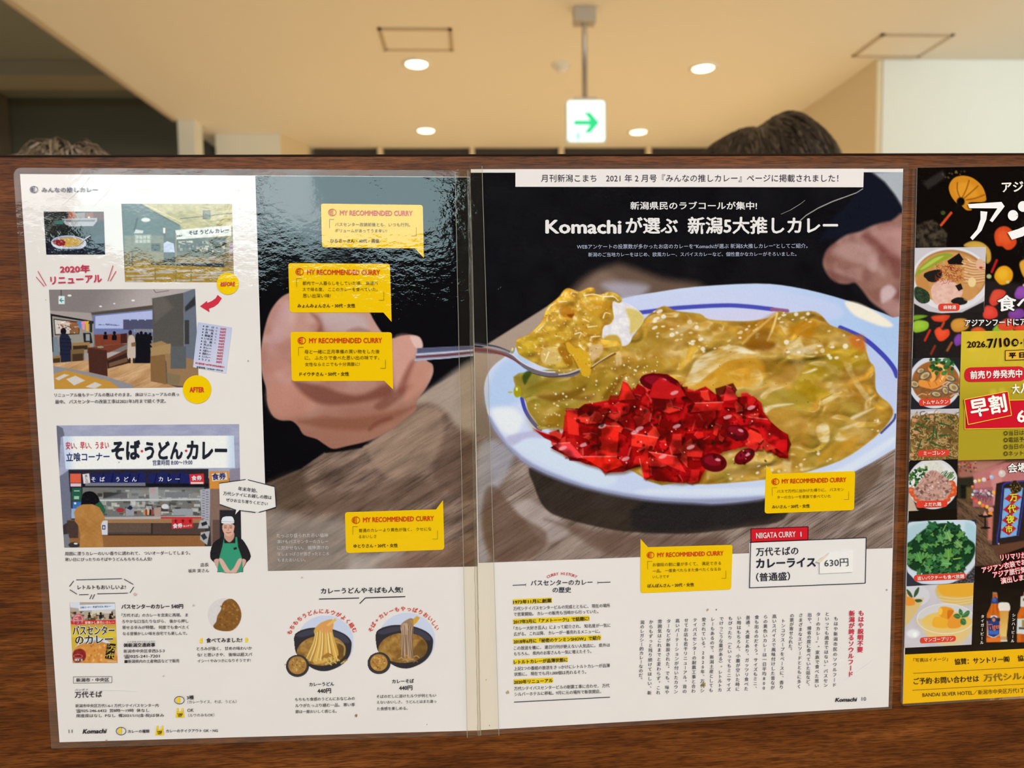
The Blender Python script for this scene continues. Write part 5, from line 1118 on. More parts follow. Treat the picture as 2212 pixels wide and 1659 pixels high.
def print_coriander_bowl():
    c = Cv([(1958.5, 1124), (2106, 1121), (2101.5, 1257), (1955.5, 1264)], 1.1)
    c.fr(1930, 1040, 5.528)
    c.fill((48, 50, 62)); c.rect(700, 1020, 980, 1260, lambda X, Y: mix((50, 46, 50), (86, 80, 82), sstep(.5, .6, vn(X / 3, Y / 2, 4))), 1.5)
    c.poly([(140, 540), (300, 470), (820, 450), (975, 530), (960, 900), (880, 1040), (760, 1150), (640, 1210), (320, 1210), (200, 1120), (140, 1010)], (196, 210, 218), 1, 3)
    c.poly([(150, 560), (300, 490), (520, 480), (380, 620), (200, 760), (150, 780)], (170, 196, 202), 5, 3); c.poly([(840, 480), (970, 545), (965, 760), (860, 680)], (160, 196, 206), 5, 3, op=.8)
    c.poly([(145, 1020), (250, 1090), (500, 1120), (800, 1060), (950, 920), (950, 1000), (800, 1150), (600, 1210), (330, 1210), (200, 1120)], (206, 208, 216), 3, 3)
    m = [(150, 760), (220, 680), (330, 580), (440, 520), (600, 490), (760, 540), (850, 660), (950, 740), (950, 860), (880, 980), (760, 1050), (540, 1090), (330, 1080), (200, 1040), (150, 960)]
    c.poly(m, (24, 58, 34), 2, 3)
    c.rs.seed(11); f, bb = inpoly(m); n = 0
    while n < 70:
        x, y = c.rs.uniform(bb[0], bb[2]), c.rs.uniform(bb[1], bb[3])
        if f(x, y):
            n += 1; t = n / 70; leaf(c, x, y, c.rs.uniform(45, 85), c.rs.uniform(0, 6.28), [(36 + 40 * t, 88 + 40 * t, 50 + 20 * t), (60 + 30 * t, 116 + 30 * t, 66 + 20 * t), (90, 140, 70), (30, 74, 44)][n % 4])
    for x, y, r, a, k in ((450, 520, 95, .3, (44, 96, 56)), (660, 520, 80, .5, (34, 78, 48)), (640, 640, 95, 1.2, (110, 156, 90)), (640, 860, 100, 1.5, (96, 146, 66)), (760, 740, 80, .8, (110, 150, 86)), (290, 900, 95, 1.2, (84, 142, 72)), (610, 970, 90, .1, (100, 156, 90)), (410, 960, 70, 1.6, (60, 120, 60))): leaf(c, x, y, r, a, k)
    c.line([(575, 580), (610, 510)], 10, (140, 170, 90), .7); c.line([(700, 920), (790, 905)], 12, (150, 186, 80), .7); c.line([(400, 980), (412, 1090)], 8, (90, 140, 70), .7)
    return c, {0: 'dish_photo'}

def print_mango_pudding():
    c = Cv([(1954.5, 1265), (2100, 1257), (2095.5, 1390.5), (1951, 1397.5)], 1.1)
    c.fr(1930, 1280, 4.376)
    c.fill(lambda X, Y: mix((186, 178, 184), (206, 198, 200), fbm(X / 30, Y / 30, 2, 3)))
    c.ell(590, -20, 210, 130, (190, 184, 184), 1.5); c.poly([(400, -60), (740, -60), (740, 90), (600, 110), (440, 70)], (214, 178, 104), 2, 3); c.poly([(420, -90), (740, -90), (735, 20), (560, 30), (440, 10)], (226, 164, 50), 2, 3)
    for k in range(3): c.line([(420, 30 + k * 28), (580, 50 + k * 26), (740, 30 + k * 24)], 5, (232, 214, 170), 1.2, 4, op=.7)
    c.ell(170, 20, 160, 110, (206, 202, 206), 1.5); c.poly([(90, 70), (240, 50), (270, 60), (160, 240), (90, 300)], (212, 180, 116), 2, 3); c.poly([(95, 110), (90, 30), (160, 40), (190, 70), (180, 110)], (226, 140, 50), 1.5, 3); c.poly([(90, -20), (120, 0), (110, 50), (90, 50)], (226, 150, 60), 1.5)
    for p in ([(110, -40), (150, -10), (170, 40), (130, 20)], [(190, -20), (230, -60), (220, 0), (180, 40)], [(190, 60), (240, 55), (260, 75), (210, 85)]): c.poly(p, (56, 84, 50), 1, 3)
    c.ell(175, 380, 60, 40, (226, 222, 224), 4); c.ell(190, 390, 20, 24, (240, 240, 240), 3)
    c.ell(480, 230, 272, 130, (206, 200, 196), 1.2); c.poly([(215, 240), (260, 340), (330, 440), (450, 490), (620, 480), (700, 400), (735, 320), (735, 240)], (212, 190, 146), 2, 3)
    c.ell(490, 265, 232, 92, (226, 186, 96), 1.5); c.poly([(262, 290), (330, 400), (460, 450), (620, 440), (700, 360), (720, 300), (500, 350)], (222, 190, 120), 3, 3)
    c.ell(480, 240, 268, 140, (222, 218, 214), 1, ring=7)
    for p, k in (([(420, 140), (480, 125), (560, 160), (500, 250), (420, 210)], (226, 150, 40)), ([(380, 220), (500, 250), (490, 325), (360, 310)], (230, 168, 50)), ([(420, 140), (450, 150), (440, 200), (412, 195)], (240, 190, 70)), ([(520, 215), (600, 225), (640, 280), (600, 325), (500, 320)], (226, 146, 50)), ([(500, 160), (555, 165), (540, 200), (500, 245)], (206, 110, 30))): c.poly(p, k, 1, 3)
    for p in ([(605, 190), (610, 145), (640, 170), (635, 210)], [(630, 215), (680, 165), (708, 170), (690, 215), (640, 230)], [(550, 210), (590, 190), (625, 220), (590, 240)], [(625, 240), (660, 240), (675, 280), (650, 300), (620, 280)]): c.poly(p, (56, 110, 64), 1, 3); c.line([p[0], p[2]], 4, (110, 160, 96), .7)
    return c, {0: 'dish_photo'}

def print_yellow_panel():
    c = Cv([(2073.5, 716), (2427, 710), (2424, 985), (2066, 994)], 2.0)
    c.fill((196, 168, 44))
    c.fr(1930, 690, 4.149)
    c.fill(lambda X, Y: mix((206, 178, 52), (172, 150, 40), sstep(760, 880, Y)))
    c.rs.seed(5)
    for x, y, r, k in ((750, 180, 70, (222, 180, 50)), (700, 240, 60, (222, 186, 60)), (860, 170, 60, (206, 176, 60)), (920, 140, 50, (190, 176, 50)), (980, 190, 60, (222, 170, 60)), (1060, 230, 60, (226, 190, 60)), (1120, 160, 60, (214, 170, 50)), (720, 330, 40, (206, 180, 60)), (960, 640, 30, (206, 186, 60)), (880, 650, 30, (206, 186, 60))): c.ell(x, y, r, r * .9, k, 5, op=.7)
    for a, b in (((760, 290), (740, 360)), ((830, 300), (800, 380)), ((950, 320), (930, 400)), ((1090, 340), (1070, 430))): c.line([a, b], 16, (210, 180, 60), 3, op=.7)
    return c, {0: 'panel'}
# ------------------------------------------------------------------ the room
def box_vf(x0, x1, y0, y1, z0, z1):
    V = [(x, y, z) for x in (x0, x1) for y in (y0, y1) for z in (z0, z1)]
    return V, [(0, 1, 3, 2), (4, 6, 7, 5), (0, 4, 5, 1), (2, 3, 7, 6), (0, 2, 6, 4), (1, 5, 7, 3)]

def struct(name, x0, x1, y0, y1, z0, z1, mat):
    o = mesh(name, *box_vf(x0, x1, y0, y1, z0, z1), mat); o['kind'] = 'structure'; return o

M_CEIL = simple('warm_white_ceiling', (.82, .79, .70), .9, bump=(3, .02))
M_WALL = simple('pale_plaster', (.80, .82, .76), .9, bump=(6, .05))
M_TAN = simple('tan_wall', (.74, .64, .44), .9)
M_DARK = simple('dark_olive_wall', (.12, .125, .095), .9, bump=(2, .1))
M_BEAM = simple('olive_beam', (.30, .28, .20), .9)
M_FLOOR = simple('oak_floor', (.62, .47, .31), .5, bump=(8, .05))
M_BLACK = simple('black_panel', (.035, .03, .025), .7)
M_REAR = simple('grey_rear_wall', (.16, .14, .12), .9)
M_WHITE = simple('white_enamel', (.80, .78, .72), .4)
M_SEAM = simple('hatch_frame', (.50, .41, .29), .7)

struct('floor', -4.5, 4.5, -4.6, 6.4, -.1, 0, M_FLOOR)
struct('ceiling', -1.86, 4.5, -4.6, 6.4, CEIL_Z, CEIL_Z + .12, M_CEIL)
struct('trim_1', -1.885, -1.862, -4.6, 4.62, CEIL_Z - .012, CEIL_Z + .40, simple('ceiling_edge_trim', (.55, .48, .36), .7))
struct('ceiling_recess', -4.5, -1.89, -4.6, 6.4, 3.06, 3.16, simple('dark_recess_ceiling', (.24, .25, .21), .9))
struct('beam_recess', -4.4, -1.89, 4.60, 4.85, 2.96, 3.058, M_BEAM)
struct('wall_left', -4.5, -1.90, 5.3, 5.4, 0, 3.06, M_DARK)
struct('column_recess', -3.62, -3.30, 5.0, 5.28, 0, 3.05, simple('grey_column', (.16, .15, .125), .9))
struct('column_ceiling_end', -1.86, -1.755, 4.62, 4.75, 0, CEIL_Z - .001, M_WALL)
xa = on_y(466, 320, 4.93)[0]; xb = on_y(606, 320, 4.93)[0]; xc = on_y(650, 320, 5.0)[0]
struct('wall_bulkhead', xa, xb, 4.93, 5.28, 0, CEIL_Z - .001, M_WALL)
struct('wall_niche', -1.74, xa - .02, 5.2, 5.28, 0, CEIL_Z - .001, M_TAN)
o = mesh('wall_bulkhead_return', [(xb, 4.93, 0), (xc, 5.22, 0), (xc, 5.28, 0), (xb, 5.28, 0), (xb, 4.93, 2.699), (xc, 5.22, 2.699), (xc, 5.28, 2.699), (xb, 5.28, 2.699)],
         [(0, 1, 5, 4), (1, 2, 6, 5), (4, 5, 6, 7), (0, 4, 7, 3)], M_TAN); o['kind'] = 'structure'
pa = [on_y(x, y, 5.1) for x, y in ((412, 281), (424, 281), (486, 336), (486, 352), (412, 352))]
struct('wall_far', xc + .02, 4.5, 5.30, 5.4, 0, CEIL_Z - .001, M_BLACK)
for k, px in enumerate((822, 1020, 1212, 1400, 1600)):
    x = on_y(px, 330, 5.28)[0]; struct('trim_%d' % (k + 2), x - .018, x + .018, 5.25, 5.298, 0, CEIL_Z - .001, M_TAN)
struct('wall_right', 2.145, 4.5, 3.60, 5.2, 0, CEIL_Z - .001, M_WALL)
struct('wall_right_side', 2.115, 2.143, 3.606, 5.2, 0, CEIL_Z - .001, M_TAN)
struct('wall_rear', -4.5, 4.5, -4.75, -4.65, 0, 3.1, M_REAR)

# assumed window, an unseen glowing pane added behind the camera (it mirrors in the film of the pages)
wx0, wx1, wz0, wz1 = -2.85, -.15, 1.92, 2.62
o = mesh('assumed_window_1', [(wx0, -4.6, wz0), (wx1, -4.6, wz0), (wx1, -4.6, wz1), (wx0, -4.6, wz1)], [(0, 1, 2, 3)], simple('assumed_glow_pane', (.2, .2, .2), .4, emit=(.62, .88, .93), es=6.8)); o['kind'] = 'structure'
fr = []; ff = []
for b in ((wx0 - .06, wx1 + .06, -4.63, -4.56, wz1, wz1 + .03), (wx0 - .06, wx1 + .06, -4.63, -4.56, wz0 - .06, wz0), (wx0 - .06, wx0, -4.63, -4.56, wz0, wz1), (wx1, wx1 + .06, -4.63, -4.56, wz0, wz1), (-1.70, -1.66, -4.63, -4.56, wz0, wz1)):
    V, Fq = box_vf(*b); ff += [tuple(i + len(fr) for i in f) for f in Fq]; fr += V
mesh('assumed_window_frame', fr, ff, M_SEAM)['kind'] = 'structure'  # frame made up around the assumed glowing pane

# ceiling access panels
def hatch(px, label):
    p = [np.array(on_z(x, y, CEIL_Z)) for x, y in px]; c = sum(p) / 4
    w = (np.linalg.norm(p[1] - p[0]) + np.linalg.norm(p[2] - p[3])) / 4; d = (abs(p[3][1] - p[0][1]) + abs(p[2][1] - p[1][1])) / 4
    e = empty('ceiling_hatch', (c[0], c[1], CEIL_Z), label, 'ceiling hatch', 'ceiling access hatches')
    mesh('panel', *box_vf(c[0] - w + .018, c[0] + w - .018, c[1] - d + .018, c[1] + d - .018, CEIL_Z - .004, CEIL_Z - .0005), M_CEIL, e)
    V = []; Fs = []
    for b in ((-w, w, -d, -d + .018), (-w, w, d - .018, d), (-w, -w + .018, -d, d), (w - .018, w, -d, d)):
        v, f = box_vf(c[0] + b[0], c[0] + b[1], c[1] + b[2], c[1] + b[3], CEIL_Z - .007, CEIL_Z - .0005); Fs += [tuple(i + len(V) for i in q) for q in f]; V += v
    mesh('frame', V, Fs, M_SEAM, e)
hatch([(812, 57), (975, 62), (980, 105), (833, 110)], 'thin framed square ceiling hatch right above a lit round ceiling light')
hatch([(1905, 70), (2065, 75), (1980, 122), (1843, 120)], 'square ceiling hatch beside the top corner of the bright white wall')

# recessed round lights
def lathe(prof, c, n=36):
    V = []; Fs = []; m = len(prof)
    for i in range(n):
        a = 2 * math.pi * i / n
        V += [(c[0] + r * math.cos(a), c[1] + r * math.sin(a), c[2] + z) for r, z in prof]
    for i in range(n):
        j = (i + 1) % n
        Fs += [(i * m + k, j * m + k, j * m + k + 1, i * m + k + 1) for k in range(m - 1)]
    return V, Fs
M_LAMP = simple('lamp_diffuser', (.9, .9, .85), .5, emit=(1.0, .90, .62), es=5.5)
def downlight(px, py, label):
    c = on_z(px, py, CEIL_Z); e = empty('ceiling_downlight', c, label, 'ceiling light', 'round recessed ceiling lights')
    mesh('trim_ring', *lathe([(.052, -.003), (.060, -.010), (.074, -.010), (.078, -.004), (.078, -.0005)], c), M_WHITE, e, smooth=True)
    mesh('diffuser', *lathe([(.0001, -.012), (.03, -.011), (.052, -.006), (.056, -.002)], c), M_LAMP, e, smooth=True)
    d = bpy.data.lights.new('downlight', 'SPOT'); d.energy = 200; d.color = (1.0, .86, .63); d.spot_size = rad(130); d.spot_blend = .6; d.shadow_soft_size = .05
    o = bpy.data.objects.new('downlight_lamp', d); COL.objects.link(o); o.parent = e; o.location = (0, 0, -.03)
downlight(900, 137, 'lit round ceiling light just below a square ceiling hatch')
downlight(1519, 146, 'lit round ceiling light high above the smooth dark haired head')
downlight(920, 281, 'lower lit round ceiling light left of the green arrow sign')
downlight(1379, 284, 'lower lit round ceiling light between arrow sign and dark haired head')

c = on_z(1213, 139, CEIL_Z); e = empty('smoke_detector', c, 'small white domed smoke detector on the ceiling beside the sign pole', 'smoke detector')
mesh('base', *lathe([(.0001, -.012), (.050, -.012), (.054, -.0005)], c), M_WHITE, e, smooth=True)
mesh('sensor_dome', *lathe([(.0001, -.046), (.020, -.044), (.032, -.034), (.036, -.012)], c), M_WHITE, e, smooth=True)

# hanging exit sign with a green arrow
c = np.array(on_z(1262, 20, CEIL_Z)); sy = c[1]
e = empty('exit_sign', c, 'lit white hanging sign with a green arrow pointing right', 'exit sign')
zt = on_y(1262, 218, sy)[2]; zb = on_y(1264, 311, sy)[2]; xl = on_y(1222, 264, sy)[0]; xr = on_y(1307, 264, sy)[0]; xm = (xl + xr) / 2
M_METAL = simple('brushed_pole', (.50, .46, .40), .35, .6)
mesh('ceiling_mount', *box_vf(c[0] - .046, c[0] + .046, sy - .03, sy + .03, CEIL_Z - .062, CEIL_Z - .0005), simple('mount_grey', (.50, .46, .40), .5), e)
mesh('pole', *lathe([(.0001, zt - CEIL_Z), (.012, zt - CEIL_Z), (.012, -.062)], c, 16), M_METAL, e, smooth=True)
mesh('bracket', *box_vf(c[0] - .05, c[0] + .05, sy - .012, sy + .012, zt - .004, zt + .012), M_METAL, e)
def rbox(x0, x1, z0, z1, r, y0, y1):
    o_ = rounded([(x0, z0), (x1, z0), (x1, z1), (x0, z1)], r, 6); n = len(o_)
    return [(x, y0, z) for x, z in o_] + [(x, y1, z) for x, z in o_], [tuple(range(n)), tuple(range(2 * n - 1, n - 1, -1))] + [(i, (i + 1) % n, n + (i + 1) % n, n + i) for i in range(n)]
mesh('housing', *rbox(xl, xr, zb, zt, .016, sy - .018, sy + .018), simple('sign_housing', (.75, .80, .76), .4), e)
pn = mesh('lit_panel', *rbox(xl + .006, xr - .006, zb + .006, zt - .006, .013, sy - .021, sy - .0185), simple('sign_panel', (.8, .9, .87), .4, emit=(.72, 1.0, .95), es=1.05), e)
G = simple('sign_green', (.0, .5, .2), .4, emit=(.0, .62, .22), es=.75); w = xr - xl; h = zt - zb; ym = sy - .0225; zc = zb + h * .46
def plate(name, pts, mat, par):
    n = len(pts); return mesh(name, [(xm + u * w, ym, zc + v * h) for u, v in pts] + [(xm + u * w, ym + .001, zc + v * h) for u, v in pts], [tuple(range(n)), tuple(range(2 * n - 1, n - 1, -1))] + [(i, (i + 1) % n, n + (i + 1) % n, n + i) for i in range(n)], mat, par)
plate('arrow', [(-.31, -.055), (.10, -.055), (-.06, -.24), (.10, -.24), (.33, 0), (.10, .24), (-.06, .24), (.10, .055), (-.31, .055)], G, pn)
for k, (u0, u1) in enumerate(((-.43, -.41), (-.36, -.34), (-.30, -.28), (-.24, -.17))):
    plate('small_lettering', [(u0, -.40), (u1, -.40), (u1, -.22), (u0, -.22)], simple('sign_pale_green', (.2, .55, .45), .4, emit=(.12, .62, .48), es=.8), pn)

# ------------------------------------------------------------------ people on the other side of the divider
random.seed(4)
def skin_body(name, joints, edges, radii, mat, parent, subs=2):
    me = bpy.data.meshes.new(name); org = ORG[parent]
    me.from_pydata([tuple(np.array(j) - org) for j in joints], edges, [])
    o = link(name, me, parent, mat); ORG[o] = org
    o.modifiers.new('skin', 'SKIN'); me.skin_vertices if hasattr(me, 'skin_vertices') else None
    sv = me.skin_vertices[0].data
    for i, r in enumerate(radii): sv[i].radius = r if isinstance(r, tuple) else (r, r)
    sv[0].use_root = True
    o.modifiers.new('round', 'SUBSURF').levels = subs; o.modifiers['round'].render_levels = subs
    return o

def person(hx, hy, top, label, cloth, hair_cols, frizz, facing, lock, part=0.0):
    """standing person: skin body, jacket, and a head of hair made of locks; hx, hy, top: crown of the head"""
    e = empty('person', (hx, hy, 0), label, 'person', None); c, s = math.cos(facing), math.sin(facing)
    def R(x, y, z): return (hx + x * c - y * s, hy + x * s + y * c, z)
    hc = top - .125
    M = simple('skin', (.62, .42, .31), .55); J = simple('jacket', cloth, .85)
    skin_body('body', [R(0, -.02, .95), R(0, -.03, 1.2), R(0, -.01, top - .30), R(0, 0, top - .23), R(0, .02, hc), R(0, .02, top - .06),
                       R(-.10, 0, .85), R(-.10, .01, .48), R(-.10, 0, .06), R(-.10, .16, .035), R(.10, 0, .85), R(.10, .01, .48), R(.10, 0, .06), R(.10, .16, .035),
                       R(-.19, -.02, top - .33), R(-.24, .02, top - .62), R(-.20, .22, top - .66), R(-.19, .30, top - .66), R(.19, -.02, top - .33), R(.24, .02, top - .62), R(.20, .22, top - .66), R(.19, .30, top - .66),
                       R(0, .125, hc - .01), R(-.085, .015, hc - .01), R(.085, .015, hc - .01), R(0, .09, hc - .085)],
              [(0, 1), (1, 2), (2, 3), (3, 4), (4, 5), (0, 6), (6, 7), (7, 8), (8, 9), (0, 10), (10, 11), (11, 12), (12, 13), (2, 14), (14, 15), (15, 16), (16, 17), (2, 18), (18, 19), (19, 20), (20, 21), (4, 22), (4, 23), (4, 24), (4, 25)],
              [(.15, .10), (.14, .10), (.11, .08), .055, .085, .060, .085, .06, .04, .035, .085, .06, .04, .035, .055, .042, .032, .026, .055, .042, .032, .026, .014, .018, .018, .045], M, e)
    skin_body('jacket', [R(0, -.02, .88), R(0, -.03, 1.15), R(0, -.01, top - .33), R(-.19, -.02, top - .34), R(-.245, .01, top - .60), R(-.21, .16, top - .655), R(.19, -.02, top - .34), R(.245, .01, top - .60), R(.21, .16, top - .655)],
              [(0, 1), (1, 2), (2, 3), (3, 4), (4, 5), (2, 6), (6, 7), (7, 8)], [(.18, .125), (.175, .125), (.15, .10), .075, .058, .048, .075, .058, .048], J, e)
    # hair: a cap with locks lying on it
    V = []; Fs = []; mi = []
    A, B, Cc = lock
    def surf(u, v, k=1.0):            # u: around, v: 0 crown .. 1 nape
        th = v * 1.95; r = math.sin(th)
        x, y = A * r * math.cos(u) * k, .02 + B * r * math.sin(u) * k; w = x * c - y * s      # w: sideways from the crown
        dz = .010 * math.sin(3 * u + 1) * r
        if part:                                    # hair parted beside the crown: a lower lobe on one side
            dz = -.015 * float(sstep(.032, -.018, w)) - .006 * math.exp(-((w + .012) / .010) ** 2); q_ = w * (.27 if w < 0 else -.08); x += c * q_; y -= s * q_
        return np.array([x, y, hc + Cc * math.cos(th) * k + dz])
    nu, nv = 40, 16
    for j in range(nv + 1):
        for i in range(nu): V.append(R(*surf(2 * math.pi * i / nu, .02 + .98 * j / nv, .965)))
    for j in range(nv):
        for i in range(nu): Fs.append((j * nu + i, j * nu + (i + 1) % nu, (j + 1) * nu + (i + 1) % nu, (j + 1) * nu + i)); mi.append(0)
    for q in range(2600):
        u = random.uniform(0, 2 * math.pi); v0 = random.uniform(.0, .55); ln = random.uniform(.25, .5); wd = random.uniform(.0006, .0022); k0 = random.uniform(.985, 1.03)
        sw = random.uniform(-.5, .5) + .4; fz = frizz * random.random() * .8; b0 = len(V); n = 7; wav = random.uniform(0, 6.28); lift = frizz * random.random() ** 7 * .9
        for i in range(n + 1):
            t = i / n; uu = u + sw * t * ln * 2 + fz * .25 * math.sin(wav + t * 9); vv = min(1.0, v0 + ln * t); kk = k0 + fz * .10 * math.sin(wav * 2 + t * 7) + lift * math.sin(t * 3.1) * .25 - .01 * t
            p = surf(uu, vv, kk); d = np.array([-math.sin(uu), math.cos(uu), 0]) * wd * (1 - t * .7)
            nn = np.array([0, 0, wd * .7])
            V += [R(*(p - d)), R(*(p + nn)), R(*(p + d))]
        for i in range(n):
            a = b0 + 3 * i; Fs += [(a, a + 1, a + 4, a + 3), (a + 1, a + 2, a + 5, a + 4)]; k = random.randrange(len(hair_cols)); mi += [k, k]
    me = bpy.data.meshes.new('hair'); me.from_pydata([tuple(np.array(v) - ORG[e]) for v in V], [], Fs); me.update()
    o = link('hair', me, e, [simple('hair', k, .38 + .2 * (frizz > .3)) for k in hair_cols]); me.polygons.foreach_set('material_index', mi); me.polygons.foreach_set('use_smooth', [True] * len(mi)); ORG[o] = ORG[e]
    return e

HY = 1.02
tp = on_y(1700, 268, HY)
person(on_y(1640, 300, HY)[0], HY, tp[2], 'person with smooth dark brown hair, only the head showing above the divider', (.10, .10, .12), [(.012, .008, .006), (.018, .012, .009), (.010, .007, .005), (.014, .010, .008), (.07, .046, .032)], .10, rad(200), (.104, .115, .130), 1.0)
HY = .98
tp = on_y(170, 342, HY)
person(on_y(168, 300, HY)[0], HY, tp[2], 'person with frizzy greyish brown hair, crown just showing above the divider', (.22, .20, .18), [(.17, .12, .08), (.26, .20, .14), (.10, .07, .05), (.36, .30, .24)], .75, rad(190), (.088, .10, .125))

# ------------------------------------------------------------------ the divider board carrying the prints
zt = on_y(1106, 333.5, BOARD_Y)[2]
M_EDGE = simple('dark_edge_band', (.02, .011, .008), .8); M_EDGE.node_tree.nodes['Principled BSDF'].inputs['Specular IOR Level'].default_value = .1
dv = empty('wooden_divider', (0, BOARD_Y + .015, 0), 'dark walnut wood grain divider board that the laminated prints are fixed to', 'divider')
mesh('board', *box_vf(-.9, .95, BOARD_Y, BOARD_Y + .028, .001, zt - .0007), WOOD, dv)
mesh('edge_band', *box_vf(-.9, .95, BOARD_Y - .0006, BOARD_Y + .0286, zt - .0007, zt), M_EDGE, dv)
# ------------------------------------------------------------------ left laminated page
DARK, RED, WHT = (44, 40, 50), (200, 46, 56), (228, 222, 216)
Z3, Z4, Z5 = (30, 360, 4.147), (30, 760, 3.3175), (90, 1220, 3.881)
A1, A2, A3, A4, A5 = (540, 360, 3.318), (540, 840, 3.95), (590, 1220, 4.147), (1000, 350, 4.424), (1460, 350, 4.254)
B1, B2, B3, B4 = (1020, 900, 4.608), (1460, 900, 4.254), (1020, 1210, 4.047), (1370, 1280, 3.749)
B5, B6, B7, B8 = (1930, 340, 4.149), (1930, 690, 4.149), (1930, 1040, 5.528), (1930, 1280, 4.376)
def X(fr, pts): return [(fr[0] + p[0] / fr[2], fr[1] + p[1] / fr[2]) + tuple(p[2:]) for p in pts]

def page(name, label, cat, group, outer, paper, ctr, base=.0002, round_=(14, 14, 14, 14)):
    e = empty(name, tuple(board(np.array([ctr], float), base)[0]), label, cat, group)
    n = 6; o = rounded(outer, list(round_), n - 1); h = np.concatenate([np.repeat([p], n, 0) for p in np.asarray(paper, float)])
    slab('laminate_margin', o, base + .0007, base, FILM, e, 'clear plastic laminate margin', holes=h)
    slab('paper', paper, base + .0008, base + .0001, PAPER, e)
    return e

lp = page('laminated_magazine_page', 'laminated magazine page with yellow speech bubbles over a fist holding a spoon', 'magazine page', 'laminated magazine pages',
          [(31, 363), (1016, 369), (1041, 1586), (113, 1615)], [(46, 377), (1015, 383), (1039, 1575.5), (131, 1601)], (540, 1600), round_=(20, 2, 2, 3))

def speech_bubble(par, fr, outline, radii, rows, icon, head, sub='bubble', off=.00125):
    b = slab('speech_bubble', rounded(X(fr, outline), radii, 4), off, off - .0001, ink((238, 190, 16)), par)
    t = Text(fr); t.L('MY RECOMMENDED CURRY', *head[:4], size=head[4], bold=.03).put('bubble_heading', b, (204, 62, 28), off + .0003)
    x, y, r = icon; t = Text(fr); t.ring(x, y, r * 1.15, r, r * .17)
    t.disc(x - r * .1, y, r * .72, r * .72, 95, 265, 14); t.bar(x + r * .12, y - r * .95, x + r * .12, y + r * .95, r * .16); t.put('curry_icon', b, (204, 52, 30), off + .0003)
    t = Text(fr)
    for d in (.25, -.3): t.disc(x - r * .3, y + d * r, r * .16, r * .13, n=8)
    t.put('icon_grain', b, (238, 190, 16), off + .0005)
    t = Text(fr)
    for body, u0, v0, u1, v1, bd in rows['text']: t.L(body, u0, v0, u1, v1, bold=bd)
    mw = 2.2 if fr[2] > 1 else .6
    for (x, y, dx, dy) in rows['marks']: t.bar(x, y, x + dx, y, mw); t.bar(x, y, x, y + dy, mw)
    t.put('bubble_text', b, (70, 56, 24), off + .0003)
    return b

# ---- pictures
print_picture(print_hand_photo, lp, .00110, 'full_page_photo', 'dark photo of a fist holding a spoon')
print_picture(print_dark_plate_photo, lp, .00110, 'printed_photo', 'small dark photo of a curry plate')
bf = print_picture(print_before_photo, lp, .00110, 'printed_photo', 'photo of the old noodle counter')
af = print_picture(print_after_photo, lp, .00110, 'printed_photo', 'photo of the renewed noodle counter')
sp = print_picture(print_shop_photo, lp, .00110, 'printed_photo', 'photo of the noodle shop front')
print_picture(print_manager_portrait, lp, .00125, 'portrait_print', 'cut-out portrait in white cap and green apron')
pk = print_picture(print_curry_pack, lp, .00115, 'packet_print', 'curry packet picture')
print_picture(print_half_plate, lp, .00110, 'plate_print', 'round plate half rice half brown curry')
print_picture(print_udon_bowl, lp, .00110, 'bowl_print', 'black bowl of curry udon')
print_picture(print_soba_bowl, lp, .00110, 'bowl_print', 'black bowl of curry soba')
pl = print_picture(print_price_list, lp, .00120, 'price_sheet')

# ---- lettering in the pictures
t = Text(Z3); t.L('そば うどん カレー', 1575, 598, 1935, 570, bold=.03); t.L('立喰ナ', 1466, 625, 1520, 620, bold=.03); t.put('sign_lettering', bf, (60, 58, 70), .0013)
t = Text(Z3); t.L('そばうどんカレー', 832, 1412, 957, 1422, bold=.035); t.L('立喰コーナー', 770, 1414, 828, 1418, bold=.035); t.put('sign_lettering', af, (50, 56, 110), .0013)
t = Text(Z4); t.L('そば', 708, 705, 915, 702, size=150, bold=.045); t.L('うどん', 945, 707, 1218, 704, size=142, bold=.045); t.L('カレー', 1245, 702, 1535, 706, size=152, bold=.045)
t.put('sign_lettering', sp, (40, 42, 52), .0013)
t = Text(Z4); t.L('立喰コーナー', 385, 752, 695, 747, size=66, bold=.02); t.put('sign_lettering', sp, (48, 50, 110), .0013); t = Text(Z4); t.L('営業時間 8:00〜19:00', 1003, 792, 1286, 788, size=42, bold=.015); t.put('sign_lettering', sp, (48, 50, 110), .0013); t = Text(Z4); t.L('食券', 1426, 893, 1526, 885, bold=.03); t.put('sign_lettering', sp, (48, 50, 110), .0013)
t = Text(Z4); t.L('安い、早い、うまい', 382, 670, 690, 666, size=58, bold=.02); t.disc(926, 709, 9, 9); t.disc(1242, 706, 9, 9); t.put('sign_lettering', sp, (206, 60, 76), .0013)
t = Text(Z4)
for ch, x in zip('そばうどん', (580, 642, 754, 812, 872)): t.one(ch, x, 910, 38, bold=.02)
for ch, x in zip('カレー', (1062, 1122, 1180)): t.one(ch, x, 908, 38, bold=.02)
t.put('curtain_lettering', sp, (226, 222, 226), .0013); t = Text(Z4)
t.L('食券', 1280, 902, 1354, 900, bold=.03); t.put('sign_lettering', sp, (226, 222, 226), .0013); t = Text(Z4); t.L('食券', 1146, 1244, 1216, 1240, bold=.03); t.L('はコチラ', 1222, 1244, 1282, 1240, bold=.02); t.put('sign_lettering', sp, (226, 222, 226), .0013)
t = Text(Z4); t.Vt('戻し口', 528, 886, 532, 926, 19); t.put('sign_lettering', sp, (70, 66, 90), .0013)
t = Text(Z5); t.L('そばうどん カレー', 440, 345, 590, 338, bold=.03); t.L('立喰コーナー', 336, 350, 428, 346, bold=.02); t.put('packet_lettering', pk, (60, 66, 110), .0014)
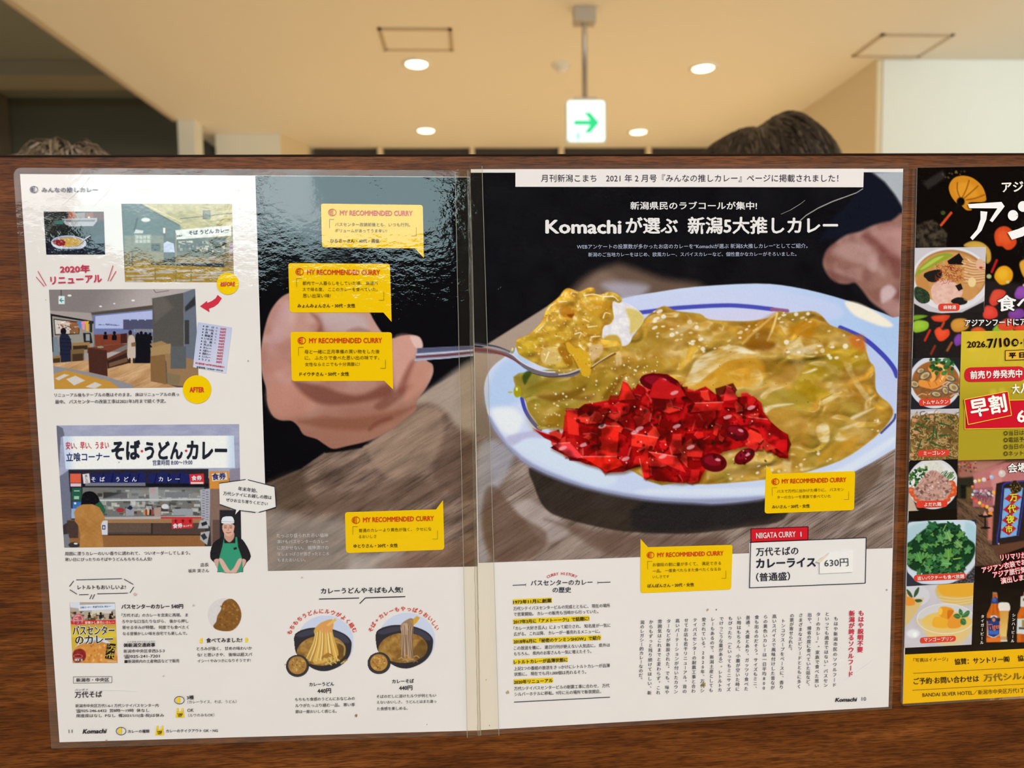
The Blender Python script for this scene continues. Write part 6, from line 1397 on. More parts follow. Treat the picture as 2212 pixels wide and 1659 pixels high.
t = Text(Z5); t.L('昔懐かし黄色いカレー', 374, 476, 622, 472, bold=.02); t.put('packet_lettering', pk, (240, 214, 200), .0014)
for bd, col, of in ((.075, (236, 232, 224), .0013), (.02, (36, 30, 28), .0015)):
    t = Text(Z5); t.L('バスセンター', 275, 542, 622, 540, size=84, bold=bd); t.L('のカレー', 295, 620, 610, 612, size=86, bold=bd); t.put('packet_lettering', pk, col, of)
t = Text(Z5); t.Vt('万代', 606, 690, 596, 752, 50, .03); t.Vt('シテイ', 580, 668, 560, 752, 38, .02); t.put('packet_lettering', pk, (214, 180, 70), .0014)
t = Text(Z5); t.L('ご当', 286, 440, 346, 436, bold=.03); t.L('新潟', 286, 478, 346, 474, bold=.03); t.put('packet_lettering', pk, (190, 50, 64), .0014)
t = Text(Z5); t.L('1人前', 294, 792, 346, 788, bold=.03); t.put('packet_lettering', pk, (50, 40, 40), .0014)
PR = [('か   け', '320円'), ('きつね', '360円'), ('月   見', '350円'), ('野菜天', '390円'), ('いか天', '440円'), ('山   菜', '410円'), ('天ぷら', '470円'), ('カレー', '440円'), ('大盛カレー', '560円'), ('普通カレー', '480円'), ('ミニカレー', '390円'), ('ラ イ ス', '200円')]
t = Text(); r = Text()
for k, (a, b) in enumerate(PR):
    x, y = 443 - .85 * k, 704.5 + 6.45 * k; t.disc(x - 1, y, 1.4, 1.4, n=8); t.L(a, x + 4, y + .6, x + 22, y + 3.4, size=5.2, bold=.02); t.L('円' if k < 6 else '', x + 26, y + 4, x + 29, y + 4.5, size=4, bold=.0) if k < 6 else None
    r.L(b, x + 35, y + 5.4, x + 47.5, y + 7.3, size=5.6, bold=.03)
t.L('営業時間／AM8:00〜PM7:00', 427, 792.5, 484, 800.5, size=4.6, bold=.02); r.L('●大盛各種＋80円増 ●単品各種あり', 424.5, 783.5, 487, 793, size=4.4, bold=.03)
t.put('price_text', pl, (56, 54, 66), .0014); r.put('price_text', pl, (204, 60, 76), .0014)

# ---- page lettering
t = Text(Z3); t.L('みんなの推しカレー', 264, 214, 764, 212, size=47, bold=.02); t.ring(195, 209, 36, 31, 5); t.disc(190, 209, 22, 22, 95, 265, 12); t.bar(199, 180, 199, 238, 5); t.put('section_title', lp, (48, 46, 78))
t = Text(Z3); t.L('2020年', 427, 921, 695, 916, size=74, bold=.03); t.L('リニューアル', 342, 1022, 802, 1002, size=82, bold=.03)
for a in ((231, 938, 306, 1068), (216, 990, 288, 1074), (902, 888, 856, 1026), (928, 938, 876, 1028)): t.bar(*a, 6)
t.put('red_headline', lp, (204, 54, 84))
for name, cx, cy, r, word, fr, u in (('BEFORE', 494, 613, 23.7, 'BEFORE', Z3, (1862, 1053, 1990, 1051, 38)), ('AFTER', 427.8, 840.8, 30.6, 'AFTER', Z4, (1268, 268, 1372, 268, 38))):
    a = np.linspace(0, 2 * math.pi, 49)[:-1]; b = slab('round_badge', np.stack([cx + r * np.cos(a), cy + r * np.sin(a)], -1), .0013, .00125, ink((240, 196, 10)), lp)
    t = Text(fr); t.L(word, *u[:4], size=u[4] * 1.32, bold=.04); t.put('badge_text', b, (212, 66, 44), .0016)
slab('red_arrow', X(Z3, [(1833, 1150), (1870, 1180), (1840, 1226), (1800, 1256), (1756, 1272), (1760, 1304), (1676, 1252), (1738, 1203), (1740, 1222), (1780, 1205), (1815, 1180)]), .0012, .0011, ink((206, 52, 68)), lp)
t = Text(Z4); t.L('リニューアル後もテーブルの数はそのまま。 床はリニューアルの真っ', 302, 308, 1192, 302); t.L('最中。 バスセンターの改装工事は2021年3月まで続く予定。', 308, 356, 1098, 350); t.put('caption', lp, DARK)
t = Text(Z4); t.L('周囲に漂うカレーのいい香りに誘われて、 ついオーダーしてしまう。', 377, 1440, 1272, 1434); t.L('寒い日にぴったりのそばやうどんももちろん人気!', 378, 1482, 998, 1478); t.put('caption', lp, DARK)
t = Text(Z4); t.L('店長', 1345, 1520, 1404, 1518); t.L('坂井 実さん', 1257, 1563, 1406, 1560); t.put('caption', lp, DARK)
hx = X(Z4, [(1478, 937), (1668, 908), (1878, 962), (1886, 1105), (1762, 1144), (1622, 1130), (1592, 1162), (1600, 1128), (1482, 1086)])
sb = slab('speech_balloon', hx, .0013, .00125, ink((229, 222, 214)), lp)
t = Text(Z4); t.L('年末年始、', 1614, 975, 1752, 990); t.L('万代シテイにお越しの際は', 1508, 1008, 1854, 1040); t.L('ぜひお立ち寄りください', 1528, 1054, 1826, 1084)
for a in ((1478, 937, 1668, 910), (1684, 912, 1878, 962), (1876, 962, 1886, 1105), (1886, 1110, 1762, 1144), (1738, 1146, 1622, 1130), (1598, 1128, 1484, 1088)): t.bar(*a, 5)
t.put('balloon_text', sb, DARK, .0016)
t = Text(Z5); t.L('レトルトもおいしいよ!', 314, 180, 716, 178, size=40, bold=.02)
for a in ((303, 118, 686, 107), (702, 112, 780, 156), (784, 176, 752, 226), (735, 228, 478, 234), (457, 238, 438, 278), (434, 240, 416, 278), (406, 240, 327, 242), (310, 238, 250, 200), (246, 174, 282, 126)): t.bar(*a, 5.5)
t.put('balloon_text', lp, DARK)
t = Text(Z5); t.L('バスセンターのカレー 540円', 680, 342, 1196, 338, size=42, bold=.035)
for k, (s, x1) in enumerate((('「万代そば」のカレーを忠実に再現。 ま', 1236), ('ろやかな口当たりながら、 後から押し', 1240), ('寄せる辛みが特徴。 何度でも食べたく', 1242), ('なる昔懐かしい味を自宅でも楽しんで。', 1230))): t.L(s, 682 + k * 3, 414 + k * 51, x1, 411 + k * 51)
t.L('ニイガタコウツウショウジ', 728, 636, 962, 632, size=17, bold=.0); t.L('㈱新潟交通商事', 700, 664, 962, 660, size=36, bold=.03); t.L('新潟市中央区幸西3-5-3', 698, 714, 1040, 710, size=32); t.L('☎025-241-7201', 700, 757, 1000, 753, size=34); t.L('🈐'[:0] + '新潟県内の土産物店などで販売', 736, 799, 1164, 794, size=32); t.bar(706, 800, 732, 800, 24); t.put('product_text', lp, DARK)
t = Text(Z5); t.L('食べてみました!', 1388, 624, 1688, 620, size=42, bold=.03); t.L('とろみが強く、 甘めの味わいか', 1310, 693, 1770, 688); t.L('な? と思いきや、 後味は超スパ', 1314, 745, 1772, 740); t.L('イシー! やみつきになりそうです!', 1316, 795, 1758, 790); t.put('tasting_text', lp, DARK)
t = Text(Z5); t.disc(1358, 626, 24, 24, 95, 265, 12); t.disc(1716, 620, 22, 22, -85, 85, 12); t.put('half_disc', lp, (240, 200, 20))
for a in ((1168, 1121, 28, 28), (680, 1378, 28, 28)): t = Text(Z5); t.disc(*a, 90, 270, 12); t.put('curry_icon', lp, (240, 200, 20))
for x, y in ((1170, 1240), (1000, 1388)):
    t = Text(Z5); t.shape([(x - 30, y - 22), (x + 28, y - 22), (x + 34, y + 28), (x - 36, y + 28)]); t.bar(x - 20, y - 52, x - 22, y - 20, 13); t.bar(x + 20, y - 52, x + 20, y - 20, 13); t.put('takeout_icon', lp, (240, 200, 20))
t = Text(Z5)
for x, y in ((1166, 1121), (679, 1379)): t.ring(x, y, 43, 34, 5)
t.L('TAKE', 1148, 1238, 1194, 1236, size=20, bold=.04); t.L('OUT', 1154, 1253, 1188, 1251, size=20, bold=.04); t.L('TAKE', 978, 1384, 1022, 1382, size=20, bold=.04); t.L('OUT', 984, 1400, 1018, 1398, size=20, bold=.04)
t.put('icon_outline', lp, DARK, .0017)
t = Text(Z5)
for a in ((278, 928, 600, 925), (600, 924, 600, 976), (601, 976, 278, 981), (279, 981, 279, 927)): t.bar(*a, 3)
t.L('新潟市・中央区', 302, 955, 578, 951, size=34, bold=.02); t.L('バンダイ', 290, 1038, 402, 1034, size=20, bold=.0); t.L('万代そば', 290, 1078, 520, 1072, size=58, bold=.02)
t.L('新潟市中央区万代1-6-1 万代シテイバスセンター内', 296, 1170, 990, 1166, size=31); t.L('☎025-246-6432  営8時〜19時  休なし', 300, 1211, 914, 1208, size=31); t.L('席座席はなし  Pなし  備2021/1/1(金·祝)は休み', 302, 1253, 1036, 1249, size=31)
t.L('3種', 1226, 1102, 1284, 1099, size=36, bold=.025); t.L('（カレーライス、そば、うどん）', 1232, 1138, 1642, 1134, bold=.0); t.L('OK', 1230, 1207, 1284, 1205, size=40, bold=.01); t.L('（ルウのみもOK）', 1238, 1249, 1456, 1246, bold=.0); t.put('shop_details', lp, DARK)
t = Text(Z5); t.L('11', 240, 1382, 270, 1381, size=42, bold=0); t.L('Komachi', 360, 1382, 556, 1378, size=50, bold=.04, shear=.25); t.L('カレーの種類', 734, 1384, 914, 1382, size=30, bold=.02); t.L('カレーのテイクアウト OK・NG', 1052, 1380, 1486, 1376, size=30, bold=.02); t.put('page_footer', lp, DARK)
t = Text(A3); t.L('カレーうどんやそばも人気!', 432, 226, 1164, 214, size=56, bold=.025)
for a in ((416, 297, 774, 288), (779, 338, 830, 287), (830, 287, 1187, 275)): t.bar(*a, 8)
t.put('noodle_heading', lp, DARK)
t = Text(A3); t.arc('もちもちうどんにルウがよく絡む', 448, 690, 312, -70, 66, 46, .03, 285); t.arc('そば+カレーもやっぱりおいしい', 1178, 668, 318, -70, 66, 46, .03, 285); t.put('curved_red_text', lp, (210, 66, 50))
t = Text(A3); t.L('カレーうどん', 328, 1060, 552, 1054, bold=.03); t.L('440円', 402, 1117, 524, 1114, bold=.03); t.L('もちもち食感のうどんにおなじみの', 202, 1194, 736, 1184); t.L('ルウがたっぷり絡む一品。 寒い季', 204, 1249, 738, 1240); t.L('節は一層おいしく感じる。', 206, 1303, 574, 1298); t.put('bowl_caption', lp, DARK)
t = Text(A3); t.L('カレーそば', 1068, 1033, 1264, 1028, bold=.03); t.L('440円', 1130, 1091, 1250, 1088, bold=.03); t.L('そばのだしに溶けたルウが何ともい', 930, 1168, 1462, 1157); t.L('えないおいしさ。 うどんとはまた違っ', 932, 1219, 1464, 1210); t.L('た食感を楽しめる。', 934, 1277, 1208, 1272); t.put('bowl_caption', lp, DARK)
t = Text(A2)
for k, (s, x1) in enumerate((('たっぷり盛られた赤い福神', 670), ('漬けもバスセンターのカレー', 672), ('に欠かせない。 福神漬けの', 674), ('甘しょっぱさが混ざったところ', 678), ('もまたおいしい。', 480))): t.L(s, 234 + k * 2, 1246 + k * 52, x1, 1243 + k * 52, bold=.0)
t.put('photo_caption', lp, (206, 200, 194), .0014)

MK = lambda *a: list(a)
speech_bubble(lp, A1, [(513, 268), (1240, 278), (1247, 657), (1185, 588), (520, 580)], [5, 6, 1, 0, 7], dict(text=[('バスセンター改装前後とも、いつも行列。', 614, 417, 1150, 420, 0), ('ボリュームがあってうま辛い!', 614, 461, 984, 463, 0), ('ひらさーさん・40代・男性', 580, 534, 930, 535, .025)],
              marks=[(574, 381, 34, 62), (1194, 499, -36, -62)]), (594, 331, 26), (648, 333, 1168, 336, 50))
speech_bubble(lp, A1, [(279, 693), (1005, 698), (1017, 1113), (958, 1046), (290, 1045)], [6, 6, 1, 0, 7], dict(text=[('都内で一人暮らしをしていた頃、 高速バ', 382, 837, 920, 837, 0), ('スで帰る度、 ここのカレーを食べていた。', 382, 881, 918, 881, 0), ('思い出深い味!', 384, 926, 582, 926, 0), ('みょんみょんさん・30代・女性', 346, 998, 758, 997, .025)],
              marks=[(340, 802, 36, 62), (962, 958, -36, -62)]), (361, 755, 26), (414, 756, 936, 758, 50))
speech_bubble(lp, A1, [(295, 1184), (1019, 1187), (1028, 1596), (965, 1534), (304, 1536)], [6, 6, 1, 0, 7], dict(text=[('母と一緒に正月準備の買い物をした後', 396, 1326, 932, 1324, 0), ('に、 ふたりで食べた思い出の味です。', 398, 1370, 930, 1368, 0), ('女性ならミニでも十分満腹に!', 400, 1416, 790, 1414, 0), ('ドイウチさん・50代・女性', 360, 1486, 714, 1484, .025)],
              marks=[(354, 1294, 36, 60), (974, 1444, -36, -62)]), (376, 1246, 26), (428, 1245, 950, 1243, 50))
speech_bubble(lp, A2, [(814, 1048), (1588, 1024), (1648, 945), (1659, 1366), (823, 1395)], [6, 0, 1, 7, 8], dict(text=[('普通のカレーより黄色が強く、 クセにな', 932, 1202, 1550, 1188, 0), ('るおいしさ', 932, 1255, 1082, 1251, 0), ('ゆとりさん・20代・女性', 888, 1334, 1264, 1328, .025)],
              marks=[(882, 1168, 44, 70), (1602, 1273, -44, -72)]), (908, 1113, 31), (968, 1110, 1572, 1096, 58))

def stain(par, fr, x, y, r, col, seed, off=.0016):
    q = random.Random(seed); n = 14; t = Text(fr); t.shape([(x + r * q.uniform(.5, 1.2) * math.cos(6.283 * k / n), y + r * q.uniform(.5, 1.2) * math.sin(6.283 * k / n)) for k in range(n)]); t.put('food_stain', par, col, off)
for k, (fr, x, y, r, col) in enumerate(((Z5, 796, 238, 14, (200, 180, 166)), (Z5, 1284, 330, 9, (196, 178, 164)), (Z5, 556, 1458, 9, (176, 146, 110)), (Z5, 1034, 920, 7, (190, 172, 162)), (A3, 748, 1338, 15, (150, 112, 70)), (A3, 264, 102, 9, (206, 180, 164)), (A3, 116, 880, 8, (186, 160, 132)), (Z4, 764, 787, 5, (130, 126, 120)), (Z4, 1686, 64, 6, (150, 138, 120)), (Z3, 304, 1196, 4, (60, 54, 50)), (A3, 1380, 1417, 4, (110, 90, 76)))):
    stain(lp, fr, x, y, r, col, k)
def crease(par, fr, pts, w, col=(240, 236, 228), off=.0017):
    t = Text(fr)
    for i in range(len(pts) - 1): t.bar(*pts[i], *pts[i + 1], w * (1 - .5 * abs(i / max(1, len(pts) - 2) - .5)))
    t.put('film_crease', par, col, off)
crease(lp, Z3, [(430, 360), (520, 280), (600, 210), (700, 80)], 3, (238, 234, 224)); crease(lp, Z3, [(730, 350), (800, 280), (860, 210), (900, 90)], 3, (238, 234, 224)); crease(lp, Z5, [(410, 1038), (560, 1036), (700, 1038), (800, 1046)], 3, (238, 232, 224))
# ------------------------------------------------------------------ right laminated page
rp = page('laminated_magazine_page', 'laminated magazine page with a big plate of yellow curry and red pickles', 'magazine page', 'laminated magazine pages',
          [(1014, 359), (1960, 354), (1924, 1529), (1035, 1586)], [(1017, 367), (1947.5, 366), (1916, 1524), (1038, 1574)], (1478, 1550), base=.0006, round_=(2, 3, 3, 2))
O = .0004
print_picture(print_curry_photo, rp, .0011 + O, 'curry_photo', 'photo of a curry plate and loaded spoon')
hs = slab('header_strip', [(1113, 367), (1862, 366), (1861, 406), (1113, 405)], .0013 + O, .0011 + O, ink((230, 221, 214)), rp, 'white strip with a printed notice')
t = Text(A4); t.L('月刊新潟こまち　2021 年 2 月号『みんなの推しカレー』ページに掲載されました！', 744, 163, (1460 + 1476 / 4.254 - 1000) * 4.424, (350 + 156 / 4.254 - 350) * 4.424, bold=.0); t.put('strip_text', hs, (52, 46, 58), .0015 + O)
t = Text(A4); t.L('新潟県民のラブコールが集中!', 1592, 424, (1460 + 733 / 4.254 - 1000) * 4.424, (350 + 408 / 4.254 - 350) * 4.424, size=80, bold=.02); t.put('headline', rp, WHT, .0014 + O)
t = Text(A4); t.L('Komachi', 784, 618, 1508, 620, size=178, bold=.035); t.L('が選ぶ', 1546, 612, 2046, 616, size=164, bold=.03); t.put('headline', rp, WHT, .0014 + O)
t = Text(A5); t.L('新潟5大推しカレー', 98, 590, 1474, 588, size=164, bold=.03); t.put('headline', rp, WHT, .0014 + O)
t = Text(); t.L('WEBアンケートの投票数が多かったお店のカレーを“Komachiが選ぶ 新潟5大推しカレー”としてご紹介。', 1245, 534, 1741, 532, bold=0); t.L('新潟のご当地カレーをはじめ、欧風カレー、スパイスカレーなど、個性豊かなカレーがそろいました。', 1269.5, 551, 1717, 549.5, bold=0); t.put('lead_text', rp, (176, 180, 200), .0014 + O)

speech_bubble(rp, B2, [(818, 440), (876, 520), (1632, 494), (1622, 851), (803, 884)], [1, 0, 6, 6, 7], dict(text=[('バスで万代に出かけた帰りに、 バスセン', 916, 680, 1528, 660, 0), ('ターのカレーを家族で食べていた', 916, 734, 1408, 722, 0), ('みいさん・20代・女性', 870, 822, 1216, 812, .025)],
              marks=[(872, 646, 44, 76), (1572, 752, -44, -74)]), (901, 590, 31), (960, 585, 1550, 570, 58), off=.00125 + O)
speech_bubble(rp, (0, 0, 1), [(1382, 1162), (1398, 1180), (1580, 1175), (1577, 1271), (1382, 1279)], [.4, 0, 5, 6, 7], dict(text=[('お値段の割に量が多くて、 満足できる', 1408, 1217.5, 1555, 1214, 0), ('一品。 一度食べたらまた食べたくなるお', 1408, 1231, 1555, 1226.5, 0), ('いしさです', 1408, 1243.5, 1443.5, 1242.5, 0), ('ぽんぽんさん・20代・女性', 1397, 1263, 1497, 1260, .025)],
              marks=[(1397, 1210, 10, 17), (1565.5, 1246.5, -10, -17)]), (1403.5, 1196.5, 7.2), (1418, 1196, 1560.5, 1192, 13.5), off=.00125 + O)

nb = slab('name_box', X(B2, [(664, 1146), (1734, 1102), (1724, 1520), (664, 1562)]), .00125 + O, .0012 + O, ink((229, 221, 214)), rp)
t = Text(B2)
for a in ((664, 1146, 1734, 1103), (1732, 1103, 1723, 1520), (1724, 1519, 664, 1561), (665, 1562, 676, 1140)): t.bar(*a, 7)
t.put('box_outline', nb, (40, 36, 46), .0015 + O)
t = Text(B2); t.L('万代そばの', 724, 1234, 1112, 1222, size=82, bold=.02); t.L('（普通盛）', 724, 1466, 1036, 1454, size=82, bold=.02); t.L('カレーライス', 724, 1340, 1270, 1326, size=98, bold=.04); t.put('dish_name', nb, (46, 42, 54), .0015 + O)
rl = slab('red_label', X(B2, [(676, 1022), (1203, 1000), (1200, 1124), (676, 1146)]), .0013 + O, .0012 + O, ink((206, 32, 44)), rp)
t = Text(B2)
for a in ((676, 1022, 1203, 1002), (1201, 1002, 1199, 1124), (1199, 1122, 678, 1144), (678, 1144, 678, 1022)): t.bar(*a, 6)
t.put('label_outline', rl, (60, 24, 34), .0015 + O)
t = Text(B2); t.L('NIIGATA CURRY', 724, 1082, 1084, 1068, size=72, bold=.02); t.L('1', 1129, 1069, 1138, 1068.7, size=64, bold=.01); t.put('label_text', rl, (240, 220, 214), .0016 + O)
ps = slab('price_sticker', X(B2, [(1302, 1330), (1386, 1240), (1606, 1226), (1606, 1414), (1302, 1430)]), .0024, .0020, ink((236, 230, 222)), rp, 'white price sticker with a peeling corner')
slab('peeling_corner', X(B2, [(1270, 1320), (1388, 1240), (1376, 1258), (1304, 1330)]), .0027, .0022, ink((226, 206, 180)), ps, 'brownish peeled corner')
t = Text(B2); t.L('630円', 1342, 1330, 1560, 1320, size=84, bold=.0); t.put('sticker_text', ps, (52, 50, 56), .0028)

# ---- history column
t = Text(B3); t.arc('CURRY HISTORY', 783, 398, 292, -24.5, 24.5, 34, .02); t.put('curved_red_text', rp, (200, 60, 80), .0014 + O)
t = Text(B3); t.L('バスセンターのカレー', 510, 190, 1048, 182, size=54, bold=.02); t.L('の歴史', 700, 250, 862, 248, size=52, bold=.02); t.put('history_title', rp, (48, 44, 62), .0014 + O)
t = Text(B3)
for a in ((352, 209, 468, 205), (466, 192, 467, 220), (1092, 185, 1204, 181), (1092, 172, 1093, 202)): t.bar(*a, 6 if abs(a[0] - a[2]) > 5 else 2.5)
t.put('title_rule', rp, (48, 44, 62), .0014 + O); t = Text(B3); t.bar(364, 1226, 1199, 1183, 7); t.put('bottom_rule', rp, (48, 44, 62), .0014 + O)
hb = Text(B3); hd = Text(B3); tx = Text(B3)
HI = [(352, '1973年11月に創業', 692, '万代シテイバスセンタービルの完成とともに、 現在の場所', 1200, 'で営業開始。 カレーの販売も当時から行っていた。', 1098), (524, '2017年3月に「アメトーーク!」で話題に!', 1018, '「カレー大好き芸人」によって紹介され、 知名度が一気に', 1204, '広がる。 これ以降、 カレーが一番売れるメニューに。', 1112),
      (696, '2018年6月に「秘密のケンミンSHOW」で紹介', 1120, 'この放送を機に、 連日行列が絶えない人気店に。 県外は', 1200, 'もちろん、 県内のお客さんも一気に増えたそう。', 1036), (874, 'レトルトカレーが品薄状態に', 830, '上記2つの番組の放送をきっかけにレトルトカレーが品薄', 1198, '状態に。 現在でも月1,000個は売れるそう。', 992),
      (1048, '2020年リニューアル', 702, '万代シテイバスセンタービルの耐震工事に合わせ、 万代', 1196, 'シルバーホテルに移転。9月に元の場所で新装開店。', 1122)]
for k, (y, a, xa_, b, xb_, c_, xc_) in enumerate(HI):
    x = 357 + k * 1.6; s = lambda q: (q - x) * .045
    hb.bar(x - 2, y + 2, xa_ + 2, y + 2 - s(xa_), 44); hd.L(a, x, y + 3, xa_, y + 3 - s(xa_), size=37, bold=.03); tx.L(b, x + 2, y + 61, xb_, y + 61 - s(xb_) * .75, size=36); tx.L(c_, x + 4, y + 110, xc_, y + 110 - s(xc_) * .75, size=36)
hb.put('yellow_highlight', rp, (236, 200, 24), .0013 + O); hd.put('history_heading', rp, (48, 42, 40), .0016 + O); tx.put('history_text', rp, (56, 52, 62), .0014 + O)

# ---- vertical text
t = Text(B4); t.Vt('もはや説明不要', 1825, 156, 1815, 450, 48, .035); t.Vt('新潟が誇るソウルフード', 1750, 158, 1738, 648, 48, .035); t.put('red_headline', rp, (204, 52, 70), .0014 + O)
t = Text(B4)
CO = ['もはや新潟市民のソウルフード', 'といっても過言ではない“バスセン', 'ターのカレー”。 家族で食べた思い', '出や、 帰省の度に食べていた話など、', 'さまざまなエピソードとともに多く', 'の票が寄せられた。', 'トンコツスープをベースに、 香り', '高いスパイスで風味付けした昔なが', 'らの黄色いカレーは一日平均800', '食も出るのだそう。 サイズもミニ、', '普通、 大盛とあり、 ガッツリ食べた', 'い時はもちろん、 小腹が空いた時に',
      'もぴったり（といってもミニサイズ', 'でけっこうな量がある）。 レトルトカ', 'レーもあるので、 新潟土産としても', '愛されている。 2020年、 万代シ', 'テイバスセンターの耐震工事と合わ', 'せてお店も若干リニューアル。 背の', '高いパーテーションが付いたカウン', 'ターなどが新設された。 でも、 味や', '雰囲気はこれまでと変わらず。 これ', 'からもずっと残り続けてほしい、 新', '潟のレガシー的カレーなのだ。']
for k, s in enumerate(CO):
    f = k / 22; x0 = 1622 - f * (1622 - 60); y0 = 160 + f * 70; y1 = 735 + f * 67
    s = s.replace(' ', '')
    if k in (0, 6): y0 += 40
    if k == 5: y1 = 458
    if k == 22: y1 = 692
    t.Vt(s, x0 + (0 if k < 20 else 0), y0, x0 - 14, y1, 35)
t.put('vertical_text', rp, (56, 54, 64), .0014 + O)
t = Text(B4); t.L('Komachi', 1618, 854, 1790, 850, size=44, bold=.04, shear=.25); t.L('10', 1828, 847, 1864, 846, size=42, bold=0); t.put('page_footer', rp, DARK, .0014 + O)
for k, (fr, x, y, r, col) in enumerate(((B4, 586, 130, 11, (176, 150, 120)), (B4, 657, 128, 7, (120, 110, 104)), (B4, 556, 730, 22, (176, 144, 90)), (B3, 308, 1142, 16, (176, 156, 124)), (B3, 150, 1430, 6, (150, 120, 90)), (B2, 1922, 1580, 9, (170, 150, 140)), (B3, 122, 1032, 7, (206, 186, 150)))):
    stain(rp, fr, x, y, r, col, 30 + k, .0013 + O)
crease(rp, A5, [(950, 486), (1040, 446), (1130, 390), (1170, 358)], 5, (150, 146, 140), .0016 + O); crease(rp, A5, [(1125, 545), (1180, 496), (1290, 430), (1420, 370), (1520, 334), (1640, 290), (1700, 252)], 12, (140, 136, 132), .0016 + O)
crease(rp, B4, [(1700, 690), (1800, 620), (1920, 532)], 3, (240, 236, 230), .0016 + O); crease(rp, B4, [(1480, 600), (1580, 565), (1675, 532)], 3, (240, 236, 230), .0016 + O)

# ------------------------------------------------------------------ yellowed tape over the seam between the two pages
tp_ = empty('adhesive_tape', tuple(board(np.array([[1025, 980.]]), .0026)[0]), 'strip of yellowed clear tape joining the two magazine pages down the middle', 'tape')
TP = [(983, 373), (990, 366), (1008, 363), (1030, 357), (1041, 360), (1078, 1583), (1040, 1585), (1009, 1588)]
mesh('tape_strip', board(np.array(TP, float), .0030), [tuple(range(len(TP)))], TAPE, tp_)
SEAM = clear_film('seam_ridge', (.99, .99, .97), .05, (.8, .8, .76))
V = []; Fs = []; q = random.Random(3)
for i in range(81):
    f = i / 80; cx = 1012 + 23 * f + q.uniform(-.5, .5); cy = 372 + 1210 * f; r = 2.6 + q.uniform(-.5, .5)
    for j in range(7):
        a = math.pi * j / 6; p = board(np.array([[cx + r * math.cos(a) * 1.3, cy]]), .0030 + .00042 * r / 2.6 * math.sin(a))[0]; V.append(p)
for i in range(80):
    for j in range(6): Fs.append((i * 7 + j, (i + 1) * 7 + j, (i + 1) * 7 + j + 1, i * 7 + j + 1))
mesh('folded_ridge', V, Fs, SEAM, tp_, smooth=True)
tl = Text()
for pts in ([(983.5, 375), (1009.5, 1586)], [(1041, 362), (1077.5, 1582)]):
    (a, b), (c_, d_) = pts; tl.bar(a, b, c_, d_, .9)
tl.put('tape_edge', tp_, (166, 160, 140), .0031)

# ------------------------------------------------------------------ laminated poster at the right
po = page('laminated_poster', 'laminated dark poster of food photos with a yellow strip along its bottom', 'poster', None,
          [(1969, 359), (2442, 352), (2432, 1493), (1943, 1524)], [(1979, 363.5), (2430, 357), (2420, 1488), (1947.5, 1518)], (2050, 1515))
bd = print_picture(print_poster_backdrop, po, .00108, 'dark_print')
yp = print_picture(print_yellow_panel, po, .00118, 'yellow_panel')
for fn, lab in ((print_spicy_soup, 'photo of a red spicy soup bowl'), (print_shrimp_soup, 'photo of shrimp soup'), (print_fried_noodles, 'photo of fried noodles'), (print_chicken_plate, 'photo of a chicken plate with tomatoes'), (print_coriander_bowl, 'photo of a bowl of coriander'), (print_mango_pudding, 'photo of mango pudding')):
    print_picture(fn, po, .00116, 'dish_photo', lab)
yb = slab('yellow_strip', [(1951.5, 1412), (2421.5, 1389), (2420, 1488), (1947.5, 1518)], .00116, .00109, ink((236, 178, 18)), po)
for fr, q, txt, u in ((B5, [(388, 1312), (580, 1310), (578, 1376), (388, 1378)], '麻辣湯', (428, 1346, 542, 1345)), (B6, [(217, 712), (496, 704), (494, 766), (215, 775)], 'トムヤムクン', (248, 742, 474, 734)), (B6, [(205, 1170), (488, 1162), (486, 1220), (202, 1228)], 'ミーゴレン', (252, 1196, 444, 1190)),
                      (B7, [(254, 228), (628, 218), (624, 298), (252, 310)], 'よだれ鶏', (344, 268, 548, 262)), (B7, [(230, 1108), (846, 1080), (842, 1156), (226, 1184)], '追いパクチーも食べ放題', (262, 1146, 820, 1120)), (B8, [(238, 416), (576, 398), (574, 452), (236, 472)], 'マンゴープリン', (270, 436, 546, 424))):
    h = abs(q[3][1] - q[0][1]) / fr[2] / 2 * .95
    b = slab('dish_label', rounded(X(fr, q), h, 6), .0013, .00115, ink((216, 66, 48)), po); t = Text(fr); t.L(txt, *u, bold=.02); t.put('dish_name', b, (240, 220, 206), .0016)
def outlined(par, rows, fr, col, edge, e=.06, name='poster_lettering', bold=.03):
    for bd_, c_, of in ((bold + e, edge, .0013), (bold, col, .0016)):
        t = Text(fr)
        for r in rows: t.L(*r[:5], size=r[5] if len(r) > 5 else None, bold=bd_)
        t.put(name, par, c_, of)
t = Text(B5); t.L('アジア', 950, 274, 1246, 262, size=106, bold=.03); t.put('poster_lettering', po, (236, 228, 214), .0016)
t = Text(B5)                                                       # big title characters cut by the photo's edge
t.shape([(646, 424), (948, 404), (976, 444), (940, 462), (660, 460)]); t.shape([(948, 404), (976, 444), (866, 586), (842, 570), (912, 460)]); t.shape([(760, 486), (822, 492), (812, 560), (760, 600)]); t.shape([(760, 560), (812, 560), (770, 660), (690, 746), (668, 722), (730, 650)])
t.disc(1050, 525, 46, 48); t.disc(1140, 445, 46, 48); t.shape([(1002, 676), (1040, 742), (1140, 710), (1200, 660), (1200, 600), (1100, 645)]); t.shape([(1200, 600), (1200, 660), (1300, 560), (1340, 470), (1290, 455), (1240, 560)])
t.put('poster_title', po, (240, 236, 230), .0016)
outlined(po, [('食べ放題', 912, 1312, 1590, 1290, 150)], B5, (240, 236, 230), (60, 50, 46), .05)
outlined(po, [('アジアンフードにアジア', 620, 1486, 1290, 1472, 70)], B5, (238, 230, 220), (40, 36, 34), .05)
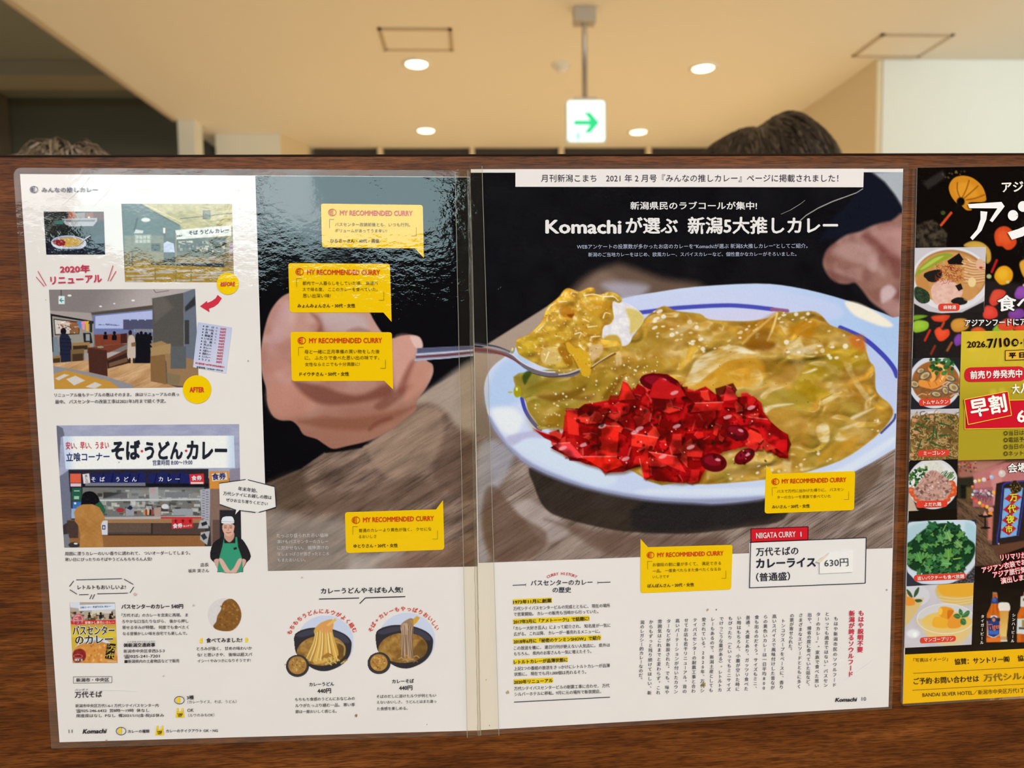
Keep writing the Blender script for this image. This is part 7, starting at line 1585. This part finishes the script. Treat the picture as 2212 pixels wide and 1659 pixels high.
t = Text(B6); t.L('2026.', 642, 222, 822, 218, size=76, bold=.025); t.L('7/10', 822, 212, 1026, 198, size=112, bold=.03); t.disc(1070, 206, 31, 34); t.L('·11', 1118, 208, 1212, 200, size=112, bold=.03)
for a in ((982, 278, 1240, 268), (983, 276, 983, 366), (983, 365, 1240, 356)): t.bar(*a, 5)
t.put('date_text', yp, (34, 26, 18), .0016)
t = Text(B6); t.L('金', 1050, 208, 1090, 205, bold=.03); t.put('date_text', yp, (226, 196, 60), .0018)
wb = slab('weekday_box', X(B6, [(985, 280), (1240, 270), (1240, 354), (985, 363)]), .0014, .0012, ink((232, 176, 60)), yp)
t = Text(B6); t.L('平 日', 1014, 322, 1156, 316, size=54, bold=.04); t.put('weekday_text', wb, (30, 24, 20), .0017)
b = slab('presale_label', rounded(X(B6, [(622, 430), (1166, 418), (1166, 550), (618, 560)]), 15, 6), .0014, .0012, ink((204, 38, 50)), yp); t = Text(B6); t.L('前売り券発売中', 668, 498, 1132, 482, size=76, bold=.03); t.put('presale_text', b, (244, 236, 224), .0017)
t = Text(B6); t.L('大人', 1040, 624, 1180, 614, size=92, bold=.03); t.put('poster_lettering', yp, (246, 240, 226), .0018)
b = slab('price_band', X(B6, [(622, 740), (1020, 722), (1240, 716), (1240, 970), (622, 980)]), .0013, .0012, ink((204, 30, 46)), yp); t = Text(B6)
for a in ((1020, 722, 1240, 717), (622, 760, 622, 980), (622, 979, 1240, 968)): t.bar(*a, 6)
t.put('band_outline', b, (236, 206, 60), .0016); t = Text(B6); t.L('6,', 1086, 862, 1196, 858, size=150, bold=.03); t.put('band_price', b, (248, 244, 236), .0016)
b = slab('discount_tag', X(B6, [(612, 714), (1002, 640), (1034, 856), (646, 940)]), .0016, .0014, ink((210, 30, 46)), yp); t = Text(B6)
for a in ((612, 716, 1002, 641), (1001, 640, 1034, 857), (1034, 856, 646, 939), (647, 940, 613, 714)): t.bar(*a, 6)
t.put('tag_outline', b, (240, 214, 70), .0019); t = Text(B6); t.L('早割', 664, 800, 988, 742, size=172, bold=.032); t.put('tag_text', b, (248, 244, 238), .0019)
t = Text(B6)
for k, s in enumerate(('◎当日は空席', '◎電話予約の', '◎当日のチケ', '◎ネット決済')): t.L(s, 968, 1016 + k * 61, 1246, 1006 + k * 61, size=50, bold=0)
t.put('note_text', yp, (48, 42, 30), .0016)
outlined(po, [('会場', 1004, 1330, 1178, 1320, 88)], B6, (244, 238, 226), (60, 40, 36), .05)
t = Text(B7)
for ch, x, y in zip('万代夜市', (1411, 1390, 1373, 1356), (184, 318, 442, 560)): t.one(ch, x, y, 98 if ch != '市' else 88, -.06, .04)
t.put('lantern_lettering', bd, (206, 206, 60), .0014)
outlined(po, [('リリマリが', 1250, 902, 1560, 866, 80), ('アジアン衣装でお', 1030, 1050, 1560, 946, 76), ('アジア旅行気', 1160, 1106, 1556, 1040, 80), ('演出します', 1254, 1180, 1600, 1120, 78)], B7, (246, 222, 214), (204, 40, 56), .075, bold=.02)
t = Text(B8); t.Vt('タイガービール', 824, 216, 816, 462, 34, .02); t.Vt('シンハービール', 1118, 204, 1106, 446, 34, .02); t.put('poster_lettering', po, (232, 222, 210), .0015)
t = Text(B8); t.L('Tiger', 880, 312, 992, 302, size=70, bold=.02); t.put('bottle_lettering', bd, (224, 110, 60), .0014)
t = Text(B8); t.L('「写真はイメージ」', 176, 630, 498, 616, bold=0); t.L('協賛：サントリー㈱', 562, 644, 1080, 618, size=62, bold=.02); t.L('協力', 1156, 612, 1270, 606, size=62, bold=.02); t.L('ご予約·お問い合わせは', 176, 828, 792, 802, size=66, bold=.02); t.L('BANDAI SILVER HOTEL／新潟市中央区万代1丁目3', 260, 956, 1290, 908, size=50, bold=0)
for a in ((172, 752, 1300, 692), (166, 912, 1300, 848)): t.bar(*a, 3.5)
t.put('strip_text', yb, (52, 38, 20), .0014)
t = Text(B8); t.L('万代シルバー', 834, 796, 1370, 768, size=76, bold=.03); t.put('strip_text', yb, (132, 104, 40), .0014)
